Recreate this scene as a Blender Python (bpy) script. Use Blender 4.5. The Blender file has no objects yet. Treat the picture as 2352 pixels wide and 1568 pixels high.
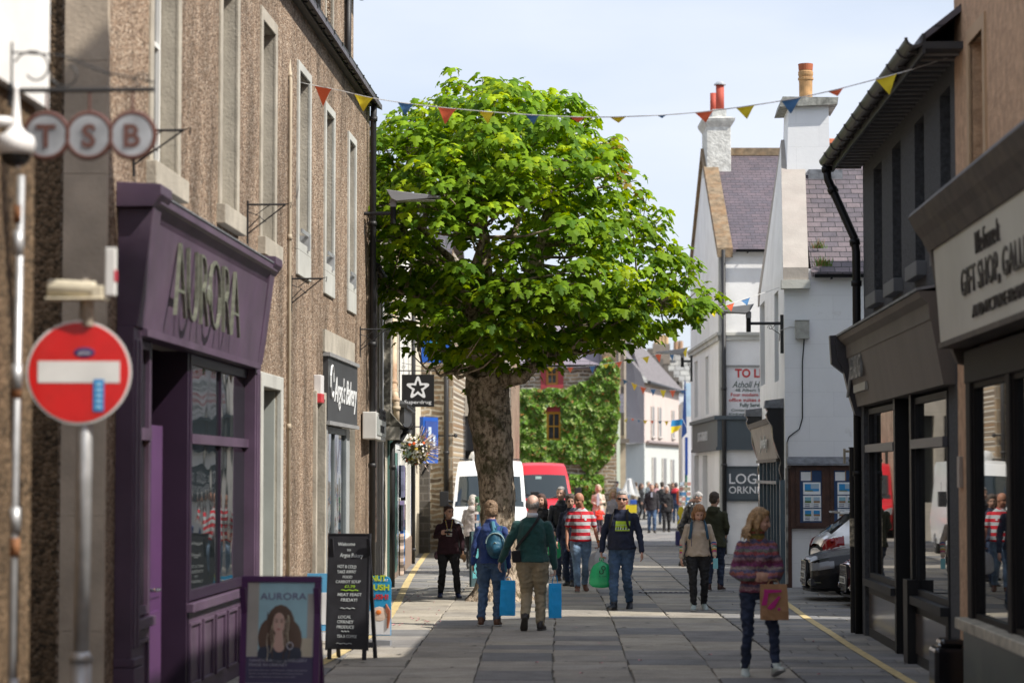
import bpy, bmesh, math, random
import numpy as np
from mathutils import Vector, Matrix, noise as mnoise
random.seed(7); np.random.seed(7)
SC = bpy.context.scene; COL = SC.collection
# ---------------------------------------------------------------- camera
CAMZ = 2.07; FPX = 5553.3; YAW = math.radians(2.31); PIT = math.radians(3.16)
cd = bpy.data.cameras.new("camera"); cam = bpy.data.objects.new("camera", cd); COL.objects.link(cam)
cam.location = (0, 0, CAMZ); cam.rotation_euler = (math.pi/2 + PIT, 0, YAW)
cd.lens = 85; cd.sensor_width = 36; cd.clip_end = 4000; cd.clip_start = .2
cd.dof.use_dof = True; cd.dof.focus_distance = 38.5; cd.dof.aperture_fstop = 1.8
SC.camera = cam
CR = cam.rotation_euler.to_matrix()
# ---------------------------------------------------------------- light
SUNV = Vector((1.0, -0.41, 1.2)).normalized()          # towards the sun
SUNEL = math.asin(SUNV.z); SUNAZ = math.atan2(SUNV.x, SUNV.y)
w = bpy.data.worlds.new("World"); SC.world = w; w.use_nodes = True
nt = w.node_tree; nt.nodes.clear(); N = nt.nodes.new; L = nt.links.new
out = N('ShaderNodeOutputWorld'); bg = N('ShaderNodeBackground'); L(bg.outputs[0], out.inputs[0])
sky = N('ShaderNodeTexSky'); sky.sky_type = 'NISHITA'; sky.sun_disc = False
sky.sun_elevation = SUNEL; sky.sun_rotation = SUNAZ; sky.air_density = 1.0; sky.dust_density = 1.5; sky.ozone_density = 1.5
tc = N('ShaderNodeTexCoord'); mp = N('ShaderNodeMapping'); mp.inputs['Scale'].default_value = (2.6, 2.6, 9)
n1 = N('ShaderNodeTexNoise'); n1.inputs['Scale'].default_value = 1.7; n1.inputs['Detail'].default_value = 5; n1.inputs['Roughness'].default_value = .5
rp = N('ShaderNodeValToRGB'); rp.color_ramp.elements[0].position = .3; rp.color_ramp.elements[1].position = .75
rp.color_ramp.elements[0].color = (.5, .5, .5, 1); rp.color_ramp.elements[1].color = (.98, .96, .96, 1)
mx = N('ShaderNodeMix'); mx.data_type = 'RGBA'; mx.inputs['B'].default_value = (5.5, 5.9, 6.75, 1)
L(tc.outputs['Generated'], mp.inputs[0]); L(mp.outputs[0], n1.inputs['Vector']); L(n1.outputs[0], rp.inputs[0])
L(rp.outputs[0], mx.inputs['Factor']); L(sky.outputs[0], mx.inputs['A']); L(mx.outputs['Result'], bg.inputs[0])
bg.inputs[1].default_value = 0.112
sl = bpy.data.lights.new("sun", 'SUN'); sl.energy = 4.3; sl.angle = math.radians(.55); sl.color = (1, .945, .86)
so = bpy.data.objects.new("sun", sl); COL.objects.link(so); so.rotation_euler = SUNV.to_track_quat('Z', 'Y').to_euler(); so.location = (20, -10, 40)
SC.view_settings.view_transform = 'Standard'; SC.view_settings.look = 'None'; SC.view_settings.gamma = 1
SC.view_settings.exposure = 0.52; SC.view_settings.use_curve_mapping = False
SC.render.engine = 'CYCLES'
try:
    SC.cycles.use_denoising = True; SC.cycles.denoiser = 'OPENIMAGEDENOISE'
    SC.cycles.max_bounces = 7; SC.cycles.diffuse_bounces = 4; SC.cycles.glossy_bounces = 4; SC.cycles.transparent_max_bounces = 6
    SC.cycles.caustics_reflective = False; SC.cycles.caustics_refractive = False
except Exception: pass
# ---------------------------------------------------------------- measuring the place: a sight line through a photo point
def ray(u, v):
    return CR @ Vector(((u-1176)/FPX, -(v-784)/FPX, -1))
def RY(u, v, Y):
    d = ray(u, v); t = Y/d.y; return Vector((d.x*t, Y, CAMZ+d.z*t))
def RG(u, v, z=0.0):
    d = ray(u, v); t = (z-CAMZ)/d.z; return Vector((d.x*t, d.y*t, z))
class Frame:
    """local x along the wall, local y into the wall, z up"""
    def __init__(s, x, y, deg):
        s.o = Vector((x, y, 0)); a = math.radians(deg); s.deg = deg; s.a = a
        s.dx = Vector((math.cos(a), math.sin(a), 0)); s.dy = Vector((-math.sin(a), math.cos(a), 0))
    def px(s, u, v, off=0.0):
        d = ray(u, v); c = Vector((0, 0, CAMZ)); o = s.o - s.dy*off
        t = (o-c).dot(s.dy)/d.dot(s.dy); p = c+d*t-s.o
        return p.dot(s.dx), p.z
    def w(s, x, y, z=0): return s.o + s.dx*x + s.dy*y + Vector((0, 0, z))
# ---------------------------------------------------------------- object helpers
def thing(name, label, cat, loc=(0, 0, 0), rz=0, group=None, kind=None):
    o = bpy.data.objects.new(name, None); COL.objects.link(o); o.empty_display_size = .2
    o.location = loc; o.rotation_euler = (0, 0, rz); o['label'] = label; o['category'] = cat
    if group: o['group'] = group
    if kind: o['kind'] = kind
    return o
def tag(o, label, cat, group=None, kind=None):
    o['label'] = label; o['category'] = cat
    if group: o['group'] = group
    if kind: o['kind'] = kind
    return o
def struct(o): o['kind'] = 'structure'; return o
def clone(o, parent=None):
    c = o.copy(); COL.objects.link(c); c.parent = parent
    for ch in list(o.children): clone(ch, c)
    return c
class MB:
    def __init__(s): s.v = []; s.f = []; s.mi = []; s.m = 0; s.cols = None
    def add(s, vs, fs):
        b = len(s.v); s.v += [tuple(p) for p in vs]
        for f in fs: s.f.append(tuple(b+i for i in f)); s.mi.append(s.m)
        return s
    def box(s, x0, x1, y0, y1, z0, z1):
        if x0 > x1: x0, x1 = x1, x0
        if y0 > y1: y0, y1 = y1, y0
        if z0 > z1: z0, z1 = z1, z0
        v = [(x, y, z) for z in (z0, z1) for y in (y0, y1) for x in (x0, x1)]
        return s.add(v, [(0, 2, 3, 1), (4, 5, 7, 6), (0, 1, 5, 4), (2, 6, 7, 3), (0, 4, 6, 2), (1, 3, 7, 5)])
    def quad(s, a, b, c, d): return s.add([a, b, c, d], [(0, 1, 2, 3)])
    def prism(s, poly, a0, a1, ax='y'):
        """poly in the two other axes: ax y -> (x,z), ax x -> (y,z), ax z -> (x,y)"""
        def P(p, a): return {'y': (p[0], a, p[1]), 'x': (a, p[0], p[1]), 'z': (p[0], p[1], a)}[ax]
        n = len(poly); v = [P(p, a0) for p in poly]+[P(p, a1) for p in poly]
        f = [tuple(range(n)), tuple(range(2*n-1, n-1, -1))]+[(i, i+n, (i+1) % n+n, (i+1) % n) for i in range(n)]
        return s.add(v, f)
    def loft(s, rings, closed=True, caps=True):
        n = len(rings[0]); v = [p for r in rings for p in r]; f = []
        for k in range(len(rings)-1):
            for i in range(n if closed else n-1):
                j = (i+1) % n; f.append((k*n+i, k*n+j, (k+1)*n+j, (k+1)*n+i))
        if caps: f.append(tuple(range(n-1, -1, -1))); f.append(tuple((len(rings)-1)*n+i for i in range(n)))
        return s.add(v, f)
    def tube(s, pts, r, n=8, caps=True, rnd=False):
        pts = [Vector(p) for p in pts]
        if not isinstance(r, (list, tuple)): r = [r]*len(pts)
        if rnd:
            d0 = (pts[0]-pts[1]).normalized(); d1 = (pts[-1]-pts[-2]).normalized()
            P = [pts[0]+d0*r[0]*.85, pts[0]+d0*r[0]*.5]+pts+[pts[-1]+d1*r[-1]*.5, pts[-1]+d1*r[-1]*.85]
            R = [r[0]*.45, r[0]*.84]+list(r)+[r[-1]*.84, r[-1]*.45]; pts, r = P, R
        rings = []; up = None
        for i, p in enumerate(pts):
            d = (pts[min(i+1, len(pts)-1)]-pts[max(i-1, 0)])
            d = d.normalized() if d.length > 1e-9 else Vector((0, 0, 1))
            if up is None:
                up = Vector((0, 0, 1)) if abs(d.z) < .9 else Vector((1, 0, 0))
            a = d.cross(up); a = a.normalized() if a.length > 1e-6 else Vector((1, 0, 0)); b = a.cross(d).normalized(); up = b
            rings.append([p+a*math.cos(t)*r[i]+b*math.sin(t)*r[i] for t in [2*math.pi*k/n for k in range(n)]])
        return s.loft(rings, True, caps)
    def cyl(s, x, y, z0, z1, r, r2=None, n=16):
        return s.tube([(x, y, z0), (x, y, z1)], [r, r if r2 is None else r2], n)
    def lathe(s, x, y, prof, n=20):
        return s.loft([[(x+r*math.cos(2*math.pi*k/n), y+r*math.sin(2*math.pi*k/n), z) for k in range(n)] for z, r in prof])
    def ell(s, c, r, nu=14, nv=9, rot=None):
        if not isinstance(r, (list, tuple)): r = (r, r, r)
        rings = []
        for i in range(1, nv):
            a = math.pi*i/nv; q = []
            for k in range(nu):
                t = 2*math.pi*k/nu; p = Vector((r[0]*math.sin(a)*math.cos(t), r[1]*math.sin(a)*math.sin(t), -r[2]*math.cos(a)))
                if rot: p = rot @ p
                q.append(p+Vector(c))
            rings.append(q)
        b0 = Vector((0, 0, -r[2])); b1 = Vector((0, 0, r[2]))
        if rot: b0 = rot @ b0; b1 = rot @ b1
        m = len(rings); v = [p for q in rings for p in q]+[b0+Vector(c), b1+Vector(c)]; f = []
        for k in range(m-1):
            for i in range(nu):
                j = (i+1) % nu; f.append((k*nu+i, k*nu+j, (k+1)*nu+j, (k+1)*nu+i))
        for i in range(nu):
            j = (i+1) % nu; f.append((m*nu, j, i)); f.append((m*nu+1, (m-1)*nu+i, (m-1)*nu+j))
        return s.add(v, f)
    def grid(s, fn, nu, nv, matfn=None):
        b = len(s.v)
        for j in range(nv+1):
            for i in range(nu+1): s.v.append(tuple(fn(i/nu, j/nv)))
        for j in range(nv):
            for i in range(nu):
                a = b+j*(nu+1)+i; s.f.append((a, a+1, a+nu+2, a+nu+1)); s.mi.append(matfn((i+.5)/nu, (j+.5)/nv) if matfn else s.m)
        return s
    def text(s, txt, x, z, h, w=None, y=0, dep=.008, align='C', shear=0, bold=0, rz=0):
        """letters standing in the x-z plane, facing -y; h = capital height"""
        c = bpy.data.curves.new('t', 'FONT'); c.body = txt; c.size = 1; c.extrude = 0; c.offset = bold; c.shear = shear; c.resolution_u = 3
        o = bpy.data.objects.new('t', c); COL.objects.link(o)
        me = bpy.data.meshes.new_from_object(o.evaluated_get(bpy.context.evaluated_depsgraph_get()))
        vs = [v.co.copy() for v in me.vertices]; fs = [tuple(p.vertices) for p in me.polygons]
        es = {}
        for f in fs:
            for i in range(len(f)):
                e = (f[i], f[(i+1) % len(f)]); es[e] = 1
        if vs:
            x0 = min(v.x for v in vs); x1 = max(v.x for v in vs); cap = .72
            sy = h/cap; sx = sy if w is None else w/(x1-x0); wd = (x1-x0)*sx
            ox = {'C': -wd/2, 'L': 0, 'R': -wd}[align]
            ca, sa = math.cos(rz), math.sin(rz)
            def T(v, yy):
                px = (v.x-x0)*sx+ox; pz = v.y*sy; return (x+px*ca-pz*sa, yy, z+px*sa+pz*ca)
            n = len(vs); V = [T(v, y-dep) for v in vs]+[T(v, y) for v in vs]
            F = [f for f in fs]+[(b, a, a+n, b+n) for (a, b) in es if (b, a) not in es]
            s.add(V, F)
        bpy.data.objects.remove(o); bpy.data.curves.remove(c); bpy.data.meshes.remove(me)
        return s
    def build(s, name, mats, parent=None, smooth=False, bevel=0, loc=None, rz=None):
        me = bpy.data.meshes.new(name); me.from_pydata(s.v, [], s.f)
        if not isinstance(mats, (list, tuple)): mats = [mats]
        for m in mats: me.materials.append(m)
        me.polygons.foreach_set('material_index', s.mi)
        if s.cols is not None:
            at = me.color_attributes.new('Col', 'FLOAT_COLOR', 'CORNER' if len(s.cols) != len(s.v) else 'POINT')
            at.data.foreach_set('color', np.array(s.cols, dtype=np.float32).ravel())
        me.validate(); me.update()
        if smooth: me.polygons.foreach_set('use_smooth', [True]*len(me.polygons))
        o = bpy.data.objects.new(name, me); COL.objects.link(o)
        if parent is not None: o.parent = parent
        if loc is not None: o.location = loc
        if rz is not None: o.rotation_euler = (0, 0, rz)
        if bevel:
            b = o.modifiers.new('b', 'BEVEL'); b.width = bevel; b.segments = 2; b.limit_method = 'ANGLE'; b.angle_limit = .6
        return o
def remesh(mb, name, mats, parent, vox=.01, smooth=3, fold=0, fs=9, fz=.35, seed=0, matfn=None, noisef=None):
    """join the overlapping solids of mb into ONE continuous smooth skin"""
    me = bpy.data.meshes.new('tmp'); me.from_pydata(mb.v, [], mb.f); me.validate()
    bm = bmesh.new(); bm.from_mesh(me); bmesh.ops.recalc_face_normals(bm, faces=bm.faces); bm.to_mesh(me); bm.free()
    o = bpy.data.objects.new('tmp', me); COL.objects.link(o)
    r = o.modifiers.new('r', 'REMESH'); r.mode = 'VOXEL'; r.voxel_size = vox; r.use_smooth_shade = True
    if smooth: q = o.modifiers.new('s', 'SMOOTH'); q.factor = .6; q.iterations = smooth
    res = bpy.data.meshes.new_from_object(o.evaluated_get(bpy.context.evaluated_depsgraph_get()))
    bpy.data.objects.remove(o); bpy.data.meshes.remove(me)
    if fold:
        sv = Vector((seed*3.7, seed*1.3, seed*.9)); res.calc_loop_triangles()
        nv = len(res.vertices); co = np.empty(nv*3); res.vertices.foreach_get('co', co); no = np.empty(nv*3); res.vertices.foreach_get('normal', no)
        co = co.reshape(-1, 3); no = no.reshape(-1, 3)
        for i in range(nv):
            c = co[i]
            k = mnoise.noise(Vector((c[0]*fs, c[1]*fs, c[2]*fs*fz))+sv)
            k2 = mnoise.noise(Vector((c[0]*fs*1.6, c[1]*fs*1.6, c[2]*fs*1.9))+sv*2)
            c += no[i]*(k*.7+k2*.55)*fold
        res.vertices.foreach_set('co', co.ravel())
    if not isinstance(mats, (list, tuple)): mats = [mats]
    res.materials.clear()
    for m in mats: res.materials.append(m)
    if matfn: res.polygons.foreach_set('material_index', [matfn(p.center) for p in res.polygons])
    res.polygons.foreach_set('use_smooth', [True]*len(res.polygons)); res.update()
    ob = bpy.data.objects.new(name, res); res.name = name; COL.objects.link(ob)
    if parent is not None: ob.parent = parent
    return ob
# ---------------------------------------------------------------- materials
def _nm(name):
    m = bpy.data.materials.new(name); m.use_nodes = True; t = m.node_tree; return m, t, t.nodes.new, t.links.new, t.nodes['Principled BSDF']
def _rgba(c): return (c[0], c[1], c[2], 1)
def _ramp(N, stops, mode='LINEAR'):
    r = N('ShaderNodeValToRGB'); r.color_ramp.interpolation = mode; e = r.color_ramp.elements
    e[0].position = stops[0][0]; e[0].color = _rgba(stops[0][1]); e[1].position = stops[-1][0]; e[1].color = _rgba(stops[-1][1])
    for p, c in stops[1:-1]: q = e.new(p); q.color = _rgba(c)
    return r
def _noise(N, L, vec, sc, det=5, ro=.55):
    n = N('ShaderNodeTexNoise'); n.inputs['Scale'].default_value = sc; n.inputs['Detail'].default_value = det; n.inputs['Roughness'].default_value = ro
    if vec is not None: L(vec, n.inputs['Vector'])
    return n
def mat(name, col, rough=.7, var=.18, vs=2.5, bump=0, bs=60, metal=0, spec=.5, col2=None, stretch=None, coat=0, dirt=0, dcol=(.12, .1, .08), sheen=0):
    m, t, N, L, b = _nm(name)
    tc = N('ShaderNodeTexCoord'); vec = tc.outputs['Object']
    if stretch: mp = N('ShaderNodeMapping'); mp.inputs['Scale'].default_value = stretch; L(vec, mp.inputs[0]); vec = mp.outputs[0]
    n = _noise(N, L, vec, vs)
    c2 = col2 or tuple(min(1, c*(1-var*1.4)) for c in col); c1 = tuple(min(1, c*(1+var*.7)) for c in col) if not col2 else col
    r = _ramp(N, [(.32, c2), (.68, c1)]); L(n.outputs[0], r.inputs[0]); colout = r.outputs[0]
    if dirt:
        n2 = _noise(N, L, vec, vs*.35, 8, .7); r2 = _ramp(N, [(.48, (0, 0, 0)), (.75, (dirt, dirt, dirt))]); L(n2.outputs[0], r2.inputs[0])
        mm = N('ShaderNodeMix'); mm.data_type = 'RGBA'; L(r2.outputs[0], mm.inputs['Factor']); L(colout, mm.inputs['A']); mm.inputs['B'].default_value = _rgba(dcol); colout = mm.outputs['Result']
    L(colout, b.inputs['Base Color'])
    b.inputs['Roughness'].default_value = rough; b.inputs['Metallic'].default_value = metal; b.inputs['Specular IOR Level'].default_value = spec
    if coat: b.inputs['Coat Weight'].default_value = coat; b.inputs['Coat Roughness'].default_value = .04
    if sheen: b.inputs['Sheen Weight'].default_value = sheen
    if bump:
        n3 = _noise(N, L, tc.outputs['Object'], bs, 4); bp = N('ShaderNodeBump'); bp.inputs['Strength'].default_value = bump; bp.inputs['Distance'].default_value = .02
        L(n3.outputs[0], bp.inputs['Height']); L(bp.outputs[0], b.inputs['Normal'])
    return m
def pebble(name, cols, sc=28, bump=.8, big=.25):
    m, t, N, L, b = _nm(name); tc = N('ShaderNodeTexCoord')
    v = N('ShaderNodeTexVoronoi'); v.inputs['Scale'].default_value = sc; L(tc.outputs['Object'], v.inputs['Vector'])
    sp = N('ShaderNodeSeparateColor'); L(v.outputs['Color'], sp.inputs[0])
    k = len(cols); r = _ramp(N, [(i/(k-1)*.9+.03, c) for i, c in enumerate(cols)]); L(sp.outputs[0], r.inputs[0])
    mq = N('ShaderNodeMapping'); mq.inputs['Scale'].default_value = (1.6, 1.6, .45); L(tc.outputs['Object'], mq.inputs[0]); n = _noise(N, L, mq.outputs[0], 1.0, 8, .68); r2 = _ramp(N, [(.3, (1-big*1.7,)*3), (.62, (1+big*.4,)*3)]); L(n.outputs[0], r2.inputs[0])
    mm = N('ShaderNodeMix'); mm.data_type = 'RGBA'; mm.blend_type = 'MULTIPLY'; mm.inputs['Factor'].default_value = 1; L(r.outputs[0], mm.inputs['A']); L(r2.outputs[0], mm.inputs['B'])
    L(mm.outputs['Result'], b.inputs['Base Color']); b.inputs['Roughness'].default_value = .85; b.inputs['Specular IOR Level'].default_value = .3
    bp = N('ShaderNodeBump'); bp.invert = True; bp.inputs['Strength'].default_value = bump; bp.inputs['Distance'].default_value = .02; L(v.outputs['Distance'], bp.inputs['Height']); L(bp.outputs[0], b.inputs['Normal'])
    return m
def bricks(name, ax, c1, c2, mortar, bw, rh, ms=.01, rough=.8, bump=.5, warp=.0, varn=.3, offs=.5, extra=None, nsc=1.2, bias=0):
    """coursed masonry, slates or blocks in the plane ax ('xz','yz','xy')"""
    m, t, N, L, b = _nm(name); tc = N('ShaderNodeTexCoord'); sp = N('ShaderNodeSeparateXYZ'); cb = N('ShaderNodeCombineXYZ')
    L(tc.outputs['Object'], sp.inputs[0]); L(sp.outputs['XYZ'.index(ax[0].upper())], cb.inputs[0]); L(sp.outputs['XYZ'.index(ax[1].upper())], cb.inputs[1])
    vec = cb.outputs[0]
    if warp:
        n0 = _noise(N, L, vec, 2.2, 3); vm = N('ShaderNodeVectorMath'); vm.operation = 'MULTIPLY_ADD'; vm.inputs[1].default_value = (warp, warp, 0); L(n0.outputs['Color'], vm.inputs[0]); L(vec, vm.inputs[2]); vec = vm.outputs[0]
    br = N('ShaderNodeTexBrick'); br.offset = offs; L(vec, br.inputs['Vector']); br.inputs['Scale'].default_value = 1
    br.inputs['Color1'].default_value = _rgba(c1); br.inputs['Color2'].default_value = _rgba(c2); br.inputs['Mortar'].default_value = _rgba(mortar)
    br.inputs['Brick Width'].default_value = bw; br.inputs['Row Height'].default_value = rh; br.inputs['Mortar Size'].default_value = ms; br.inputs['Mortar Smooth'].default_value = .3; br.inputs['Bias'].default_value = bias
    n = _noise(N, L, vec, nsc, 8, .68); r2 = _ramp(N, [(.3, (1-varn,)*3), (.7, (1+varn*.5,)*3)]); L(n.outputs[0], r2.inputs[0])
    mm = N('ShaderNodeMix'); mm.data_type = 'RGBA'; mm.blend_type = 'MULTIPLY'; mm.inputs['Factor'].default_value = 1; L(br.outputs[0], mm.inputs['A']); L(r2.outputs[0], mm.inputs['B']); co = mm.outputs['Result']
    if extra:
        n2 = _noise(N, L, vec, extra[1], 9, .75); r3 = _ramp(N, [(extra[2], (0, 0, 0)), (extra[2]+.08, (extra[3],)*3)]); L(n2.outputs[0], r3.inputs[0])
        m2 = N('ShaderNodeMix'); m2.data_type = 'RGBA'; L(r3.outputs[0], m2.inputs['Factor']); L(co, m2.inputs['A']); m2.inputs['B'].default_value = _rgba(extra[0]); co = m2.outputs['Result']
    L(co, b.inputs['Base Color']); b.inputs['Roughness'].default_value = rough
    n4 = _noise(N, L, vec, 14, 4); ad = N('ShaderNodeMath'); ad.operation = 'MULTIPLY_ADD'; L(n4.outputs[0], ad.inputs[0]); ad.inputs[1].default_value = .5
    iv = N('ShaderNodeMath'); iv.operation = 'SUBTRACT'; iv.inputs[0].default_value = 1; L(br.outputs['Fac'], iv.inputs[1]); L(iv.outputs[0], ad.inputs[2])
    bp = N('ShaderNodeBump'); bp.inputs['Strength'].default_value = bump; bp.inputs['Distance'].default_value = .02; L(ad.outputs[0], bp.inputs['Height']); L(bp.outputs[0], b.inputs['Normal'])
    return m
def attrmat(name, rough=.8, nsc=40, nv=.25, bump=.3, spec=.4, transl=0, second=None):
    m, t, N, L, b = _nm(name); a = N('ShaderNodeAttribute'); a.attribute_name = 'Col'; tc = N('ShaderNodeTexCoord')
    n = _noise(N, L, tc.outputs['Object'], nsc, 6, .7); r2 = _ramp(N, [(.3, (1-nv,)*3), (.7, (1+nv*.6,)*3)]); L(n.outputs[0], r2.inputs[0])
    mm = N('ShaderNodeMix'); mm.data_type = 'RGBA'; mm.blend_type = 'MULTIPLY'; mm.inputs['Factor'].default_value = 1; L(a.outputs[0], mm.inputs['A']); L(r2.outputs[0], mm.inputs['B']); co = mm.outputs['Result']
    if second:
        n5 = _noise(N, L, tc.outputs['Object'], second, 8, .7); r5 = _ramp(N, [(.35, (.72,)*3), (.65, (1.12,)*3)]); L(n5.outputs[0], r5.inputs[0])
        m5 = N('ShaderNodeMix'); m5.data_type = 'RGBA'; m5.blend_type = 'MULTIPLY'; m5.inputs['Factor'].default_value = 1; L(co, m5.inputs['A']); L(r5.outputs[0], m5.inputs['B']); co = m5.outputs['Result']
    L(co, b.inputs['Base Color']); b.inputs['Roughness'].default_value = rough; b.inputs['Specular IOR Level'].default_value = spec
    if bump:
        bp = N('ShaderNodeBump'); bp.inputs['Strength'].default_value = bump; bp.inputs['Distance'].default_value = .01; L(n.outputs[0], bp.inputs['Height']); L(bp.outputs[0], b.inputs['Normal'])
    if transl:
        tr = N('ShaderNodeBsdfTranslucent'); hs = N('ShaderNodeHueSaturation'); hs.inputs['Value'].default_value = 1.5; hs.inputs['Saturation'].default_value = 1.1; hs.inputs['Hue'].default_value = .48
        L(co, hs.inputs['Color']); L(hs.outputs[0], tr.inputs[0]); ms = N('ShaderNodeMixShader'); ms.inputs[0].default_value = transl
        L(b.outputs[0], ms.inputs[1]); L(tr.outputs[0], ms.inputs[2]); L(ms.outputs[0], t.nodes['Material Output'].inputs[0])
    return m
def bands(name, z0, cols, h, wob=0, rough=.85, mixn=.0):
    """horizontal knitted or printed bands, h metres each, repeating from z0"""
    m, t, N, L, b = _nm(name); tc = N('ShaderNodeTexCoord'); sp = N('ShaderNodeSeparateXYZ'); L(tc.outputs['Object'], sp.inputs[0])
    z = sp.outputs[2]
    if wob:
        n = _noise(N, L, tc.outputs['Object'], 22, 4); a = N('ShaderNodeMath'); a.operation = 'MULTIPLY_ADD'; L(n.outputs[0], a.inputs[0]); a.inputs[1].default_value = wob; L(z, a.inputs[2]); z = a.outputs[0]
    q = N('ShaderNodeMath'); q.operation = 'SUBTRACT'; L(z, q.inputs[0]); q.inputs[1].default_value = z0
    d = N('ShaderNodeMath'); d.operation = 'DIVIDE'; L(q.outputs[0], d.inputs[0]); d.inputs[1].default_value = h*len(cols)
    fr = N('ShaderNodeMath'); fr.operation = 'FRACT'; L(d.outputs[0], fr.inputs[0])
    r = _ramp(N, [(i/len(cols), c) for i, c in enumerate(cols)], 'CONSTANT'); L(fr.outputs[0], r.inputs[0]); co = r.outputs[0]
    if mixn:
        n2 = _noise(N, L, tc.outputs['Object'], 60, 3); r2 = _ramp(N, [(.3, (1-mixn,)*3), (.7, (1+mixn,)*3)]); L(n2.outputs[0], r2.inputs[0])
        mm = N('ShaderNodeMix'); mm.data_type = 'RGBA'; mm.blend_type = 'MULTIPLY'; mm.inputs['Factor'].default_value = 1; L(co, mm.inputs['A']); L(r2.outputs[0], mm.inputs['B']); co = mm.outputs['Result']
        bp = N('ShaderNodeBump'); bp.inputs['Strength'].default_value = .6; bp.inputs['Distance'].default_value = .01; L(n2.outputs[0], bp.inputs['Height']); L(bp.outputs[0], b.inputs['Normal'])
    L(co, b.inputs['Base Color']); b.inputs['Roughness'].default_value = rough
    return m
def glassy(name, col=(.02, .024, .026), rough=.03, wave=.0, ior=1.5, clear=0):
    m, t, N, L, b = _nm(name); b.inputs['Base Color'].default_value = _rgba(col); b.inputs['Roughness'].default_value = rough; b.inputs['IOR'].default_value = ior
    b.inputs['Specular IOR Level'].default_value = .6
    if wave:
        tc = N('ShaderNodeTexCoord'); n = _noise(N, L, tc.outputs['Object'], 1.6, 1); bp = N('ShaderNodeBump'); bp.inputs['Strength'].default_value = wave; bp.inputs['Distance'].default_value = .05
        L(n.outputs[0], bp.inputs['Height']); L(bp.outputs[0], b.inputs['Normal'])
    if clear:
        tr = N('ShaderNodeBsdfTransparent'); tr.inputs[0].default_value = (.8, .84, .82, 1); gl = N('ShaderNodeBsdfGlossy'); gl.inputs['Roughness'].default_value = .02
        fr = N('ShaderNodeFresnel'); fr.inputs[0].default_value = 1.5; ms = N('ShaderNodeMixShader'); L(fr.outputs[0], ms.inputs[0]); L(tr.outputs[0], ms.inputs[1]); L(gl.outputs[0], ms.inputs[2])
        L(ms.outputs[0], t.nodes['Material Output'].inputs[0])
    return m
PLN = {}
def plain(col, rough=.6, metal=0, var=.1):
    k = (tuple(round(c, 3) for c in col), rough, metal)
    if k not in PLN: PLN[k] = mat('paint', col, rough, var, 3, metal=metal)
    return PLN[k]
PEB = pebble('pebbledash', [(.10, .068, .045), (.20, .135, .09), (.27, .185, .125), (.31, .215, .145), (.40, .30, .215), (.5, .41, .32)], 46, .7, .42)
PEBD = pebble('shaded_pebbledash', [(.05, .035, .02), (.12, .08, .045), (.16, .105, .06), (.22, .15, .09)], 36, .7, .3)  # end wall's shade put into the colour as a darker pebbledash
PEACH = mat('peach_harling', (.56, .36, .22), .9, .2, 7, 1.0, 16)
STONE = mat('dressed_stone', (.44, .40, .33), .8, .16, 3, .35, 30, dirt=.4, dcol=(.2, .17, .13))
QUOIN = mat('grey_stone', (.52, .43, .33), .85, .2, 2, .3, 25, dirt=.3)
PALES = mat('pale_painted_stone', (.50, .50, .46), .75, .12, 1.5, .2, 20, dirt=.25, dcol=(.25, .23, .18))
WHITE = mat('white_render', (.84, .84, .83), .8, .06, 1.2, .25, 14, dirt=.28, dcol=(.42, .38, .32))
WHITEB = bricks('white_block_render', 'xz', (.83, .84, .85), (.80, .81, .825), (.70, .71, .72), .9, .45, .004, .75, .25, 0, .07, .5, ((.45, .42, .36), 1.1, .60, .35), .5)
ROUGHC = mat('white_roughcast', (.74, .74, .72), .9, .15, 20, 1, 30, dirt=.2)
CREAM = mat('cream_stone', (.66, .60, .48), .8, .1, 2, .3, 15, dirt=.3, dcol=(.4, .33, .24))
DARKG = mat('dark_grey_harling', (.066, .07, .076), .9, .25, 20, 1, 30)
DGREY = mat('dark_grey_paint', (.04, .043, .047), .5, .1)
BLACK = mat('black_paint', (.009, .009, .01), .45, .1, spec=.25)
IRON = mat('black_iron', (.02, .02, .022), .5, .2, 20, .2, 80)
LEAD = mat('lead_flashing', (.17, .18, .2), .5, .3, 9, .2, 20, dirt=.3, dcol=(.5, .5, .5))
GALV = mat('galvanised_steel', (.50, .51, .52), .45, .15, 8, 0, metal=.55)
PURP = mat('purple_paint', (.10, .062, .104), .45, .22, 2, .06, 30, dirt=.35, dcol=(.13, .11, .125))
PURPD = mat('dark_purple_paint', (.03, .014, .034), .4, .12, 2)
GLASS = glassy('window_glass', (.015, .02, .022), .03, .12)
GLASSF = glassy('flat_shop_glass', (.012, .014, .016), .015, 0, 1.9)
GLASSL = glassy('old_window_glass', (.05, .055, .06), .05, .25)
WPNT = mat('white_paint', (.75, .76, .75), .45, .05)
UPVC = mat('white_window_frame', (.8, .8, .78), .4, .04)
SLATE = bricks('purple_slate', 'xz', (.14, .108, .125), (.10, .086, .105), (.035, .03, .035), .25, .088, .006, .6, .9, .004, .25, .5, None, 2)
SLATE2 = bricks('mottled_slate', 'xz', (.17, .135, .145), (.10, .085, .10), (.03, .028, .03), .27, .108, .008, .6, 1, .02, .35, .5, ((.32, .3, .26), 1.6, .62, .5), 3)
SLATEG = bricks('pale_stone_slates', 'xz', (.34, .34, .32), (.25, .25, .245), (.12, .12, .115), .6, .35, .03, .8, .8, .02, .3, .5, None, 2)
SLATED = bricks('dark_slate', 'xz', (.12, .11, .125), (.09, .085, .1), (.04, .04, .045), .4, .2, .012, .6, .6, .01, .2, .5, None, 2)
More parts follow.
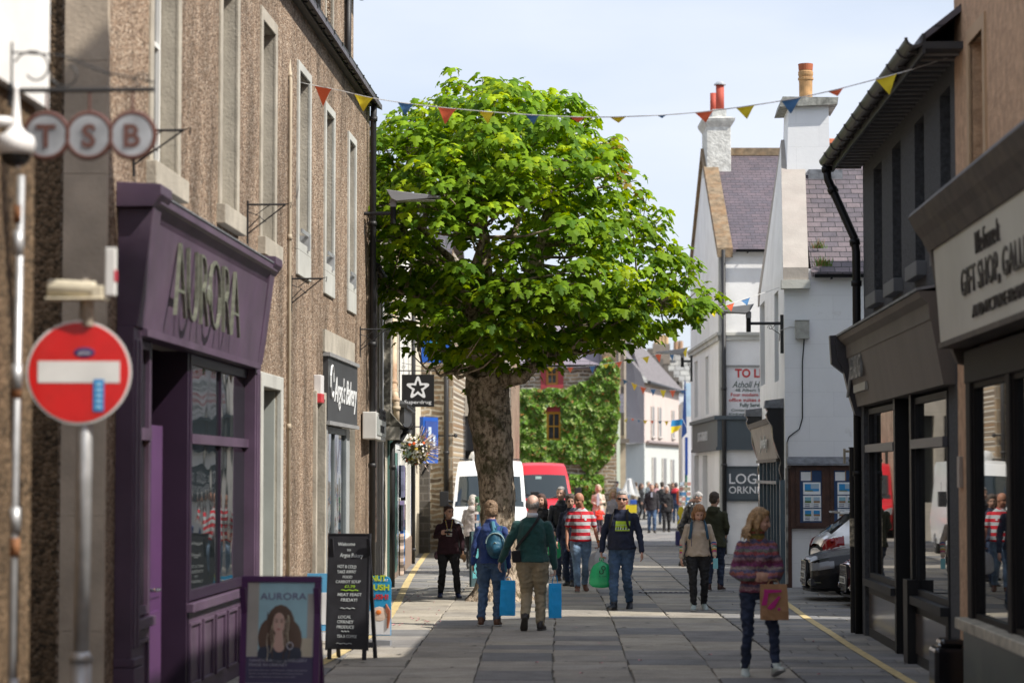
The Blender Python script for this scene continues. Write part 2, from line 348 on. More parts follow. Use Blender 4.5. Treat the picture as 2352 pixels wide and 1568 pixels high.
RUBBLE = bricks('stone_rubble', 'xz', (.44, .33, .21), (.15, .115, .085), (.56, .51, .42), .46, .14, .03, .9, 1, .2, .45, .37, ((.34, .18, .07), 2.2, .57, .65), 5)
SKEW = mat('lichened_stone', (.24, .18, .115), .9, .3, 6, .5, 20, dirt=.6, dcol=(.28, .13, .04))
# ================================================================ the ground
def ground():
    m = MB(); m.add([(-160, -60, -.03), (160, -60, -.03), (160, 700, -.03), (-160, 700, -.03)], [(0, 1, 2, 3)])
    struct(m.build('ground', mat('ground_mortar', (.17, .155, .13), .95, .3, 6, .5, 40)))
    rnd = random.Random(3); m = MB(); m.cols = []
    def slab(p, c, z):
        b = len(m.v); g = .5
        cx = sum(q[0] for q in p)/4; cy = sum(q[1] for q in p)/4
        top = [(q[0]+(cx-q[0])*0, q[1], z) for q in p]; bot = [(q[0], q[1], -.05) for q in p]
        # small worn edge
        ins = []
        for q in p:
            dx, dy = cx-q[0], cy-q[1]; ins.append((q[0]+max(-.012, min(.012, dx)), q[1]+max(-.012, min(.012, dy)), z))
        edge = [(q[0], q[1], z-.007) for q in p]
        m.add(ins+edge+bot, [(0, 1, 2, 3)]+[(4+i, 4+(i+1) % 4, (i+1) % 4, i) for i in range(4)]+[(8+i, 8+(i+1) % 4, 4+(i+1) % 4, 4+i) for i in range(4)])
        m.cols += [(c[0], c[1], c[2], 1)]*12
    def colr(kind):
        if kind == 0:
            r = rnd.random()
            b = rnd.choice([(.37, .335, .28), (.41, .37, .305), (.33, .30, .255), (.36, .33, .285)]) if r < .7 else (rnd.choice([(.23, .22, .21), (.20, .197, .195), (.27, .255, .235)]) if r < .93 else (.40, .36, .29))
        else: b = rnd.choice([(.22, .215, .205), (.26, .25, .23), (.2, .2, .203), (.31, .29, .255), (.235, .23, .228)])
        k = rnd.uniform(.9, 1.1); return tuple(x*k for x in b)
    def sx(x, y): return x-.0255*(y-24)+.03*math.sin(y*.21+x)
    def lane(x0, x1, y0, y1, l0, l1, kind, gx=.006):
        y = y0+rnd.uniform(-.6, 0)
        while y < y1:
            ln = rnd.uniform(l0, l1) if rnd.random() > .18 else rnd.uniform(l0*.4, l0*.7)
            e = min(y+ln, y1); t = rnd.uniform(-.02, .02); gj = rnd.uniform(.006, .02)
            j = [rnd.uniform(-.012, .014) for _ in range(4)]; slab([(sx(x0, y)+gx+j[0], y+gj), (sx(x1, y)-gx+j[1], y+gj+t), (sx(x1, e)-gx+j[2], e+t*.5), (sx(x0, e)+gx+j[3], e)], colr(kind), rnd.uniform(-.004, .004)); y = e
    xs = [-2.16, -1.35, -.53, .28, 1.13, 1.95]
    for i in range(5): lane(xs[i], xs[i+1], -2, 150, .55, 1.35, 0)
    lane(-2.95, -2.16, -2, 43.5, .7, 1.5, 0); lane(-3.8, -2.95, -2, 43.5, .6, 1.3, 0); lane(-5.0, -3.8, -2, 43.5, .6, 1.3, 0)
    def rows(x0f, x1f, y0, y1, h0, h1, w0, w1, kind):
        y = y0
        while y < y1:
            h = rnd.uniform(h0, h1); a, b = x0f(y), x1f(y); x = a+rnd.uniform(-.6, 0)
            while x < b:
                q = x+rnd.uniform(w0, w1); l = max(x, a); r = min(q, b)
                if r-l > .1: slab([(l+.006, y+.008), (r-.006, y+.008), (r-.006, y+h-.004), (l+.006, y+h-.004)], colr(kind), rnd.uniform(-.003, .003))
                x = q
            y += h
    rows(lambda y: sx(1.95, y)+.01, lambda y: 4.3+(8 if y > 31.5 and y < 46 else 0), -2, 46, .3, .52, .7, 1.6, 1)
    rows(lambda y: sx(1.95, y)+.01, lambda y: 4.6, 46, 150, .32, .6, .8, 1.8, 1)
    rows(lambda y: -7.2-.02*(y-43), lambda y: sx(-2.16, y)-.01, 43.5, 90, .3, .6, .7, 1.7, 1)
    rows(lambda y: -6, lambda y: sx(-2.16, y)-.01, 90, 150, .6, .9, 1, 1.9, 0)
    o = m.build('street_paving', attrmat('flagstone', .82, 55, .42, .5, .35, second=1.6)); struct(o)
    # painted lines
    yl = mat('yellow_line_paint', (.60, .47, .22), .8, .2, 12, dirt=.8, dcol=(.3, .25, .16))
    def line(pts, wd, name, z=.009):
        P = [RG(u, v) for u, v in pts]; Q = []
        for i in range(len(P)-1):
            n = 14
            for k in range(n):
                t = k/n; p0 = P[max(i-1, 0)]; p1 = P[i]; p2 = P[i+1]; p3 = P[min(i+2, len(P)-1)]
                Q.append(.5*((2*p1)+(-p0+p2)*t+(2*p0-5*p1+4*p2-p3)*t*t+(-p0+3*p1-3*p2+p3)*t**3))
        Q.append(P[-1]); v = []; f = []
        for i, q in enumerate(Q):
            d = (Q[min(i+1, len(Q)-1)]-Q[max(i-1, 0)]); d = Vector((d.x, d.y, 0)).normalized(); n = Vector((d.y, -d.x, 0)); k = 1+.14*mnoise.noise(q*1.7)+.1*mnoise.noise(q*7)
            v += [q-n*wd*k/2+Vector((0, 0, z)), q+n*wd*k/2+Vector((0, 0, z))]
            if i: f.append((2*i-2, 2*i-1, 2*i+1, 2*i))
        mb = MB(); mb.add(v, f); struct(mb.build(name, yl))
    line([(1700, 1330), (1760, 1352), (1810, 1388), (1850, 1417), (1905, 1452), (1960, 1488), (2090, 1566), (2320, 1700)], .11, 'road_marking')
    line([(560, 1620), (731, 1527), (794, 1493), (867, 1446), (909, 1391), (941, 1328), (972, 1281), (993, 1257), (1010, 1238)], .13, 'road_marking')
    # drain covers and grates
    for i, (u, v, wx, wy, lb) in enumerate([(1545, 1253, 1.7, .5, 'long iron drainage grate set in the paving behind the people'), (1650, 1295, 1.1, .35, 'iron drainage grate in the paving near the second white house'), (1530, 1360, 1.0, .3, 'worn drain cover between the man in sunglasses and the woman in beige'), (1765, 1385, .55, .35, 'small square drain cover behind the woman in the knitted jumper')]):
        p = RG(u, v); m = MB(); nb = int(wx/.09)
        m.box(-wx/2, wx/2, -wy/2, wy/2, .002, .008)
        m.m = 1
        for k in range(nb): x = -wx/2+.045+k*.09; m.box(x-.03, x+.02, -wy/2+.03, wy/2-.03, .008, .016)
        tag(m.build('drain_cover', [IRON, mat('worn_iron', (.16, .15, .15), .6, .3, 20)], loc=p), lb, 'drain cover', 'drain covers in the paving')
    # petals and litter
    rr = random.Random(5)
    m = MB()
    for k in range(46):
        p = RG(rr.uniform(880, 1010), rr.uniform(1360, 1440)) if k < 34 else RG(rr.uniform(1100, 1900), rr.uniform(1330, 1560))
        a = rr.uniform(0, 6); s = rr.uniform(.015, .035)
        m.quad(*[(p.x+s*math.cos(a+j*1.57), p.y+s*math.sin(a+j*1.57), .012+.012*(j % 2)) for j in range(4)])
    tag(m.build('fallen_petals', mat('pink_petal', (.6, .25, .28), .7)), 'scattered pink petals fallen on the paving', 'petals', kind='stuff')
ground()
def spots():
    rr = random.Random(77); m = MB()
    for k in range(420):
        x = rr.uniform(-4, 3.6); y = rr.uniform(16, 80); r = rr.uniform(.012, .04); m.add([(x+r*rr.uniform(.7, 1.2)*math.cos(a), y+r*1.3*rr.uniform(.7, 1.2)*math.sin(a), .0085) for a in [j*.785 for j in range(8)]], [tuple(range(8))])
    tag(m.build('chewing_gum_spots', mat('gum_and_stains', (.07, .065, .06), .8, .5, 3)), 'small dark stains and gum spots trodden into the paving', 'stains', kind='stuff')
spots()
# ================================================================ building helpers
def rects(mb, x0, x1, z0, z1, ops, y=0, dep=.2, rm=None):
    """front skin with holes and their reveals; ops = [(a,b,c,d)]"""
    xs = sorted({x0, x1}|{q for o in ops for q in (o[0], o[1])}); zs = sorted({z0, z1}|{q for o in ops for q in (o[2], o[3])})
    xs = [x for x in xs if x0 <= x <= x1]; zs = [z for z in zs if z0 <= z <= z1]
    for i in range(len(xs)-1):
        for j in range(len(zs)-1):
            cx, cz = (xs[i]+xs[i+1])/2, (zs[j]+zs[j+1])/2
            if any(a < cx < b and c < cz < d for a, b, c, d in ops): continue
            mb.quad((xs[i], y, zs[j]), (xs[i+1], y, zs[j]), (xs[i+1], y, zs[j+1]), (xs[i], y, zs[j+1]))
    m0 = mb.m
    for a, b, c, d in ops:
        e = y+dep; mb.m = m0 if rm is None else rm
        mb.quad((a, y, c), (a, y, d), (a, e, d), (a, e, c)); mb.quad((b, y, c), (b, e, c), (b, e, d), (b, y, d))
        mb.quad((a, y, d), (b, y, d), (b, e, d), (a, e, d)); mb.quad((a, y, c), (a, e, c), (b, e, c), (b, y, c))
    mb.m = m0
def win(par, x0, x1, z0, z1, y, fr=None, gl=None, bars=(1, 1), fw=.05, name='window', label=None):
    """a window: frame with its pane as sub-part; bars = (vertical, horizontal) glazing bars"""
    fr = fr or UPVC; gl = gl or GLASS; m = MB()
    m.box(x0, x0+fw, y-.03, y+.04, z0, z1); m.box(x1-fw, x1, y-.03, y+.04, z0, z1); m.box(x0+fw, x1-fw, y-.028, y+.038, z0, z0+fw); m.box(x0+fw, x1-fw, y-.028, y+.038, z1-fw, z1)
    for k in range(bars[0]): x = x0+(x1-x0)*(k+1)/(bars[0]+1); m.box(x-.014, x+.014, y-.02, y+.03, z0+fw, z1-fw)
    for k in range(bars[1]): z = z0+(z1-z0)*(k+1)/(bars[1]+1); m.box(x0+fw, x1-fw, y-.024, y+.034, z-.022, z+.022)
    o = m.build(name, fr, par)
    if label: o['label'] = label
    g = MB(); g.quad((x0+fw, y+.005, z0+fw), (x1-fw, y+.005, z0+fw), (x1-fw, y+.005, z1-fw), (x0+fw, y+.005, z1-fw)); g.build('pane', gl, o)
    return o
def surround(mb, a, b, c, d, w=.12, pr=.03, y=0, sill=True):
    mb.box(a-w, a, y-pr, y+.02, c-(w if sill else 0), d+w); mb.box(b, b+w, y-pr, y+.02, c-(w if sill else 0), d+w); mb.box(a, b, y-pr, y+.02, d, d+w)
    if sill: mb.box(a, b, y-pr, y+.02, c-w, c)
def gutter(par, x0, x1, y, z, r=.07, mt=None, step=.9, name='gutter'):
    mt = mt or IRON; m = MB(); n = 9
    for k in range(int((x1-x0)/step)+1):
        xa = x0+k*step; xb = min(xa+step, x1)
        if xb-xa < .02: break
        def arc(x, rr): return [(x, y+rr*math.cos(math.pi+math.pi*i/n), z+rr*math.sin(math.pi+math.pi*i/n)) for i in range(n+1)]+[(x, y+(rr-.012)*math.cos(2*math.pi-math.pi*i/n), z+(rr-.012)*math.sin(2*math.pi-math.pi*i/n)) for i in range(n+1)]
        m.loft([arc(xa, r), arc(xb, r)])
        m.loft([arc(xb-.05, r+.014), arc(xb, r+.014)]); m.box(xa+.3, xa+.33, y-.02, y+r+.1, z-r-.02, z-r+.004)
    return m.build(name, mt, par, smooth=False)
def downpipe(par, pts, r=.045, mt=None, name='downpipe'):
    mt = mt or IRON; m = MB(); m.tube(pts, r, 10); P = [Vector(p) for p in pts]
    for a, b in zip(P, P[1:]):
        n = max(1, int((b-a).length/1.8)); d = (b-a).normalized()
        for k in range(n): q = a+(b-a)*((k+.15)/n); m.tube([q, q+d*.07], r*1.28, 10)
    return m.build(name, mt, par, smooth=True)
def shell(mb, x0, x1, dep, z0, z1, front=False):
    """sides, back and top of a plain block behind the facade skin"""
    mb.quad((x0, 0, z0), (x0, dep, z0), (x0, dep, z1), (x0, 0, z1)); mb.quad((x1, 0, z0), (x1, 0, z1), (x1, dep, z1), (x1, dep, z0))
    mb.quad((x0, dep, z0), (x1, dep, z0), (x1, dep, z1), (x0, dep, z1)); mb.quad((x0, 0, z1), (x1, 0, z1), (x1, dep, z1), (x0, dep, z1))
def liner(mb, x0, x1, z0, z1, y):
    mb.quad((x0, y, z0), (x1, y, z0), (x1, y, z1), (x0, y, z1))
def roofmesh(par, x0, x1, y0, y1, ze, zr, mt, ov=.1, name='roof', th=.08):
    ym = (y0+y1)/2; m = MB(); s = (zr-ze)/(ym-y0)
    m.prism([(y0-ov, ze-ov*s), (ym, zr), (y1+ov, ze-ov*s), (y1+ov, ze-ov*s-th), (ym, zr-th), (y0-ov, ze-ov*s-th)], x0, x1, 'x')
    return m.build(name, mt, par)
def scroll_bracket(w=.6, h=.35, r=.008):
    m = MB(); m.tube([(0, 0, 0), (w, 0, 0)], r, 6); m.tube([(0, 0, .03), (0, 0, -h)], r, 6); m.tube([(w*.95, 0, 0), (0, 0, -h*.9)], r*.8, 6)
    m.tube([(.3*w, 0, 0), (.05*w, 0, -.4*h), (.5*w, 0, -.35*h)], r*.6, 5); return m
# ================================================================ left side of the street
FB = Frame(-3.92, 18.5, 89.69)        # long pebbledashed terrace, x = distance down the street
FRT = Frame(3.357, 32.0, -89.69)      # right side, x runs back towards the camera
FL = Frame(-3.87, 38.6, 92.7)         # shops beyond the terrace
def fthing(F, name, label, cat, x=0, y=0, z=0, group=None): return thing(name, label, cat, F.w(x, y, z), F.a, group)
def terrace():
    t = fthing(FB, 'pebbledashed_terrace', 'long brown pebbledashed terrace with tall stone-framed windows above the purple shop', 'building')
    P = lambda u, v, off=0: FB.px(u, v, off)
    ops = []
    for (ul, ur, vt, vb) in [(343, 400, None, 372), (503, 538, None, 470), (597, 626, 40, 545), (681.5, 706, 157, 553), (744, 762, 250, 603), (798, 812, 318, 648)]:
        a = P(ul, 800)[0]; b = P(ur, 800)[0]; d = P(ul, vt)[1] if vt else 7.1; c = P(ul, vb)[1]; ops.append((a, b, c, d))
    dors = [(8.15, 9.55, 0, 3.05), (12.9, 13.75, 0, P(684, 905)[1]), (14.45, 17.75, 0, 3.35)]
    gl = [(.55, 7.45, 0, 3.2)]
    m = MB(); H = 7.95; rects(m, 0, 19.75, 0, H, ops+dors+gl, 0, .2, 3); shell(m, 0, 19.75, 7, 0, H)
    m.m = 1; liner(m, 0, 19.75, 0, 3.4, .9); liner(m, 0, 19.75, 4.3, H-.2, .45)
    m.m = 2
    for k in range(9): h = .88; m.box(-.035, .05, -.035, .30, k*h, k*h+h-.004)     # corner stones
    m.build('wall', [PEB, plain((.02, .018, .016), .9), QUOIN, STONE], t)
    for i, (a, b, c, d) in enumerate(ops):
        sm = MB(); w = .13
        if i < 3:
            surround(sm, a, b, c, d, .14, .025, sill=False); sm.box(a-.2, b+.2, -.09, .03, c-.2, c)
        else: surround(sm, a, b, c, d, .11, .03, sill=True); sm.box(a-.11, b+.11, -.032, .02, c-.42, c-.11)
        o = win(t, a+.02, b-.02, c+.01, d-.01, .17, bars=(0, 1)); sm.build('surround', STONE if i < 3 else PALES, o, bevel=.008)
        if i >= 3:
            br = MB(); br.box(a+.1, b-.1, -.05, -.03, c+.12, c+.17); br.box(b-.28, b-.2, -.06, .1, c-.05, c+.14); br.build('bracket', GALV, o)
    gutter(t, -.2, 19.0, -.13, 7.97, .075)
    hd = MB(); hd.box(0, 19.2, -.1, .02, 7.86, 7.99); hd.build('eaves_board', IRON, t)
    roofmesh(t, -.05, 19.7, -.1, 7, 8.0, 9.6, SLATED)
    # cream pipe and lintels
    x = P(657, 1100)[0]; downpipe(t, [(x, -.03, 0), (x, -.03, P(657, 180)[1]), (x+.2, .02, P(657, 180)[1]+.3)], .022, plain((.45, .38, .28), .7), 'cable_pipe')
    for (a, b, c, d), lb in zip(dors[:2], ('doorway with pale grey painted stone surround', 'narrow stone doorway with stained lintel')):
        o = MB(); surround(o, a, b, c, d, .16 if a < 9 else .1, .05, sill=False); 
        q = o.build('doorway', PALES if a < 9 else STONE, t, bevel=.01); q['label'] = lb
        dm = MB(); dm.box(a, b, .5, .56, 0, d); dm.m = 1; dm.box(a+.02, b-.02, .46, .5, d-.5, d-.1)
        for z0, z1 in ((.25, .95), (1.1, 2.0)): dm.box(a+.15, b-.15, .47, .5, z0, z1)
        dm.build('door', [plain((.05, .05, .045), .5), plain((.09, .085, .07), .5)], q)
        if a < 9:
            f = MB(); f.box(a, a+.03, .05, .5, 0, d); f.box(b-.05, b-.001, .03, .48, 0, d-.01); f.build('reveal_panel', mat('sage_grey_paint', (.42, .45, .42), .6, .06, dirt=.2), q)
    # taller rear wing that shows above the eaves
    m = MB(); x0, x1 = 13.6, 20.2; H2 = 9.85; ops2 = [(P(800, 20, -.35)[0]-.1, P(812, 20, -.35)[0]+.5, 7.9, 9.6)]
    rects(m, x0, x1, 7.2, H2, [(16.5, 17.3, 8.55, H2-.25)], .32, .15); m.quad((x1, .32, 5), (x1, 3.5, 5), (x1, 3.5, H2), (x1, .32, H2)); m.quad((x0, .32, 7), (x0, .32, H2), (x0, 3.5, H2), (x0, 3.5, 7)); m.box(x0, x1, .34, 3.5, H2-.02, H2)
    m.quad((19.75, .32, 5), (x1, .32, 5), (x1, .32, 7.3), (19.75, .32, 7.3))
    m.build('rear_wing_wall', PEB, t)
    sm = MB(); surround(sm, 16.5, 17.3, 8.55, H2-.25, .1, .02, y=.32, sill=True); o = win(t, 16.52, 17.28, 8.56, H2-.26, .45, bars=(0, 1)); sm.build('surround', STONE, o)
    gutter(t, x0-.3, x1+.1, .2, H2, .075); roofmesh(t, x0, x1, .2, 4, H2+.05, H2+1.4, SLATED, name='rear_wing_roof')
    downpipe(t, [(15.1, .26, 8.15), (15.1, .26, 9.8)], .05); downpipe(t, [(18.9, .26, 7.9), (18.9, .26, 9.8)], .05)
    # corner rainwater pipe
    downpipe(t, [(19.3, -.1, 0), (19.3, -.1, 7.6), (19.2, -.12, 7.9)], .05)
    downpipe(t, [(19.62, -.06, 4.3), (19.62, -.06, 7.2)], .035)
    # small alarm box: red and white
    return t
terrace()
def wall_box(F, u, v, off, w, h, d, mats, lb, name, cat, top=None):
    x, z = F.px(u, v, off); t = fthing(F, name, lb, cat, x, -off, z); m = MB(); m.box(-w/2, w/2, 0, d, -h/2, h/2)
    if len(mats) > 1: m.m = 1; m.box(-w/2-.004, w/2+.004, -.004, d, -h/2-.004, -h/6)
    m.build('casing', mats, t, bevel=.01); return t
wall_box(FB, 741, 893, .10, .3, .36, .1, [plain((.75, .73, .72), .4), plain((.55, .05, .06), .4)], 'small red and white alarm box on the wall left of the bakery sign', 'alarm_box', 'alarm box')
def aurora_shop():
    t = fthing(FB, 'purple_shopfront', 'purple painted jewellery shopfront with gilt AURORA lettering on a sloping fascia', 'shopfront', 0, 0, 0)
    a, b = .55, 7.3; zt, zb = 4.30, 3.25
    m = MB(); m.prism([(-.16, zb), (-.26, zt-.2), (.0, zt-.2), (.0, zb)], a+.35, b-.35, 'x'); m.box(a+.3, b-.3, -.19, 0, zb-.06, zb)
    f = m.build('fascia', PURP, t)
    # lettering
    lt = mat('gilt_lettering', (.24, .25, .19), .42, .25, 14, metal=.5); l = MB()
    l.text('AURORA', 3.3, 3.38, .72, 3.4, y=-.255, dep=.03, bold=-.03)
    l.ell((3.35, -.262, 3.7), (.14, .02, .10), 12, 6); l.build('lettering', lt, t)
    c = MB(); c.prism([(0, zt-.2), (-.23, zt-.2), (-.26, zt-.14), (-.3, zt-.08), (-.33, zt-.06), (-.33, zt), (0, zt+.08)], a+.1, b-.1, 'x'); c.build('cornice', PURP, t)
    ld = MB(); ld.prism([(0, zt+.1), (-.34, zt+.005), (-.34, zt+.02), (0, zt+.115)], a+.15, b-.15, 'x'); ld.build('lead_capping', LEAD, t)
    for x in (a, b-.36):
        k = MB(); k.box(x, x+.36, -.14, 0, 0, zb); k.box(x-.02, x+.38, -.17, 0, 0, .55); k.box(x-.02, x+.38, -.17, 0, .56, .62)
        for q in (.06, .2): k.box(x+q, x+q+.07, -.155, -.1, .7, zb-.1)
        k.prism([(0, zb), (-.16, zb), (-.2, zb+.25), (-.27, zt-.25), (-.29, zt-.1), (0, zt-.1)], x+.02, x+.34, 'x'); k.prism([(0, zt-.1), (-.29, zt-.1), (-.36, zt), (-.36, zt+.08), (0, zt+.1)], x-.06, x+.42, 'x')
        k.build('pilaster', PURP, t, bevel=.006)
    # windows and door below
    def panelled(x0, x1, y=-.05):
        s = MB(); s.box(x0, x1, y, .02, 0, .82); s.box(x0-.02, x1+.02, y-.06, .02, .82, .9)
        n = max(1, round((x1-x0)/.75)); w = (x1-x0)/n
        for k in range(n):
            q0, q1 = x0+k*w+.08, x0+(k+1)*w-.08
            s.box(q0, q1, y-.025, y, .14, .17); s.box(q0, q1, y-.025, y, .69, .72); s.box(q0, q0+.03, y-.024, y, .17, .69); s.box(q1-.03, q1, y-.024, y, .17, .69)
        return s
    # angled first window beside the lobby
    w = win(t, a+.38, 1.68, .92, zb-.07, -.03, PURP, GLASS, (0, 0), .07); mm = MB(); mm.box(a+.4, 1.66, -.075, -.02, 2.36, 2.46); mm.build('transom', PURP, w)
    panelled(a+.38, 1.7).build('stall_riser', PURP, t, bevel=.004)
    w = win(t, 3.55, 7.05, .92, zb-.07, -.03, PURPD, GLASS, (1, 0), .09); mm = MB(); mm.box(3.6, 7, -.07, -.02, 2.36, 2.45); mm.build('transom', PURP, w)
    panelled(3.5, 7.08).build('stall_riser', PURP, t, bevel=.004)
    lb = MB(); lb.box(1.7, 1.76, -.05, .9, 0, zb); lb.box(3.45, 3.53, -.05, .9, 0, zb); lb.box(1.76, 3.45, 1.0, 1.05, 0, zb); lb.box(3.53, 3.56, -.06, .6, 0, 2.4); lb.build('lobby_lining', PURPD, t)
    # half-open door facing up the street
    d = MB(); d.box(1.78, 2.62, .02, .075, .04, 2.5); d.box(1.9, 2.5, .0, .02, .2, .9); d.box(1.88, 2.52, .01, .02, 1.02, 2.35)
    do = d.build('door', mat('dark_purple_door', (.10, .035, .12), .35, .1), t)
    h = MB(); h.box(1.82, 1.87, -.02, .02, .92, 1.2); h.tube([(1.845, -.01, 1.1), (1.845, -.08, 1.1), (1.98, -.085, 1.1)], .016, 8); h.build('handle', plain((.6, .6, .62), .2, 1), do)
    # lamps glowing in the window
    for z in (1.3, 1.7, 2.0, 2.25):
        g = MB(); g.ell((1.22, -.045, z), .016, 8, 6); e = bpy.data.materials.get('warm_bulb')
        if not e:
            e = bpy.data.materials.new('warm_bulb'); e.use_nodes = True; p = e.node_tree.nodes['Principled BSDF']; p.inputs['Emission Color'].default_value = (1, .5, .12, 1); p.inputs['Emission Strength'].default_value = 14
        g.build('display_lamp', e, t)
aurora_shop()
def bakery_front():
    t = fthing(FB, 'bakery_shopfront', 'bakery shopfront with a charcoal fascia painted with white script lettering', 'shopfront')
    a, z = FB.px(752, 817, .06); b, _ = FB.px(819.5, 846, .06); zt = z; zb = FB.px(752, 966, .06)[1]
    m = MB(); m.box(a, b, -.07, .0, zb, zt); f = m.build('fascia', mat('charcoal_fascia', (.055, .057, .06), .45, .12, 1.5), t)
    e = MB(); e.box(a-.03, b+.03, -.1, 0, zt, zt+.05); e.box(a-.03, b+.03, -.1, 0, zb-.05, zb); e.build('fascia_trim', plain((.3, .3, .3), .5), t)
    s = MB(); s.box(a-.05, b, -.03, .02, zt+.06, zt+.36); s.build('stone_lintel', STONE, t)
    l = MB(); l.text("Argo's Bakery", (a+b)/2+.25, zb+.28, .36, (b-a)*.76, y=-.075, shear=.35, bold=.0); l.tube([(a+.35+.17*math.cos(k*.7), -.085, zt-.33+.22*math.sin(k*.7)) for k in range(9)], .016, 5); l.build('lettering', WPNT, t)
    w = win(t, a+.25, b-.6, .55, zb-.06, .05, mat('grey_shop_frame', (.22, .25, .26), .45), GLASS, (1, 0), .09)
    q = MB(); q.box(a+.25, b-.6, -.03, .05, 0, .55); q.box(a+.05, a+.25, -.04, .12, 0, zb-.05); q.build('stall_riser', plain((.3, .32, .32), .5), t)
    q = MB(); q.box(b-.6, b-.02, .04, .08, 0, zb-.05); q.build('door', plain((.4, .42, .42), .4), t)
bakery_front()
def iron_bracket(F, u, v, w, h, lb, off=.0):
    x, z = F.px(u, v, off); t = fthing(F, 'sign_bracket', lb, 'bracket', x, -off, z, 'empty iron sign brackets on the pebbledashed wall')
    m = MB(); m.tube([(0, 0, 0), (0, -w, 0)], .012, 6); m.tube([(0, -.01, .04), (0, -.01, -h)], .01, 6); m.tube([(0, -w, 0), (0, -.01, -h*.75)], .008, 6)
    m.tube([(0, -w*.6, 0), (0, -w*.25, -h*.25), (0, -w*.5, -h*.45)], .006, 5); m.tube([(0, -.02, -.08), (0, -w*.35, -h*.3), (0, -.02, -h*.6)], .006, 5); m.tube([(0, -w, 0), (0, -w-.06, .02), (0, -w-.05, -.04)], .006, 5)
    m.build('frame', IRON, t)
iron_bracket(FB, 305, 300, .42, .38, 'thin iron sign bracket above the left end of the purple shop')
iron_bracket(FB, 567, 470, .42, .42, 'iron sign bracket above the right end of the purple fascia')
iron_bracket(FB, 668, 640, .38, .4, 'iron sign bracket between the purple shop and the bakery')
iron_bracket(FL, 826, 756, .4, .42, 'iron sign bracket on the corner above the bakery sign')
def near_left():
    # bank corner nearest the camera: white painted upper wall above pebbledash
    F = Frame(-3.42, -6, 90); t = fthing(F, 'bank_building', 'white painted bank wall at the left edge beside the hanging circles sign', 'building')
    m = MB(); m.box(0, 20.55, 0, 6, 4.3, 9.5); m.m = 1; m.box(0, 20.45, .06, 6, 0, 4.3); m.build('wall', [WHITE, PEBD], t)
    # brown end wall between bank and terrace (set back)
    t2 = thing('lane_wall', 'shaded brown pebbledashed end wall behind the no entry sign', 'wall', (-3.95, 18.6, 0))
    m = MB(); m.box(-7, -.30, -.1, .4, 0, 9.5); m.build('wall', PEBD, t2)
near_left()
def no_entry():
    p = RY(182, 855, 13.9); t = thing('no_entry_sign', 'red and white round no entry sign on a galvanised pole', 'road sign', (p.x, p.y, 0), math.radians(6)); z = p.z; r = .302
    q = MB(); q.tube([(0, .05, 0), (.02, .05, 1.0)], .062, 14); q.tube([(.02, .05, 1.0), (.02, .05, 1.05)], [.075, .048], 14); q.tube([(.02, .05, 1.05), (.035, .05, z+.42)], .045, 14); q.build('pole', GALV, t, smooth=True)
    def disc(m, r, y0, y1, n=48): m.prism([(r*math.cos(2*math.pi*k/n), z+r*math.sin(2*math.pi*k/n)) for k in range(n)], y0, y1)
    d = MB(); disc(d, r, -.012, 0); d.m = 1; disc(d, r*.955, -.016, -.012); d.m = 0; d.box(-.235, .235, -.019, -.016, z-.06, z+.065)
    d.m = 2; d.box(-.06, .25, .0, .02, z+.1, z+.14); d.box(-.06, .25, .0, .02, z-.14, z-.1)
    red = mat('reflective_red', (.62, .012, .01), .28, .1, 6, dirt=.25, dcol=(.35, .05, .02)); do = d.build('disc', [plain((.72, .72, .7), .35), red, GALV], t)
    s = MB(); s.ell((.03, -.018, z+.115), (.062, .003, .03), 16, 6); s.m = 1; s.text('pins', .03, z+.105, .02, .07, y=-.021, shear=.3, dep=.001); s.build('sticker', [plain((.05, .03, .12), .3), WPNT], do)
    s = MB(); s.box(.085, .145, -.021, -.016, z-.225, z-.04); s.m = 1
    for k in range(5): s.ell((.115, -.022, z-.07-.033*k), (.02, .002, .011), 10, 5)
    s.build('sticker', [plain((.02, .25, .6), .3), plain((.3, .6, .85), .3)], do)
    c = thing('security_camera', 'cream tubular security camera on top of the no entry pole', 'camera', (p.x+.02, p.y, z+.42))
    b = MB(); b.tube([(-.2, -.02, .07), (.08, -.03, .055)], .052, 14, rnd=False); b.box(-.21, .14, -.09, .05, -.005, .012); b.box(.06, .13, -.08, -.02, -.0, .08); b.build('housing', mat('cream_plastic', (.62, .56, .42), .5, .2, 5), c, smooth=False, bevel=.01)
    b = MB(); b.box(.14, .2, -.07, -.02, .02, .3); b.m = 1; b.box(.19, .204, -.072, -.018, .1, .17); b.build('antenna_box', [plain((.75, .75, .73), .4), plain((.55, .05, .08), .4)], c, bevel=.006)
    b = MB(); b.tube([(.03, 0, -.15), (.03, 0, .0)], .035, 10); b.tube([(.02, 0, .08), (.02, -.02, .12)], .02, 8); b.build('mount', mat('rusty_mount', (.45, .38, .3), .7, .4, 9), c)
no_entry()
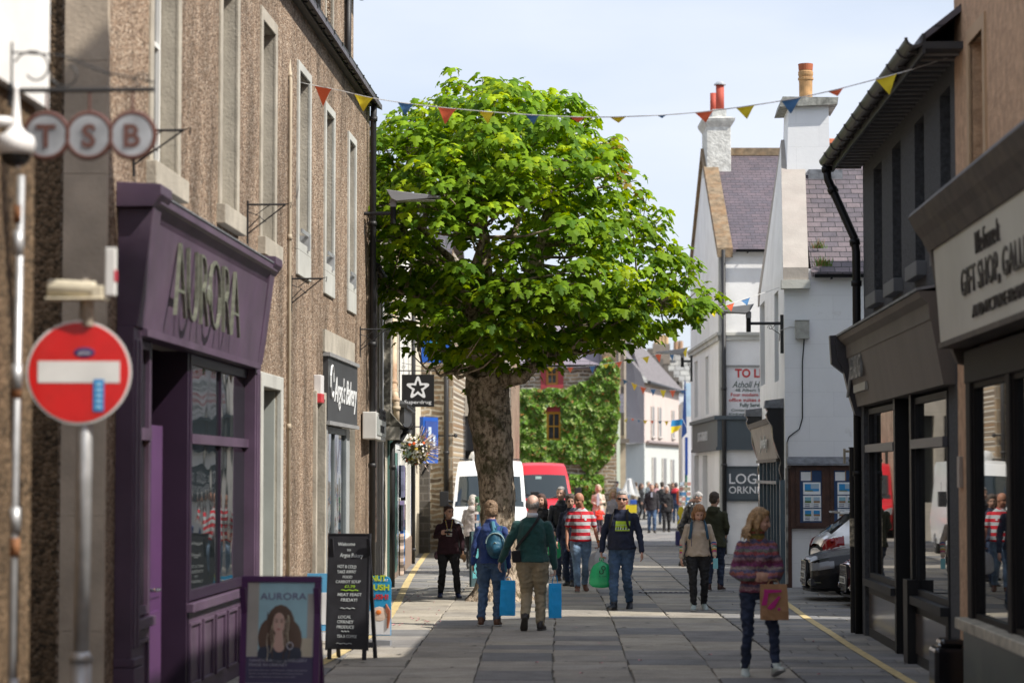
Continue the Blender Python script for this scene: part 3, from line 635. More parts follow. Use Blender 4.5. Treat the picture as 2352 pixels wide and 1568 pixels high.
def hanging_circles():
    p = RY(22, 208, 13.6); F = thing('hanging_sign', 'hanging sign of three joined grey circles with brown rims reading TSB', 'sign', p, 0)
    m = MB(); L0 = .835; m.box(-.01, .01, 0, .03, -.09, .28); m.tube([(0, 0, 0), (L0, 0, 0)], .014, 8)
    def sc(cx, cz, r, a0, a1, n=16): m.tube([(cx+r*(1-.6*k/n)*math.cos(a0+(a1-a0)*k/n), 0, cz+r*(1-.6*k/n)*math.sin(a0+(a1-a0)*k/n)) for k in range(n+1)], .006, 5)
    sc(.14, .12, .12, 2.8, -2.5); sc(.33, .1, .1, 3, 7.5); m.tube([(0, 0, .22), (.3, 0, .2), (.55, 0, .1), (L0, 0, .04)], .006, 5); sc(.75, .05, .05, 0, 5)
    m.build('bracket', IRON, F)
    gr = mat('brushed_grey_panel', (.36, .38, .41), .3, .25, 5, metal=.3); bn = mat('brown_enamel', (.11, .045, .035), .4, .1)
    for k, (cx, ch) in enumerate(((.215, 'T'), (.462, 'S'), (.71, 'B'))):
        r = .138; d = MB(); cz = -.262; n = 40
        C = [(math.cos(2*math.pi*i/n), math.sin(2*math.pi*i/n)) for i in range(n)]
        d.m = 0; d.prism([(cx+r*.86*a, cz+r*.86*b) for a, b in C], -.012, .012); d.m = 1; d.tube([(cx+r*.92*a, 0, cz+r*.92*b) for a, b in C]+[(cx+r*.92, 0, cz)], .0165, 8)
        d.text(ch, cx, cz-.065, .13, y=-.013, dep=.006, bold=.028); d.tube([(cx, 0, cz+r), (cx, 0, -.01)], .008, 6); d.build('roundel', [gr, bn], F)
hanging_circles()
def dome_camera():
    p = RY(36, 330, 13.2); t = thing('dome_camera', 'white dome security camera on a wall mount beside the circles sign', 'camera', p)
    m = MB(); m.lathe(0, 0, [(-.06, .1), (0, .11), (.04, .1), (.06, .06), (.1, .03), (.3, .012), (.33, .012)], 20); m.tube([(0, 0, .12), (-.3, 0, .14)], .028, 8); m.build('housing', plain((.8, .79, .78), .35), t, smooth=True)
    m = MB(); m.ell((0, 0, -.06), (.085, .085, .075), 16, 10); m.build('lens_dome', plain((.02, .02, .02), .1), t, smooth=True)
    p = RY(40, 700, 13.4); t = thing('conduit_pole', 'thin grey steel conduit with rusty joints at the left edge', 'pole', (p.x, p.y, 0))
    m = MB(); zt = 3.75; m.tube([(-.02, 0, 0), (.012, 0, zt)], .022, 10)
    for z in (.8, 1.75, 2.55, 3.3): m.tube([(0, 0, z), (0, 0, z+.14)], .031, 10)
    m.m = 1
    for z in (1.62, 2.5, 3.48): m.tube([(0, 0, z), (0, 0, z+.1)], .028, 10)
    m.build('pipe', [GALV, mat('rust', (.28, .12, .05), .8, .4, 12)], t, smooth=True)
dome_camera()
# ---------------------------------------------------------------- shops beyond the terrace
def left_shops():
    P = FL.px
    # C: white roughcast
    t = fthing(FL, 'roughcast_shop', 'narrow white roughcast building with grey upright bands beyond the terrace', 'building')
    m = MB(); H = 5.45; rects(m, .05, 5.6, 0, H, [(1.0, 4.6, .35, 2.75)], 0, .2); shell(m, .05, 5.6, 5, 0, H); m.m = 1; liner(m, .1, 5.5, 0, 3, .7)
    m.m = 2
    for x in (.25, 1.15, 2.2, 3.2, 4.2): m.box(x, x+.32, -.03, .0, 2.9, H)
    for x in (1.3, 1.85, 2.5, 3.1, 3.7): m.box(x, x+.28, -.06, .05, 0, 2.7)
    m.build('wall', [ROUGHC, plain((.02, .02, .02)), mat('taupe_band', (.36, .33, .29), .8, .1, dirt=.2)], t)
    win(t, 1.0, 4.6, .35, 2.75, .14, plain((.5, .48, .44)), GLASS, (4, 0), .06)
    gutter(t, -.1, 5.7, -.12, H, .075); roofmesh(t, .05, 5.6, -.1, 5, H+.05, H+1.3, SLATED)
    downpipe(t, [(.2, -.1, 1.0), (.2, -.1, H-.1)], .04, mat('weathered_pipe', (.5, .42, .4), .7, .4, 6, dirt=.6, dcol=(.25, .1, .05)))
    x, z = P(868, 1000, .15); s = fthing(FL, 'box_sign', 'pale box sign with dark lettering fixed above the white roughcast shop window', 'sign', 0)
    a, zt = P(862, 945, .2); b, _ = P(883, 955, .2); zb = P(862, 1008, .2)[1]
    m = MB(); m.box(a, b, -.22, 0, zb, zt); m.build('box', plain((.6, .6, .57), .4), s, bevel=.015); m = MB(); m.box(a+.12, b-.12, -.235, -.22, zb+.07, zt-.07); m.build('panel', plain((.38, .4, .38), .3), s)
    m = MB(); m.text('HAIRDRESSERS', (a+b)/2, zb+.32, .18, (b-a)*.7, y=-.237); m.text('UNISEX', (a+b)/2, zb+.12, .12, (b-a)*.4, y=-.237); m.build('lettering', BLACK, s)
    # D: cream stone with a rubble strip
    t = fthing(FL, 'cream_stone_building', 'cream stone building with rusty downpipe behind the black star sign', 'building')
    m = MB(); H = 7.6; x0, x1 = 5.6, 12.0; rects(m, x0, x1, 0, H, [(6.6, 9.2, .1, 2.9), (9.6, 11.6, .1, 2.8), (9.0, 9.9, 3.6, 5.6)], -.02, .25); shell(m, x0, x1, 5, 0, H); m.m = 1; liner(m, x0+.1, x1-.1, 0, H-.2, .8); m.m = 2
    m.box(x0-.01, x0+.9, -.12, 0, 3.0, H); m.build('wall', [CREAM, plain((.025, .025, .025)), pebble('grey_rubble', [(.16, .15, .13), (.28, .26, .22), (.4, .37, .32)], 14, 1, .3)], t)
    m = MB(); m.box(x0, x0+1.4, -.28, 0, 2.72, 2.95); m.m = 1; m.prism([(0, 3.35), (-.35, 2.95), (0, 2.95)], x0, x0+1.3, 'x'); m.build('canopy', [plain((.45, .42, .36)), mat('mossy_slate', (.16, .15, .12), .9, .3, 9, .4)], t)
    gutter(t, x0+.1, x0+1.6, -.42, 3.02, .085)
    downpipe(t, [(x0+.7, -.42, 2.95), (x0+.7, -.3, 2.75), (x0+.5, -.14, 2.65), (x0+.5, -.14, 0)], .05)
    rp = mat('rusty_cream_pipe', (.62, .52, .38), .7, .2, 4, dirt=.9, dcol=(.32, .13, .05)); downpipe(t, [(x0+1.5, -.12, 7.4), (x0+1.5, -.12, 3.85), (x0+1.35, -.13, 3.7), (x0+.75, -.18, 3.5), (x0+.7, -.2, 3.4), (x0+.7, -.2, 3.05)], .06, rp)
    m = MB(); m.box(x0+1.35, x1, -.04, .0, 3.0, 3.35); m.m = 1
    for k in range(8): m.box(9.3+.25*k, 9.36+.25*k, -.05, 0, 3.5, H)
    m.build('string_course', [CREAM, plain((.5, .46, .38))], t)
    gutter(t, x0, x1, -.14, H, .07); roofmesh(t, x0, x1, -.1, 5, H+.05, H+1.5, SLATED)
    o = MB(); o.box(6.6, 6.72, -.06, .1, 0, 2.9); o.box(7.9, 8.0, -.06, .1, 0, 2.9); o.box(9.1, 9.2, -.06, .1, 0, 2.9); o.box(6.6, 9.2, -.05, .1, 2.78, 2.9); o.build('teal_door_frame', mat('teal_paint', (.06, .14, .13), .5, .1), t)
    wd = MB(); wd.box(9.6, 11.6, -.05, .04, .5, 2.75); wd.m = 1
    for x in (9.75, 10.4, 11.05): wd.box(x, x+.5, -.07, -.05, .7, 2.6)
    wd.m = 2; wd.box(9.6, 11.6, -.04, .05, 0, .5); wd.box(9.62, 9.66, -.14, -.12, 1.0, 1.6)
    wd.build('white_door', [WPNT, plain((.62, .64, .62), .3), plain((.24, .18, .14))], t)
    # black fascia over the next shop with its flower basket
    x0, x1 = 12.0, 18.6
    t = fthing(FL, 'black_fascia_shop', 'white fronted shop with black fascia behind the flower basket', 'building')
    m = MB(); H = 8.1; rects(m, x0, x1, 0, H, [(12.6, 15.2, .7, 2.8), (15.8, 18.2, .7, 2.8), (13.5, 14.4, 4, 5.9), (16.5, 17.4, 4, 5.9)], -.04, .25); shell(m, x0, x1, 6, 0, H); m.m = 1; liner(m, x0+.1, x1-.1, 0, H-.2, .8); m.m = 2; m.box(12.3, 18.3, -.09, -.04, 0, .65); m.build('wall', [mat('cream_white_paint', (.78, .76, .70), .7, .05, dirt=.15, dcol=(.5, .45, .35)), plain((.025, .025, .025)), plain((.3, .22, .17))], t)
    a, zt = P(919, 965, .25); b = 17.0; m = MB(); m.box(8.3, 12.6, -.27, -.0, 2.95, 3.38); m.box(8.2, 12.7, -.33, 0, 3.38, 3.45); m.build('fascia', mat('black_fascia', (.03, .03, .032), .5, .1), t)
    m = MB(); m.prism([(-.36, 3.45), (0, 3.62), (0, 3.45)], 8.2, 12.7, 'x'); m.build('lead_capping', LEAD, t)
    for a, b, c, d, bb in ((12.6, 15.2, .7, 2.8, 2), (15.8, 18.2, .7, 2.8, 1), (13.5, 14.4, 4, 5.9, 0), (16.5, 17.4, 4, 5.9, 0)): win(t, a, b, c, d, .1, UPVC, GLASS, (bb, 1), .07)
    gutter(t, x0, x1, -.16, H, .07); roofmesh(t, x0, x1, -.1, 6, H+.05, H+2, SLATED)
    downpipe(t, [(18.0, -.12, 0), (18.0, -.12, 8)], .05)
    x0, x1 = 18.6, 27.0
    t = fthing(FL, 'blue_framed_shop', 'cream building with a bright blue framed window sign above the pavement', 'building')
    m = MB(); H = 8.3; rects(m, x0, x1, 0, H, [(19.2, 22.0, .6, 2.7)], -.02, .25); shell(m, x0, x1, 6, 0, H); m.m = 1; liner(m, x0+.1, x1-.1, 0, H-.2, .7); m.build('wall', [CREAM, plain((.025, .025, .025))], t)
    win(t, 19.2, 22.0, .6, 2.7, .1, plain((.05, .1, .3)), GLASS, (1, 0)); roofmesh(t, x0, x1, -.1, 6, H+.05, H+2, SLATED)
    blue = mat('bright_blue_paint', (.012, .09, .42), .4, .08); m = MB(); 
    x, z = P(966, 955, .3); xb, _ = P(1000, 1010, .3)
    sg = thing('blue_sign', 'bright blue framed panel sign seen between the flower basket and the stone wall', 'sign', RY(985, 1008, 60.5), math.radians(68))
    m.box(-.42, .42, -.05, .05, -.6, .55); m.build('board', blue, sg); m = MB(); m.m = 0; m.box(-.33, .33, -.07, -.05, -.5, .45); m.m = 1; m.box(-.18, -.02, -.08, -.07, -.1, .3); m.box(.08, .2, -.08, -.07, -.2, .1); m.build('panel', [plain((.03, .07, .28)), plain((.55, .65, .8))], sg)
    m = MB(); m.tube([(-.42, .05, .3), (-.9, .3, .3)], .02, 6); m.tube([(0, .0, -.6), (0, .2, -.9)], .03, 6); m.build('arm', IRON, sg)
    c = RY(1002, 805, 60); sg = thing('pharmacy_sign', 'blue projecting sign with a green panel half hidden by the lower leaves', 'sign', c, math.radians(4))
    m = MB(); m.box(-.37, .37, -.08, .08, -.27, .3); m.box(-.4, .4, -.1, .1, -.3, -.26); m.build('box', blue, sg); gm = plain((.06, .5, .36), .4); m = MB(); m.box(-.25, .2, -.095, -.08, .0, .2); m.box(-.05, .2, -.096, -.08, -.13, .0); m.m = 1; m.box(-.03, .12, -.1, -.096, -.1, .14); m.build('emblem', [gm, plain((.7, .75, .75))], sg)
    m = MB(); m.tube([(-.37, 0, .1), (-1.1, .1, .1)], .025, 6); m.build('arm', IRON, sg)
left_shops()
def star_sign():
    c = RY(960, 897, 50); t = thing('star_sign', 'square black hanging sign with white outlined star reading Superdrug', 'sign', c, math.radians(2)); h = .335
    m = MB(); m.box(-h, h, -.025, .025, -h, h); m.build('board', mat('black_sign_panel', (.012, .012, .014), .4, .05), t)
    def star(R, r, rot=0, n=5, rd=3):
        P = []
        for k in range(2*n):
            a = math.pi/2+math.pi*k/n; q = R if k % 2 == 0 else r
            if k % 2 == 0:
                for j in range(-rd, rd+1): b = a+j*.5/rd*.9; P.append((q*.86*math.cos(a)+R*.14*math.cos(a+j*1.0/rd*1.1), q*.86*math.sin(a)+R*.14*math.sin(a+j*1.0/rd*1.1)))
            else: P.append((q*math.cos(a), q*math.sin(a)))
        return P
    m = MB(); O = star(.245, .125); I = star(.15, .062); cz = .055
    # resample both loops by angle so they can be bridged
    def rs(P):
        out = []
        A = [(math.atan2(p[1], p[0]) % (2*math.pi), p) for p in P]; A.sort(key=lambda q: q[0])
        for k in range(80):
            a = 2*math.pi*k/80
            for i in range(len(A)):
                a0, p0 = A[i]; a1, p1 = A[(i+1) % len(A)]
                if i == len(A)-1: a1 += 2*math.pi
                aa = a if a >= A[0][0] else a+2*math.pi
                if a0 <= aa <= a1+1e-9:
                    # ray-segment crossing
                    dx, dy = math.cos(a), math.sin(a); ex, ey = p1[0]-p0[0], p1[1]-p0[1]; den = dx*ey-dy*ex
                    t_ = (p0[0]*ey-p0[1]*ex)/den if abs(den) > 1e-9 else math.hypot(*p0); out.append((t_*dx, t_*dy)); break
        return out
    o, i = rs(O), rs(I); n = len(o)
    m.add([(p[0], -.031, p[1]+cz) for p in o]+[(p[0], -.031, p[1]+cz) for p in i], [(k, (k+1) % n, n+(k+1) % n, n+k) for k in range(n)])
    m.text('Superdrug', 0, -.27, .075, .56, y=-.026, dep=.005, bold=.004); m.build('emblem', plain((.75, .76, .78), .4), t)
    m = MB(); m.box(-h-.02, h+.02, -.012, .012, h+.07, h+.09); m.box(-.19, -.175, -.01, .01, h, h+.07); m.box(.17, .185, -.01, .01, h, h+.07); m.tube([(-h, 0, h+.08), (-.75, .05, h+.08)], .012, 6)
    m.tube([(-h, 0, h+.24), (-.1, 0, h+.2), (h, 0, h+.1)], .005, 5)
    for cx, cz2, r in ((-.3, h+.15, .045), (.22, h+.13, .032)): m.tube([(cx+r*(1-k/22)*math.cos(k*.6), 0, cz2+r*(1-k/22)*math.sin(k*.6)) for k in range(18)], .004, 5)
    m.build('bracket', IRON, t)
star_sign()
def flower_basket():
    c = RY(954, 1033, 47.5); t = thing('flower_basket', 'hanging basket of dried grasses with red and white flowers outside the black fascia', 'hanging basket', c); rr = random.Random(4)
    m = MB(); m.ell((0, 0, -.1), (.2, .2, .2), 10, 7); m.tube([(-.1, 0, .05), (-.15, 0, .45)], .008, 5); m.build('basket', plain((.16, .13, .07), .9), t)
    m = MB(); m.cols = []
    def leaf(p, d, l, w, c):
        b = len(m.v); s = d.cross(Vector((rr.uniform(-1, 1), rr.uniform(-1, 1), rr.uniform(-1, 1)))).normalized()*w
        m.add([p, p+d*l*.5+s, p+d*l, p+d*l*.5-s], [(0, 1, 2, 3)]); m.cols += [(*c, 1)]*4
    for k in range(900):
        d = Vector((rr.gauss(.15, 1), rr.gauss(0, 1), rr.gauss(-.1, .9))).normalized(); leaf(d*rr.uniform(.1, .26), d, rr.uniform(.05, .13), .012, rr.choice([(.12, .16, .04), (.2, .2, .08), (.35, .3, .18), (.1, .1, .04)]))
    for k in range(75):
        d = Vector((abs(rr.gauss(.9, .5)), rr.gauss(0, .5), rr.gauss(.25, .6))).normalized()
        for j in range(7): leaf(d*(.22+.035*j), d, .08, .011*(1.3-j*.1), rr.choice([(.62, .5, .42), (.5, .4, .36), (.7, .6, .5)]))
    for k in range(190):
        d = Vector((rr.gauss(0, 1), -abs(rr.gauss(.6, .5)), rr.gauss(-.2, .9))).normalized(); p = d*rr.uniform(.24, .32); c = rr.choice([(.85, .82, .75)]*9+[(.65, .10, .02)]*1+[(.8, .6, .1)]*2); q = .028 if c[1] > .2 else .04
        a = d.cross(Vector((0, 0, 1))).normalized()*q; b2 = d.cross(a).normalized()*q
        m.add([p+a, p+b2, p-a, p-b2], [(0, 1, 2, 3)]); m.cols += [(*c, 1)]*4
    m.build('blooms', attrmat('dried_flowers', .9, 40, .1, 0), t)
flower_basket()
def scarf_rail():
    F = FL; items = [((.12, .13, .2), 1.95, .62, 'dark navy cap or scarf'), ((.19, .17, .3), 1.95, .6, ''), ((.035, .03, .03), 1.9, .65, ''), ((.03, .035, .05), 1.25, .5, ''), ((.22, .18, .33), 1.3, .55, ''), ((.16, .12, .11), 1.25, .5, ''), ((.28, .22, .18), .55, .8, ''), ((.1, .2, .42), .7, .75, ''), ((.03, .12, .1), .85, .7, '')]
    t = fthing(F, 'garment_rail', 'upright rail of hats and tartan scarves hung outside the teal door', 'clothes rail', 0)
    m = MB(); m.box(7.6, 9.0, -.12, -.08, .2, 2.5); m.build('backboard', mat('teal_board', (.10, .23, .20), .6), t)
    for k, (c, z, h, _) in enumerate(items):
        x = 7.75+.45*(k % 3); m = MB(); n = 5
        m.grid(lambda a, b: (x+(a-.5)*.34*(1-.25*b)+.02*math.sin(9*b), -.2-.05*math.sin(a*9+k)-.04, z+h*.5-b*h), 8, 5)
        m.grid(lambda a, b: (x+(a-.5)*.34*(1-.25*b), -.16, z+h*.5-b*h), 4, 2)
        lbs = ['garment', 'garment', 'scarf'][k//3]
        mt = bands('tartan_%d' % k, 0, [c, tuple(q*.4 for q in c), c, tuple(min(1, q*2.2) for q in c)], .06) if k > 5 else plain(c, .9)
        m.build(lbs, mt, t)
scarf_rail()
def rubble_house():
    t = thing('rubble_stone_house', 'tall coursed rubble stone gable with black drainpipe behind the white van', 'building', (-4.28, 65.6, 0))
    m = MB(); m.box(-4.5, 0, 0, 6, 0, 8.2); m.build('wall', RUBBLE, t)
    m = MB(); m.box(-.13, .02, -.02, .3, 0, 8.2); m.build('quoin_strip', bricks('quoin_blocks', 'xz', (.35, .25, .15), (.25, .19, .13), (.42, .38, .3), .5, .32, .02, .9, .6, .03, .3, .5), t)
    x = RY(1025, 1000, 65.5).x+4.28; downpipe(t, [(x, -.1, 0), (x, -.1, 6.9)], .07)
    m = MB(); z = RY(1025, 1000, 65.5).z; m.tube([(x-.25, -.08, z), (x+.25, -.08, z)], .02, 8); m.ell((x-.25, -.1, z), .06, 8, 6); m.ell((x+.25, -.1, z), .06, 8, 6); m.build('pipe_clamp', IRON, t)
    roofmesh(t, -4.5, 0, 0, 6, 8.2, 10, SLATED)
    # dark lower return wall to its left
    t = thing('garden_wall', 'dark shaded block wall at the foot of the stone gable', 'wall', (-4.95, 64.2, 0)); m = MB(); m.box(-.6, .15, 0, .5, 0, 2.85); m.build('wall', bricks('dark_blocks', 'xz', (.10, .09, .08), (.07, .065, .06), (.14, .13, .12), .4, .2, .02, .9, .5), t)
rubble_house()
def beige_block():
    t = thing('pilastered_building', 'beige stone building with tall dark windows between square pilasters behind the vans', 'building', (0, 77, 0))
    a = RY(1030, 900, 77).x; b = RY(1172, 900, 77).x; m = MB(); m.m = 0; z1 = 7.4
    bl = bricks('beige_ashlar', 'xz', (.58, .52, .42), (.54, .48, .39), (.42, .38, .31), .6, .45, .008, .8, .2)
    x1 = RY(1064, 900, 77).x; x2 = RY(1090, 900, 77).x; wt = RY(1075, 955, 77).z
    rects(m, a, b, 0, z1, [(x1, x2, 1.2, wt), (x2+.3, x2+.9, 1.2, wt)], 0, .4); shell_m = MB(); shell_m.box(a, b, .41, 8, 0, z1)
    m.box(a, a+.28, -.25, 0, 0, z1); m.box(x1-.12, x1, -.05, 0, 0, z1); m.m = 1; liner(m, a, b, 0, 5, .38)
    m.build('wall', [bl, plain((.04, .045, .04))], t); shell_m.build('rear_wall', PEB, t)
    f = MB()
    for k in range(5): x = x1+.03+k*.1; f.box(x, x+.035, .12, .16, 1.2, wt-1.1)
    f.build('railing', IRON, t); f = MB(); f.box(x1, x2, .1, .14, wt-1.1, wt-.05); f.build('window', plain((.05, .05, .055)), t)
beige_block()
def ivy_house():
    Y = 92; a = RY(1130, 900, Y).x; b = RY(1416, 900, Y).x; ze = RY(1300, 833, Y).z
    t = thing('ivy_clad_house', 'rubble stone house with red and yellow windows almost covered in ivy', 'building', (0, Y, 0))
    w1 = [RY(1255, 945, Y), RY(1289, 1012, Y)]; w0 = [RY(1254, 838, Y), RY(1282, 884, Y)]
    ops = [(w1[0].x, w1[1].x, w1[1].z, w1[0].z), (w0[0].x, w0[1].x, w0[1].z, ze-.02)]
    m = MB(); rects(m, a, b, 0, ze, ops, 0, .2); shell(m, a, b, 7, 0, ze); m.m = 1; liner(m, a+.1, b-.1, 2, ze-.1, .4); m.build('wall', [RUBBLE, plain((.03, .03, .035))], t)
    ylw = mat('ochre_paint', (.62, .33, .02), .5, .08); red = mat('red_paint', (.38, .05, .06), .6, .12)
    for i, (p, q, c, d) in enumerate(ops):
        o = win(t, p, q, c, d, .06, ylw if i == 0 else plain((.5, .22, .04)), GLASSL, (1, 1), .09, label='yellow sash window in the ivy' if i == 0 else 'ochre attic window in a red surround')
        s = MB(); W = .2
        if i: surround(s, p, q, c, d-.01, W, .04, sill=True)
        else: s.box(p-.02, q+W, -.05, 0, d, d+.3); s.box(q, q+W, -.045, 0, c, d)
        s.build('surround', red, o)
    roofmesh(t, a-.1, b-.55, 0, 7, ze, ze+3.4, bricks('lilac_slate', 'xz', (.27, .235, .27), (.23, .2, .235), (.1, .09, .1), .75, .32, .015, .6, .4, .0, .15), ov=.15); gutter(t, a, b-.5, -.22, ze-.08, .07)
    m = MB(); m.box(b-.55, b, -.1, 7, ze-.3, ze+1.2); m.build('skew_stones', SKEW, t)
    # ivy
    rr = random.Random(11); m = MB(); m.cols = []
    poly = [(1130, 890), (1215, 893), (1250, 892), (1300, 893), (1345, 880), (1368, 862), (1380, 830), (1400, 822), (1420, 850), (1422, 870), (1418, 900), (1421, 940), (1417, 990), (1411, 1030), (1395, 1055), (1376, 1080), (1350, 1088), (1330, 1060), (1290, 1062), (1130, 1070)]
    def inside(u, v, P=poly):
        c = False; j = len(P)-1
        for i in range(len(P)):
            if (P[i][1] > v) != (P[j][1] > v) and u < (P[j][0]-P[i][0])*(v-P[i][1])/(P[j][1]-P[i][1])+P[i][0]: c = not c
            j = i
        return c
    n = 0
    while n < 24000:
        u, v = rr.uniform(1125, 1425), rr.uniform(820, 1180)
        low = v > 1075 and rr.random() < .35 and 1310 < u < 1385 and v > 1090
        ed = 7*mnoise.noise(Vector((u*.08, v*.08, 0)))
        if not (inside(u+ed, v+ed) or low): continue
        if 1252 < u < 1291 and 930 < v < 1013: continue
        if 1250 < u < 1290 and v < 886: continue
        p = RY(u, v, Y); k = mnoise.noise(Vector((p.x*1.9, p.z*1.9, 3)))+.5*mnoise.noise(Vector((p.x*5, p.z*5, 7)))
        if k < -.75: continue
        p.x += 0; y = -.08-.26*max(0, .35+k)-rr.uniform(0, .08); s = rr.uniform(.10, .17)
        nn = Vector((rr.gauss(0, .5), -1, rr.gauss(.35, .45))).normalized(); up = Vector((rr.gauss(0, .25), 0, -1)); up = (up-nn*up.dot(nn)).normalized(); sd = nn.cross(up)
        c0 = Vector((p.x, y, p.z)); q = [c0-up*s*.45, c0-up*s*.1-sd*s*.6, c0+up*s*.35-sd*s*.35, c0+up*s*.8, c0+up*s*.35+sd*s*.35, c0-up*s*.1+sd*s*.6]
        b0 = rr.choice([(.09, .20, .015), (.14, .29, .02), (.19, .31, .04), (.045, .11, .012), (.13, .27, .02), (.30, .38, .10)])
        if rr.random() < .05: b0 = (.32, .16, .04)
        m.add(q, [(0, 1, 2, 3), (0, 3, 4, 5)]); m.cols += [(*b0, 1)]*6; n += 1
    iv = m.build('ivy', attrmat('ivy_leaf', .5, 20, .1, 0, .4, transl=.25)); iv.location = (0, Y, 0); tag(iv, 'thick green ivy covering the front of the stone house', 'climbing plant')
    # low wall in front
    t = thing('low_stone_wall', 'low stone wall with flat coping behind the blonde woman in cream', 'wall', (RY(1345, 1190, 90).x, 90, 0)); m = MB(); m.box(-.45, 1.0, 0, .4, 0, .62); m.build('wall', RUBBLE, t); m = MB(); m.box(-.5, 1.05, -.05, .45, .62, .72); m.build('coping', SKEW, t, bevel=.01)
ivy_house()
# ================================================================ right side
def dark_building():
    t = fthing(FRT, 'dark_grey_building', 'dark grey harled building with tall blind windows and wide bracketed eaves', 'building')
    P = FRT.px; H = 6.25; ops = []
    for (ul, ur, vt, vb) in ((2007, 2026, 371, 668), (2050, 2070, 305, 640), (2102, 2124, 232, 600), (2161, 2185, 150, 560)):
        a = P(ul, 500)[0]; b = P(ur, 500)[0]; ops.append((a, b, P(ur, vb)[1], min(P(ul, vt)[1], 5.95)))
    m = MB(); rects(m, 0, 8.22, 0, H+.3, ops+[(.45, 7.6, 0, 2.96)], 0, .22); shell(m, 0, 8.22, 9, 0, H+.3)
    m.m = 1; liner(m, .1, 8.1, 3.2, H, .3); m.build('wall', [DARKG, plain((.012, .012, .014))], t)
    for a, b, c, d in ops:
        o = MB(); o.box(a, b, .16, .2, c, d); q = o.build('window', mat('black_shutter', (.012, .013, .015), .5), t)
        s = MB(); s.box(a-.09, b+.09, -.11, .05, c-.16, c); s.build('sill', plain((.13, .135, .14), .7), q, bevel=.01)
    # eaves: gutter, boarded soffit on brackets
    gutter(t, -.35, 8.8, -.46, H+.02, .085, mat('brown_black_gutter', (.07, .062, .06), .45, .2), .85)
    m = MB(); m.box(-.3, 8.8, -.36, .0, H-.09, H-.02); m.m = 1
    for k in range(30): x = -.2+k*.3; m.box(x, x+.03, -.36, .0, H-.11, H-.09)
    m.m = 0; m.box(-.3, 8.8, -.39, -.36, H-.14, H+.06); m.build('soffit', [plain((.03, .03, .032)), plain((.3, .3, .3))], t)
    mm = MB(); mm.prism([(-.4, H+.05), (4.5, H+3.9), (9.4, H+.05), (9.4, H-.02), (4.5, H+3.8), (-.4, H-.02)], -.3, 8.7, 'x'); mm.build('roof', SLATED, t)
    downpipe(t, [(-.22, -.46, H-.05), (-.2, -.44, H-.25), (0, -.12, H-1.05), (.05, -.1, H-1.25), (.05, -.1, 0)], .055, BLACK)
    # shopfront, grey
    s = fthing(FRT, 'grey_shopfront', 'dark grey shopfront with sloping fascia and small raised lettering', 'shopfront')
    zt = 3.88; zb = 2.96; g = mat('warm_grey_paint', (.115, .10, .088), .6, .12, 2, .05, 20, stretch=(1, 1, .3)); x0, x1 = 0, 8.1
    m = MB(); m.prism([(-.12, zb), (-.24, zt-.28), (0, zt-.28), (0, zb)], x0+.2, x1, 'x'); m.build('fascia', g, s)
    m = MB(); m.prism([(0, zt-.28), (-.25, zt-.28), (-.26, zt-.12), (-.33, zt-.06), (-.36, zt), (0, zt)], x0, x1, 'x'); m.build('cornice', g, s)
    m = MB(); m.prism([(0, zt+.07), (-.38, zt+.004), (-.38, zt+.03), (0, zt+.1)], x0-.05, x1, 'x'); m.build('lead_capping', LEAD, s)
    m = MB(); m.prism([(0, zb-.15), (-.14, zb-.1), (-.2, zb+.1), (-.3, zt-.4), (-.36, zt-.3), (-.4, zt-.05), (0, zt)], x0-.02, x0+.16, 'x'); m.prism([(-.25, zt-.5), (-.44, zt-.35), (-.46, zt+.02), (0, zt+.06), (0, zt-.5)], x0-.06, x0+.1, 'x'); m.build('console', plain((.03, .027, .032), .4), s)
    m = MB(); m.text('THE DARLINGS', .45, zb+.34, .3, 1.35, y=-.22, dep=.03, align='L', bold=.0); m.m = 1; m.box(.5, 1.85, -.2, -.16, zb+.17, zb+.27); m.m = 0
    m.tube([(.28, -.25+.01*k, zb+.12+.08*k) for k in range(9)], .02, 6); m.build('lettering', [plain((.2, .2, .19), .35), plain((.32, .31, .27), .5)], s)
    fr = mat('charcoal_frame', (.022, .023, .026), .55, spec=.25)
    m = MB(); m.box(0, .42, -.06, .2, 0, zb); m.build('pilaster', DARKG, s)
    def bay(a, b):
        w = win(s, a, b, .75, zb-.04, .02, fr, GLASSF, (0, 0), .07); q = MB(); q.box(a, b, -.06, .04, 2.36, 2.46); q.build('transom', plain((.09, .09, .1), .4), w)
        q = MB(); q.box(a, b, -.02, .06, 0, .7); q.box(a-.02, b+.02, -.1, .06, .66, .75); q.m = 1; q.box(a+.1, b-.1, -.03, -.02, .12, .56); q.build('stall_riser', [fr, plain((.12, .1, .09), .12)], s)
    bay(.5, 3.45); bay(5.05, 7.55)
    m = MB(); m.box(3.45, 3.6, -.05, .9, 0, zb); m.box(4.9, 5.05, -.05, .9, 0, zb); m.build('door_post', BLACK, s)
    m = MB(); m.box(3.6, 4.9, .86, .9, 0, zb); d = m.build('door', BLACK, s); m = MB()
    for k in range(9): m.box(3.75, 4.75, .84, .86, .6+.22*k, .72+.22*k)
    m.build('glazing_strip', plain((.3, .3, .3), .3), d); m = MB(); m.box(4.8, 5.15, -.12, .02, 0, .92); m.build('base_block', BLACK, s)
dark_building()
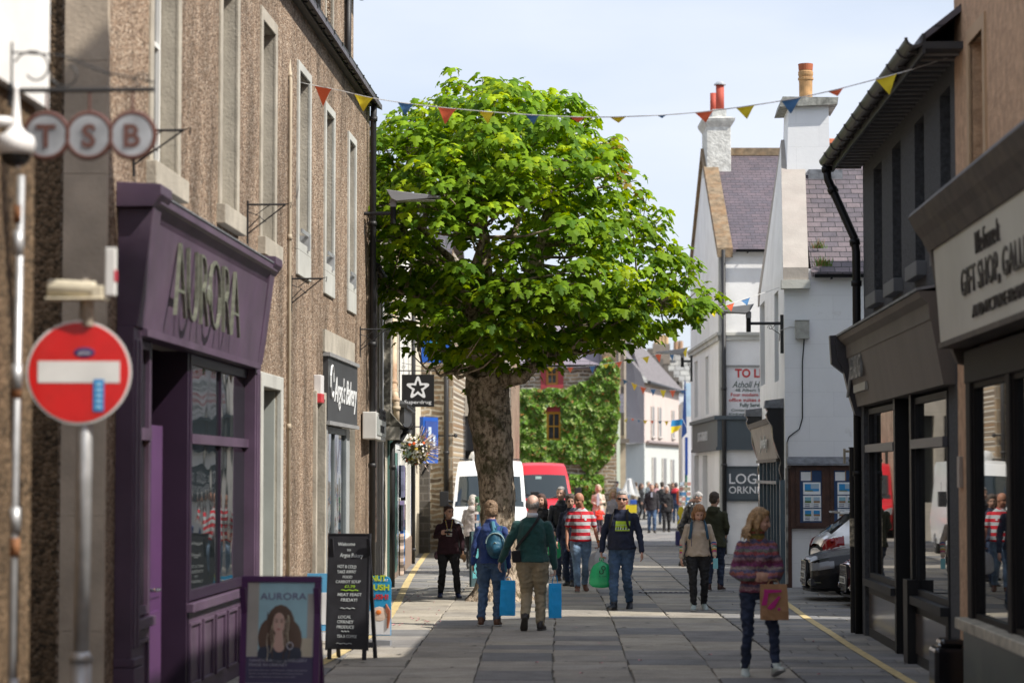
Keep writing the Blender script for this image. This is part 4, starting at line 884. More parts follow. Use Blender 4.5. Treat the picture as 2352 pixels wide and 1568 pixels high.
def peach_building():
    t = fthing(FRT, 'peach_harled_building', 'peach harled building at the right edge above the picture framing shop', 'building', 0)
    P = FRT.px; x0, x1 = 8.22, 33; H = 8.9; a = P(2230, 300)[0]; b = P(2262, 300)[0]; zt = P(2262, 62)[1]
    m = MB(); rects(m, x0, x1, 0, H, [(a, b, 4.75, zt), (b+2.6, b+3.6, 4.75, zt), (9.6, 15.5, 0, 3.3)], 0, .2); shell(m, x0, x1, 9, 0, H)
    m.m = 1; liner(m, x0+.1, x1-.1, 4, H-.2, .35); liner(m, x0+.1, x1-.1, 0, 3.6, 1.0); m.build('wall', [PEACH, plain((.03, .025, .02))], t)
    for q, r in ((a, b), (b+2.6, b+3.6)):
        o = win(t, q, r, 4.75, zt, .17, plain((.5, .36, .2)), GLASS, (0, 1)); s = MB(); surround(s, q, r, 4.75, zt, .13, .02, sill=True); s.build('surround', mat('peach_margin', (.50, .34, .2), .7, .06), o)
    mm = MB(); mm.prism([(-.3, H-.1), (4.5, H+3.0), (9.3, H-.1)], x0, x1, 'x'); mm.build('roof', SLATED, t)
    s = fthing(FRT, 'framing_shopfront', 'black framed shopfront with a large cream signboard in dark capital letters', 'shopfront')
    x0 = 9.5; x1 = 15.9; bt = mat('weathered_brown_black', (.055, .042, .036), .6, .4, 5, .2, 20, dirt=.5, dcol=(.16, .12, .07))
    Q = lambda u, v: FRT.px(u, v, .36); zt = Q(2153, 583)[1]+.02; zb = Q(2182, 775)[1]
    m = MB(); m.prism([(-.36, zb-.02), (-.42, zt), (0, zt), (0, zb-.02)], x0+.12, x1, 'x'); m.build('signboard', mat('cream_signboard', (.52, .50, .43), .5, .06, 1.2, dirt=.15, dcol=(.3, .25, .18)), s)
    m = MB(); m.prism([(0, zt), (-.44, zt), (-.5, zt+.12), (-.56, zt+.2), (-.62, zt+.32), (-.6, zt+.36), (0, zt+.42)], x0-.1, x1, 'x'); m.box(x0+.1, x1, -.38, -.1, zb-.07, zb-.02); m.build('cornice', bt, s)
    m = MB(); m.prism([(0, zb-.25), (-.2, zb-.2), (-.3, zb+.05), (-.44, zt), (-.55, zt+.3), (0, zt+.38)], x0-.05, x0+.1, 'x'); m.build('console', bt, s, bevel=.01)
    ink = plain((.03, .022, .02), .5); m = MB(); y = -.405
    a1 = Q(2218, 650)[0]; b1 = a1+3.7; m.text('GIFT SHOP, GALLERY', a1, Q(2204, 688)[1], .235, b1-a1, y=y+.02, dep=.02, align='L', bold=.0)
    a2 = Q(2256, 600)[0]; b2 = Q(2312, 570)[0]; m.text('We Frame It', a2, Q(2247, 590)[1], .2, b2-a2, y=y, dep=.02, align='L', shear=.15, bold=-.02)
    a3 = Q(2240, 730)[0]; m.text('AND PICTURE FRAMING SERVICE', a3, Q(2228, 735)[1], .11, 3.9, y=y+.035, dep=.02, align='L', bold=-.01); m.build('lettering', ink, s)
    fr = mat('black_shop_frame', (.010, .008, .008), .6, .2, spec=.2)
    m = MB(); m.box(x0+.25, x0+.5, -.16, .1, .0, zb-.1); m.box(x0+2.4, x0+2.6, -.16, .1, .75, zb-.1); m.box(x0+4.9, x0+5.1, -.16, .1, 0, zb-.1); m.box(x0+.25, x1, -.17, 0, zb-.4, zb-.1); m.build('shop_frame', fr, s, bevel=.01)
    for q, r in ((x0+.5, x0+2.4), (x0+2.6, x0+4.9)):
        w = win(s, q, r, .78, zb-.4, -.1, fr, GLASSF, (0, 0), .05)
    m = MB(); m.box(x0+.2, x0+5, -.27, 0, .68, .78); m.build('sill', mat('worn_cream_sill', (.42, .38, .3), .6, .3, 6), s, bevel=.01)
    m = MB(); m.box(x0+.25, x0+4.95, -.2, 0, 0, .68); m.build('stall_riser', mat('green_marble', (.035, .05, .03), .25, .6, 4, dirt=.4, dcol=(.2, .19, .12)), s)
    p = FRT.w(8.35, -.18); k = thing('plinth_block', 'glossy black plinth block at the foot of the peach wall', 'plinth', p, FRT.a); m = MB(); m.box(-.2, .25, -.12, .18, 0, .42); m.box(-.14, .2, -.06, .18, .42, .5); m.build('block', mat('gloss_black', (.01, .01, .012), .12), k, bevel=.04)
    k = thing('name_plate', 'small grey plate on the narrow strip of peach wall', 'plate', FRT.w(8.45, -.02, 2.1), FRT.a); m = MB(); m.box(-.07, .07, -.02, .02, -.15, .15); m.build('plate', plain((.35, .3, .26), .4), k, bevel=.005)
peach_building()
def lane_shade_block():
    # unseen blocks added to keep the street in shade but for a gap
    t = thing('lane_shade_block', 'unseen block added across the side lane to shade the street', 'building', (9.2, 35.6, 0)); m = MB(); m.box(-1.2, 9, -1.7, 7.9, 0, 10.8); m.build('wall', WHITE, t)
    m = MB(); m.prism([(-1.8, 10.8), (3.1, 11.1), (8.0, 10.8)], -1.2, 9.2, 'x'); m.build('roof', SLATED, t)
    t = thing('back_shade_block', 'hidden block added behind the white chimney house to shadow the corner house', 'building', (6.6, 53.4, 0)); m = MB(); m.box(0, 8, 0, 9.3, 0, 9.7); m.build('wall', WHITE, t); m = MB(); m.prism([(0, 9.7), (4.5, 9.95), (9.3, 9.7)], 0, 8, 'x'); m.build('roof', SLATED, t)  # hidden block added to cast the slanting shadow on the corner house
    t = thing('tall_shade_block', 'unseen tall block added by the right pavement to shade the end wall', 'building', (3.5, 12.0, 0)); m = MB(); m.box(0, 7, 0, 3.5, 0, 14.4); m.build('wall', PEACH, t); m = MB(); m.prism([(0, 14.4), (1.75, 15.4), (3.5, 14.4)], 0, 7, 'x'); m.build('roof', SLATED, t)  # unseen block added and sized to shade the brown end wall
lane_shade_block()
def white_house_near():
    X0, Y0 = 3.25, 45.0; t = thing('white_chimney_house', 'white house with a tall chimney and mottled slate roof beside the dark grey building', 'building', (X0, Y0, 0))
    ze = RY(1850, 617, Y0).z; Dp = 7.4; ym = Dp/2; zr = RY(1890, 340, Y0+ym).z+.05; W = 9.5
    Z = lambda v, Y=Y0: RY(1400, v, Y).z
    # street gable faces -x
    gops = []
    for (ul, ur, vt, vb) in ((1746, 1757, 691, 882), (1779, 1788.5, 667, 874)):
        def yy(u): d = ray(u, 800); return X0/d.x*d.y-Y0
        gops.append((yy(ur), yy(ul), Z(vb, Y0+yy(ur)), Z(vt, Y0+yy(ur))))
    m = MB(); m.quad((0, 0, 0), (W, 0, 0), (W, 0, ze), (0, 0, ze))
    g = MB(); rects(g, -Dp, 0, 0, ze, [(-b, -a, c, d) for a, b, c, d in gops], 0, .16)   # built facing -y, turned to face -x
    gv = [(v[1], -v[0], v[2]) for v in g.v]; m.m = 2; m.add(gv, g.f); m.add([(0, 0, ze), (.22, ym, zr), (0, Dp, ze)], [(0, 1, 2)]); m.m = 0
    m.quad((0, Dp, 0), (0, Dp, ze), (W, Dp, ze), (W, Dp, 0)); m.quad((W, 0, 0), (W, Dp, 0), (W, Dp, ze), (W, 0, ze)); m.m = 1; m.quad((.15, .1, 3), (.15, Dp-.1, 3), (.15, Dp-.1, ze), (.15, .1, ze))
    m.build('wall', [WHITEB, plain((.16, .17, .18), .4), WHITE], t)
    rf = roofmesh(t, .5, W, 0, Dp, ze, zr, SLATE2, .1)
    s = (zr-ze)/ym; sk = MB(); [sk.loft([[(o-.03, y, z+.12), (o+.44, y, z+.12), (o+.44, y, z-.14), (o-.03, y, z-.14)] for y, z, o in P_]) for P_ in (((-.14, ze-.14*s, 0), (ym, zr, .25)), ((ym+.01, zr-.01, .25), (Dp+.1, ze-.05, 0)))]; sk.build('skew', mat('pinkish_cement', (.38, .345, .31), .85, .1, 2, .3, 20, dirt=.35, dcol=(.38, .3, .27)), t)
    sk = MB(); sk.box(-.06, .47, -.2, .1, ze-.38, ze-.22); sk.build('skew_stone', PALES, t)
    c = MB(); cx0, cx1, cy0, cy1 = .26, 1.12, ym-.95, ym+.35; zc = Z(243, Y0+cy0); zb = Z(410, Y0+cy0)
    c.loft([[(cx0+o, cy0, z), (cx1-o*.5, cy0, z), (cx1-o*.5, cy1, z), (cx0+o, cy1, z)] for o, z in ((-.06, zb-1.6), (0, zb), (.05, zc))])
    ch = c.build('chimney', WHITEB, t)
    c = MB(); c.prism([(cx0-.14, zc-.06), (cx1+.14, zc-.02), (cx1+.16, zc+.12), (cx0-.08, zc+.14)], cy0-.14, cy1+.14); c.build('chimney_cap', mat('lichened_cap', (.3, .3, .27), .9, .4, 8, .5, 20, dirt=.5, dcol=(.6, .6, .55)), ch)
    p = MB(); px = RY(1846, 200, Y0+ym).x-X0; p.lathe(px, cy0+.45, [(zc+.1, .13), (zc+.55, .135), (zc+.56, .155), (zc+.6, .155), (zc+.61, .135), (zc+.66, .15), (zc+.72, .15), (zc+.75, .13)], 20); po = p.build('chimney_pot', mat('buff_terracotta', (.52, .3, .13), .8, .25, 8, dirt=.3, dcol=(.15, .1, .06)), ch, smooth=False)
    p = MB(); p.lathe(px, cy0+.45, [(zc+.75, .14), (zc+.88, .15), (zc+.88, .12)], 20); p.build('pot_rim', plain((.42, .12, .05), .8), po)
    rt = MB(); rt.tube([(1.1, ym, zr+.04), (W, ym, zr+.04)], .1, 8); rt.build('ridge_tiles', plain((.42, .13, .06), .8), t)
    fl = MB(); fl.box(.68, 1.35, cy0-.12, cy0+.1, zr-s*.95-.12, zr-s*.95+.1); fl.build('lead_flashing', LEAD, t)
    gutter(t, .55, 6, -.2, ze-.12, .065, BLACK, 1.0)
    gw = MB(); gw.cols = []; rr = random.Random(8)
    for cx, cz, n in ((.72, ze+.04, 130), (.68, ze+.42, 50)):
        for k in range(n):
            x = cx+rr.gauss(0, .07); d = Vector((rr.gauss(0, .4), rr.gauss(-.2, .3), 1)).normalized(); l = rr.uniform(.08, .24); w = .008; y = -.1+(cz-ze)/s
            gw.add([(x-w, y, cz), (x+w, y, cz), (x+d.x*l, y+d.y*l, cz+d.z*l)], [(0, 1, 2)]); c = rr.choice([(.1, .2, .03), (.14, .25, .04), (.3, .15, .08)]); gw.cols += [(*c, 1)]*3
    go = gw.build('grass_tuft', attrmat('weed_grass', .8, 10, .1, 0)); go.location = (X0, Y0, 0); tag(go, 'green weeds sprouting from the gutter at the foot of the chimney gable', 'weeds', kind='stuff')
    # projecting shopfront on the gable
    sh = thing('corner_shopfront', 'small shopfront with big black scrolled consoles on the white chimney house', 'shopfront', (X0, Y0, 0))
    y0, y1 = .3, 7.1; z1 = 3.1; z0 = 2.38
    for ya, lab in ((y0, 0), (y1-.32, 1)):
        m = MB(); prof = [(0, z0-.45), (-.05, z0-.4), (-.09, z0-.2), (-.06, z0-.05), (-.12, z0+.1), (-.2, z0+.35), (-.22, z0+.6), (-.30, z1+.0), (-.33, z1+.1), (-.30, z1+.16), (-.33, z1+.22), (0, z1+.22)]
        m.prism(prof, ya, ya+.3); k = m.build('console', mat('gloss_black_paint', (.012, .012, .014), .25, .1), sh, bevel=.006)
        m = MB(); m.prism([(.0, z1+.22), (-.36, z1+.22), (-.34, z1+.36), (0, z1+.4)], ya-.03, ya+.34); m.build('lead_cap', LEAD, k)
    m = MB(); m.prism([(0, z0), (-.1, z0), (-.24, z1-.06), (0, z1-.06)], y0+.3, y1-.32); m.build('fascia', mat('taupe_board', (.25, .22, .19), .5), sh)
    m = MB(); m.prism([(0, z1-.06), (-.27, z1-.06), (-.3, z1+.04), (0, z1+.08)], y0+.3, y1-.32); m.prism([(0, z0-.06), (-.13, z0-.06), (-.13, z0), (0, z0)], y0+.3, y1-.32); m.build('cornice', plain((.09, .075, .065), .6), sh)
    tm = MB(); tm.text('Jewellery', 0, 0, .26, 2.2, y=0, dep=.02, shear=.3, bold=.01); m = MB(); cy = (y0+y1)/2-.6; m.add([(-.19+v[1]-.02*0, cy-v[0], z0+.22+v[2]) for v in tm.v], tm.f); m.build('lettering', plain((.65, .65, .62)), sh)
    m = MB(); m.quad((-.07, y0+.3, .5), (-.07, y0+.3, z0-.05), (-.07, y1, z0-.05), (-.07, y1, .5)); m.quad((-.072, y0+.02, .05), (-.072, y0+.02, z0-.4), (-.072, y0+.3, z0-.4), (-.072, y0+.3, .05)); m.build('window', glassy('shop_mirror_glass', (.02, .02, .02), .02, .1, 1.7), sh)
    m = MB(); bl = plain((.09, .13, .16), .4)
    for y in (.7, 1.5, 2.3, 3.4, 4.6, 5.8): m.box(-.12, -.06, y, y+.08, .5, z0-.05)
    m.box(-.13, -.05, y0+.3, y1-.3, 1.9, 1.96); m.box(-.12, 0, y0, y1, 0, .5); m.box(-.09, 0, y0-.18, y0, 0, z0-.4); m.build('window_bars', bl, sh)
    m = MB(); m.box(.0, .11, -.03, .0, 0, 2.2); m.build('corner_panel', mat('brown_varnish', (.075, .03, .02), .4), sh)
    # notice board
    a = RY(1815, 1100, Y0); zt = RY(1815, 1066, Y0).z; zb = RY(1815, 1213, Y0).z; nb = thing('notice_board', 'double brown wooden notice board with property posters on the white wall', 'notice board', (a.x, Y0, 0)); wdm = mat('brown_varnished_wood', (.075, .032, .02), .4, .3, 6)
    m = MB(); m.box(0, 3.2, -.09, 0, zb, zt); m.build('case', wdm, nb, bevel=.008)
    m = MB(); m.prism([(-.2, zt+.0), (0, zt+.14), (0, zt)], -.06, 3.3, 'x'); m.box(-.06, 3.3, -.22, 0, zt-.02, zt+.02); m.build('lead_roof', LEAD, nb)
    rr = random.Random(6)
    for k, x in enumerate((.17, .80, 1.4)):
        w = .40; f = MB(); f.box(x-.07, x+w+.07, -.12, -.09, zb+.05, zb+.11); f.box(x-.07, x+w+.07, -.12, -.09, zt-.11, zt-.05); f.box(x-.07, x-.01, -.12, -.09, zb+.11, zt-.11); f.box(x+w+.01, x+w+.07, -.12, -.09, zb+.11, zt-.11)
        d = f.build('case_door', wdm, nb); pm = MB(); C = [plain((.9, .93, .96), .4), plain((.02, .06, .16), .4), plain((.03, .32, .7), .4), plain((.12, .2, .07), .4), plain((.4, .55, .68), .4), plain((.35, .22, .12), .4), plain((.25, .5, .6), .4)]
        def R(x0, x1, z0, z1, c, y=-.094): pm.m = c; pm.box(x0, x1, y, y+.003, z0, z1)
        R(x, x+w, zb+.11, zt-.11, 1, -.092); R(x+.02, x+w*.5, zt-.3, zt-.14, 0); R(x+w*.5, x+w-.02, zt-.3, zt-.14, 1); R(x+w*.5, x+w*.55, zt-.3, zt-.12, 5, -.096)
        h = (zt-zb-.45); z = zt-.33
        for r in range(3):
            hh = h/3
            if r == 0: R(x+.06, x+w-.02, z-hh+.02, z, 0, -.096); R(x+.09, x+w-.05, z-hh+.08, z-.03, 2, -.099); R(x+.09, x+w*.6, z-hh+.08, z-hh*.6, 3, -.101); R(x+w*.5, x+w-.05, z-.12, z-.03, 4, -.101)
            else:
                for j in range(2):
                    xa = x+.06+j*(w-.08)/2; R(xa, xa+w*.42, z-hh+.02, z, 0, -.096); c = rr.choice([2, 4, 6]); R(xa+.03, xa+w*.36, z-hh*.55, z-.03, c, -.099); R(xa+.03, xa+w*.36, z-hh*.55, z-hh*.4, rr.choice([3, 5]), -.101)
                    for q in range(3): R(xa+.03, xa+w*.3, z-hh*.7-.03*q, z-hh*.7-.03*q+.012, 1, -.099)
            z -= hh
        pm.build('poster_display', C, d)
    # meter box, cables
    p = RY(1842, 758, Y0); mb_ = thing('meter_box', 'weathered grey metal cabinet on the upper white wall', 'meter box', (p.x, Y0, p.z)); m = MB(); m.box(-.125, .125, -.14, 0, -.165, .165); m.build('cabinet', mat('weathered_grey', (.42, .42, .38), .6, .2, 9, dirt=.4), mb_, bevel=.008); m = MB(); m.box(-.13, .13, -.15, 0, .165, .18); m.build('cabinet_lid', plain((.3, .3, .28)), mb_)
    pts = [(1847, 775), (1846, 795), (1843, 830), (1843, 900), (1843, 960), (1836, 985), (1822, 995), (1812, 1003), (1808, 1015)]
    m = MB(); m.tube([RY(u, v, Y0-.03) for u, v in pts], .012, 6); o = m.build('electric_cable', BLACK); tag(o, 'black cable looping down the white wall from the meter box', 'cable')
    m = MB(); m.tube([RY(1808, 1015, Y0-.03), RY(1808, 1340, Y0-.03)], .02, 8); o = m.build('cable_conduit', mat('rusty_conduit', (.35, .33, .3), .6, .5, 5)); tag(o, 'thin grey conduit left of the notice board', 'pipe')
    m = MB(); m.tube([RY(u, v, Y0-.02) for u, v in ((1790, 760), (1815, 750), (1835, 752), (1845, 765), (1846, 780))], .006, 5); o = m.build('lamp_cable', plain((.5, .48, .44))); tag(o, 'thin pale wire linking the lamp bracket and the meter box', 'cable')
white_house_near()
def lamp(name_lb, base, arm, flip, z_head, grp='box-headed street lamps on wall brackets'):
    """base = wall point; arm length along -x (flip=-1) or +x"""
    t = thing('street_lamp', name_lb, 'street lamp', base, 0, grp); f = flip; m = MB()
    m.box(-.03, .03, -.03, .03, -.48, .24); m.tube([(0, 0, .08), (f*arm, 0, .08)], .028, 8)
    m.tube([(f*arm*.2, 0, .05), (f*arm*.3, 0, -.02), (f*.04, 0, -.12), (f*.05, 0, -.25)], .008, 5); m.tube([(f*(arm*.35+.05*math.cos(k*.7)*(1-k/14)), 0, -.0+.05*math.sin(k*.7)*(1-k/14)) for k in range(12)], .006, 5)
    m.build('bracket', IRON, t); m = MB(); m.cyl(f*arm, 0, -.08, .2, .045, n=12); m.build('cap', BLACK, t)
    g = mat('lamp_grey', (.27, .27, .28), .45, .1); m = MB()
    pr = [(-.1, .44), (-.02, .30), (.06, .26), (.72, .31), (.74, .34), (.36, .38)]
    m.prism([(f*(arm-.0)+f*a, b) for a, b in pr], -.14, .14); m.box(f*arm-.05, f*arm+.05, -.05, .05, .18, .3)
    for k in range(4): x = f*(arm+.42+.07*k); m.box(x-.012, x+.012, -.1, .1, .33, .37)
    m.build('lamp_head', g, t, bevel=.008); m = MB(); m.box(min(f*(arm+.15), f*(arm+.66)), max(f*(arm+.15), f*(arm+.66)), -.1, .1, .27, .285); m.build('lens', plain((.55, .55, .5), .2), t)
    return t
p = RY(1791, 760, 45.3); lamp('grey box-headed street lamp on the white chimney house', (3.22, 45.25, p.z+.06), .62, -1, 0)
p = RY(832, 520, 37.4); lamp('grey box-headed street lamp in front of the tree at the terrace corner', (-3.86, 37.4, p.z+.12), .5, 1, 0)
p = RY(2784/2352*2352-40 if 0 else 1588, 836, 66); o = lamp('small street lamp head beside the tall corner house', (RY(1588, 836, 67).x, 67, RY(1588, 836, 67).z), .25, -1, 0)
def white_house_far():
    F = Frame(2.93, 64, 2.7); P = F.px; t = fthing(F, 'corner_house', 'tall white corner house with red chimney pots and a dark grey shop band', 'building')
    ze = P(1700, 566)[1]; Dp = 9.7; ym = Dp/2; W = 9; zr = RY(1700, 352, 64+ym).z; zc = P(1690, 772)[1]; s = (zr-ze)/ym
    G = Frame(2.93, 64, 2.7+90)     # street side seen as local x going away
    gops = []
    def gy(u): d = ray(u, 900); c = Vector((0, 0, CAMZ)); tt = (G.o-c).dot(G.dy)/d.dot(G.dy); return (c+d*tt-G.o).dot(G.dx)
    for ul, ur, vt, vb in ((1595, 1602.5, 828, 957), (1620.5, 1627.5, 817, 951), (1594, 1604, 1045, 1200), (1613, 1624, 1045, 1220)):
        y0_, y1_ = gy(ur), gy(ul); d = 64+y0_; gops.append((y0_, y1_, RY(1400, vb, d).z, RY(1400, vt, d).z))
    m = MB(); m.quad((.0, 0, 0), (W, 0, 0), (W, 0, ze), (.0, 0, ze)); g = MB(); rects(g, -Dp, 0, 0, ze, [(-b, -a, c, d) for a, b, c, d in gops], 0, .15); m.add([(v[1], -v[0], v[2]) for v in g.v], g.f)
    m.add([(0, 0, ze), (0, ym, zr), (0, Dp, ze)], [(0, 1, 2)]); m.quad((0, Dp, 0), (0, Dp, ze), (W, Dp, ze), (W, Dp, 0)); m.quad((W, 0, 0), (W, Dp, 0), (W, Dp, ze), (W, 0, ze)); m.m = 1; m.quad((.14, .3, 0), (.14, Dp-.3, 0), (.14, Dp-.3, ze-.5), (.14, .3, ze-.5)); m.build('wall', [WHITE, plain((.3, .31, .32))], t)
    m = MB(); m.box(-.07, W, -.07, 0, zc-.1, zc+.08); m.box(-.07, 0, -.07, Dp, zc-.1, zc+.08); m.box(-.11, W, -.11, -.07, zc+.02, zc+.1); m.box(-.11, -.07, -.11, Dp, zc+.02, zc+.1); m.build('string_course', PALES, t)
    roofmesh(t, .3, W, 0, Dp, ze, zr, SLATE, .12); gutter(t, .4, W, -.25, ze-.1, .07, BLACK, 1.2)
    sk = MB(); sk.prism([(-.15, ze-.05), (ym, zr+.14), (Dp, ze+.02), (Dp, ze-.15), (ym, zr-.1), (-.15, ze-.3)], -.08, .33, 'x'); sk.build('skew', SKEW, t); rd = MB(); rd.box(.3, W, ym-.16, ym+.16, zr-.08, zr+.14); rd.build('ridge_stones', SKEW, t)
    # chimney
    c = MB(); cy0, cy1 = ym-1.0, ym+.5; yb = 64+cy0; zt = RY(1640, 285, yb).z; zb = RY(1640, 398, yb).z; a = RY(1627, 330, yb).x-F.w(0, cy0).x; b = RY(1679, 330, yb).x-F.w(0, cy0).x
    rc = mat('weathered_white_harl', (.66, .66, .62), .95, .25, 7, 1, 16, dirt=.5, dcol=(.36, .34, .28)); c.box(a-.05, b, cy0, cy1, zb, zt); c.box(a-.0, .35, cy0+.05, cy1, zb-1.8, zb); ch = c.build('chimney', rc, t, bevel=.02)
    c = MB(); c.loft([[(a-o-.05, cy0-o, z), (b+o, cy0-o, z), (b+o, cy1+o, z), (a-o-.05, cy1+o, z)] for o, z in ((0, zt-.08), (.1, zt+.08), (.12, zt+.16), (0, zt+.2))]); c.box(a+.12, b-.12, cy0, cy1-.2, zt+.2, zt+.42); c.build('chimney_cap', rc, ch)
    for k, (u, v0, r) in enumerate(((1653, 192, .12), (1641, 204, .09))):
        p = MB(); x = RY(u, 220, yb+.4).x-F.w(0, cy0+.4).x; p.cyl(x, cy0+.3+.5*k, zt+.3, RY(u, v0, yb).z, r, r*.95); po = p.build('chimney_pot', plain((.42, .07, .04), .7), ch, smooth=True)
        if k == 0: p = MB(); zz = RY(u, v0, yb).z; p.lathe(x, cy0+.3, [(zz, .17), (zz+.03, .17), (zz+.09, .1)], 14); p.build('cowl', GALV, po)
    # quoin strip and pipes
    q = MB(); q.box(-.03, .1, -.03, .25, 0, ze-.1); q.build('corner_strip', PALES, t); downpipe(t, [(.08, -.12, 0), (.08, -.12, ze-.1)], .06)
    # grey shop band
    z1 = P(1690, 963)[1]; z0 = P(1690, 1026)[1]; gm = mat('slate_blue_paint', (.07, .09, .105), .5, .08); sb = fthing(F, 'shop_band', 'slate grey shop fascia band wrapping the corner of the tall white house', 'shop sign')
    m = MB(); m.box(-.1, W, -.1, 0, z0, z1); m.box(-.1, 0, 0, 8, z0, z1); m.box(-.18, W, -.18, 0, z1, z1+.1); m.box(-.18, 0, 0, 8.1, z1, z1+.1); m.box(-.14, W, -.14, 0, z0-.08, z0); m.box(-.14, 0, 0, 8, z0-.08, z0); m.build('fascia', gm, sb)
    tm = MB(); tm.text('LOG ORKNEY', 0, 0, .26, 3.2, y=0, dep=.02); m = MB(); m.add([(-.1+v[1], 4.3-v[0], z0+.22+v[2]) for v in tm.v], tm.f); m.build('lettering', plain((.6, .6, .6)), sb)
    s = fthing(F, 'log_sign', 'framed slate grey wall sign with white capitals LOG ORKNEY', 'sign'); a = P(1663, 1100)[0]; zt = P(1663, 1070)[1]; zb = P(1663, 1150)[1]; w = 1.3
    m = MB(); m.box(a, a+w, -.06, 0, zb, zt); m.build('board', gm, s); m = MB(); m.box(a, a+w, -.08, -.06, zt-.05, zt); m.box(a, a+w, -.08, -.06, zb, zb+.05); m.box(a, a+.05, -.08, -.06, zb+.05, zt-.05); m.build('frame', plain((.04, .055, .065), .4), s)
    h = zt-zb; m = MB(); m.text('LOG', a+.13, zb+h*.5, .27, .72, y=-.06, align='L', bold=.008); m.text('ORKNEY', a+.12, zb+h*.22, .19, 1.02, y=-.06, align='L', bold=.01); m.build('lettering', plain((.8, .8, .8)), s)
    s = fthing(F, 'to_let_sign', 'white estate sign reading TO LET in red on the tall white house', 'sign'); a = P(1668.5, 900)[0]; zt = P(1668, 843)[1]; zb = P(1668, 958)[1]; w = 1.4; h = zt-zb
    m = MB(); m.box(a, a+w, -.05, 0, zb, zt); m.build('board', plain((.72, .72, .74), .4), s); m = MB(); m.box(a-.02, a+w+.02, -.08, 0, zt, zt+.05); m.box(a, a+w, -.07, 0, zb-.03, zb); m.build('frame', plain((.3, .3, .29)), s)
    rd = plain((.5, .03, .03)); gn = plain((.04, .08, .06)); Z = lambda v: P(1668, v)[1]; cx = a+w/2; m = MB()
    m.text('TO LET', cx, Z(866), .22, .95, y=-.052, bold=.03); m.text('Four modern in town', cx, Z(910), .095, 1.18, y=-.052, bold=.01); m.text('office suites available', cx, Z(922), .095, 1.28, y=-.052, bold=.01); m.m = 1
    m.text('Atholl House', cx, Z(890), .18, 1.1, y=-.052, shear=.35); m.text('48 Albert Street', cx, Z(899), .08, .95, y=-.052); m.text('Fully Serviced', cx, Z(934), .1, .7, y=-.052, bold=.015); m.text('Contact: Lows Orkney', cx, Z(944), .07, 1.16, y=-.052, shear=.3); m.text('Kirkwall', cx-.4, Z(953), .07, .5, y=-.052, shear=.3); m.build('lettering', [rd, gn], s)
white_house_far()
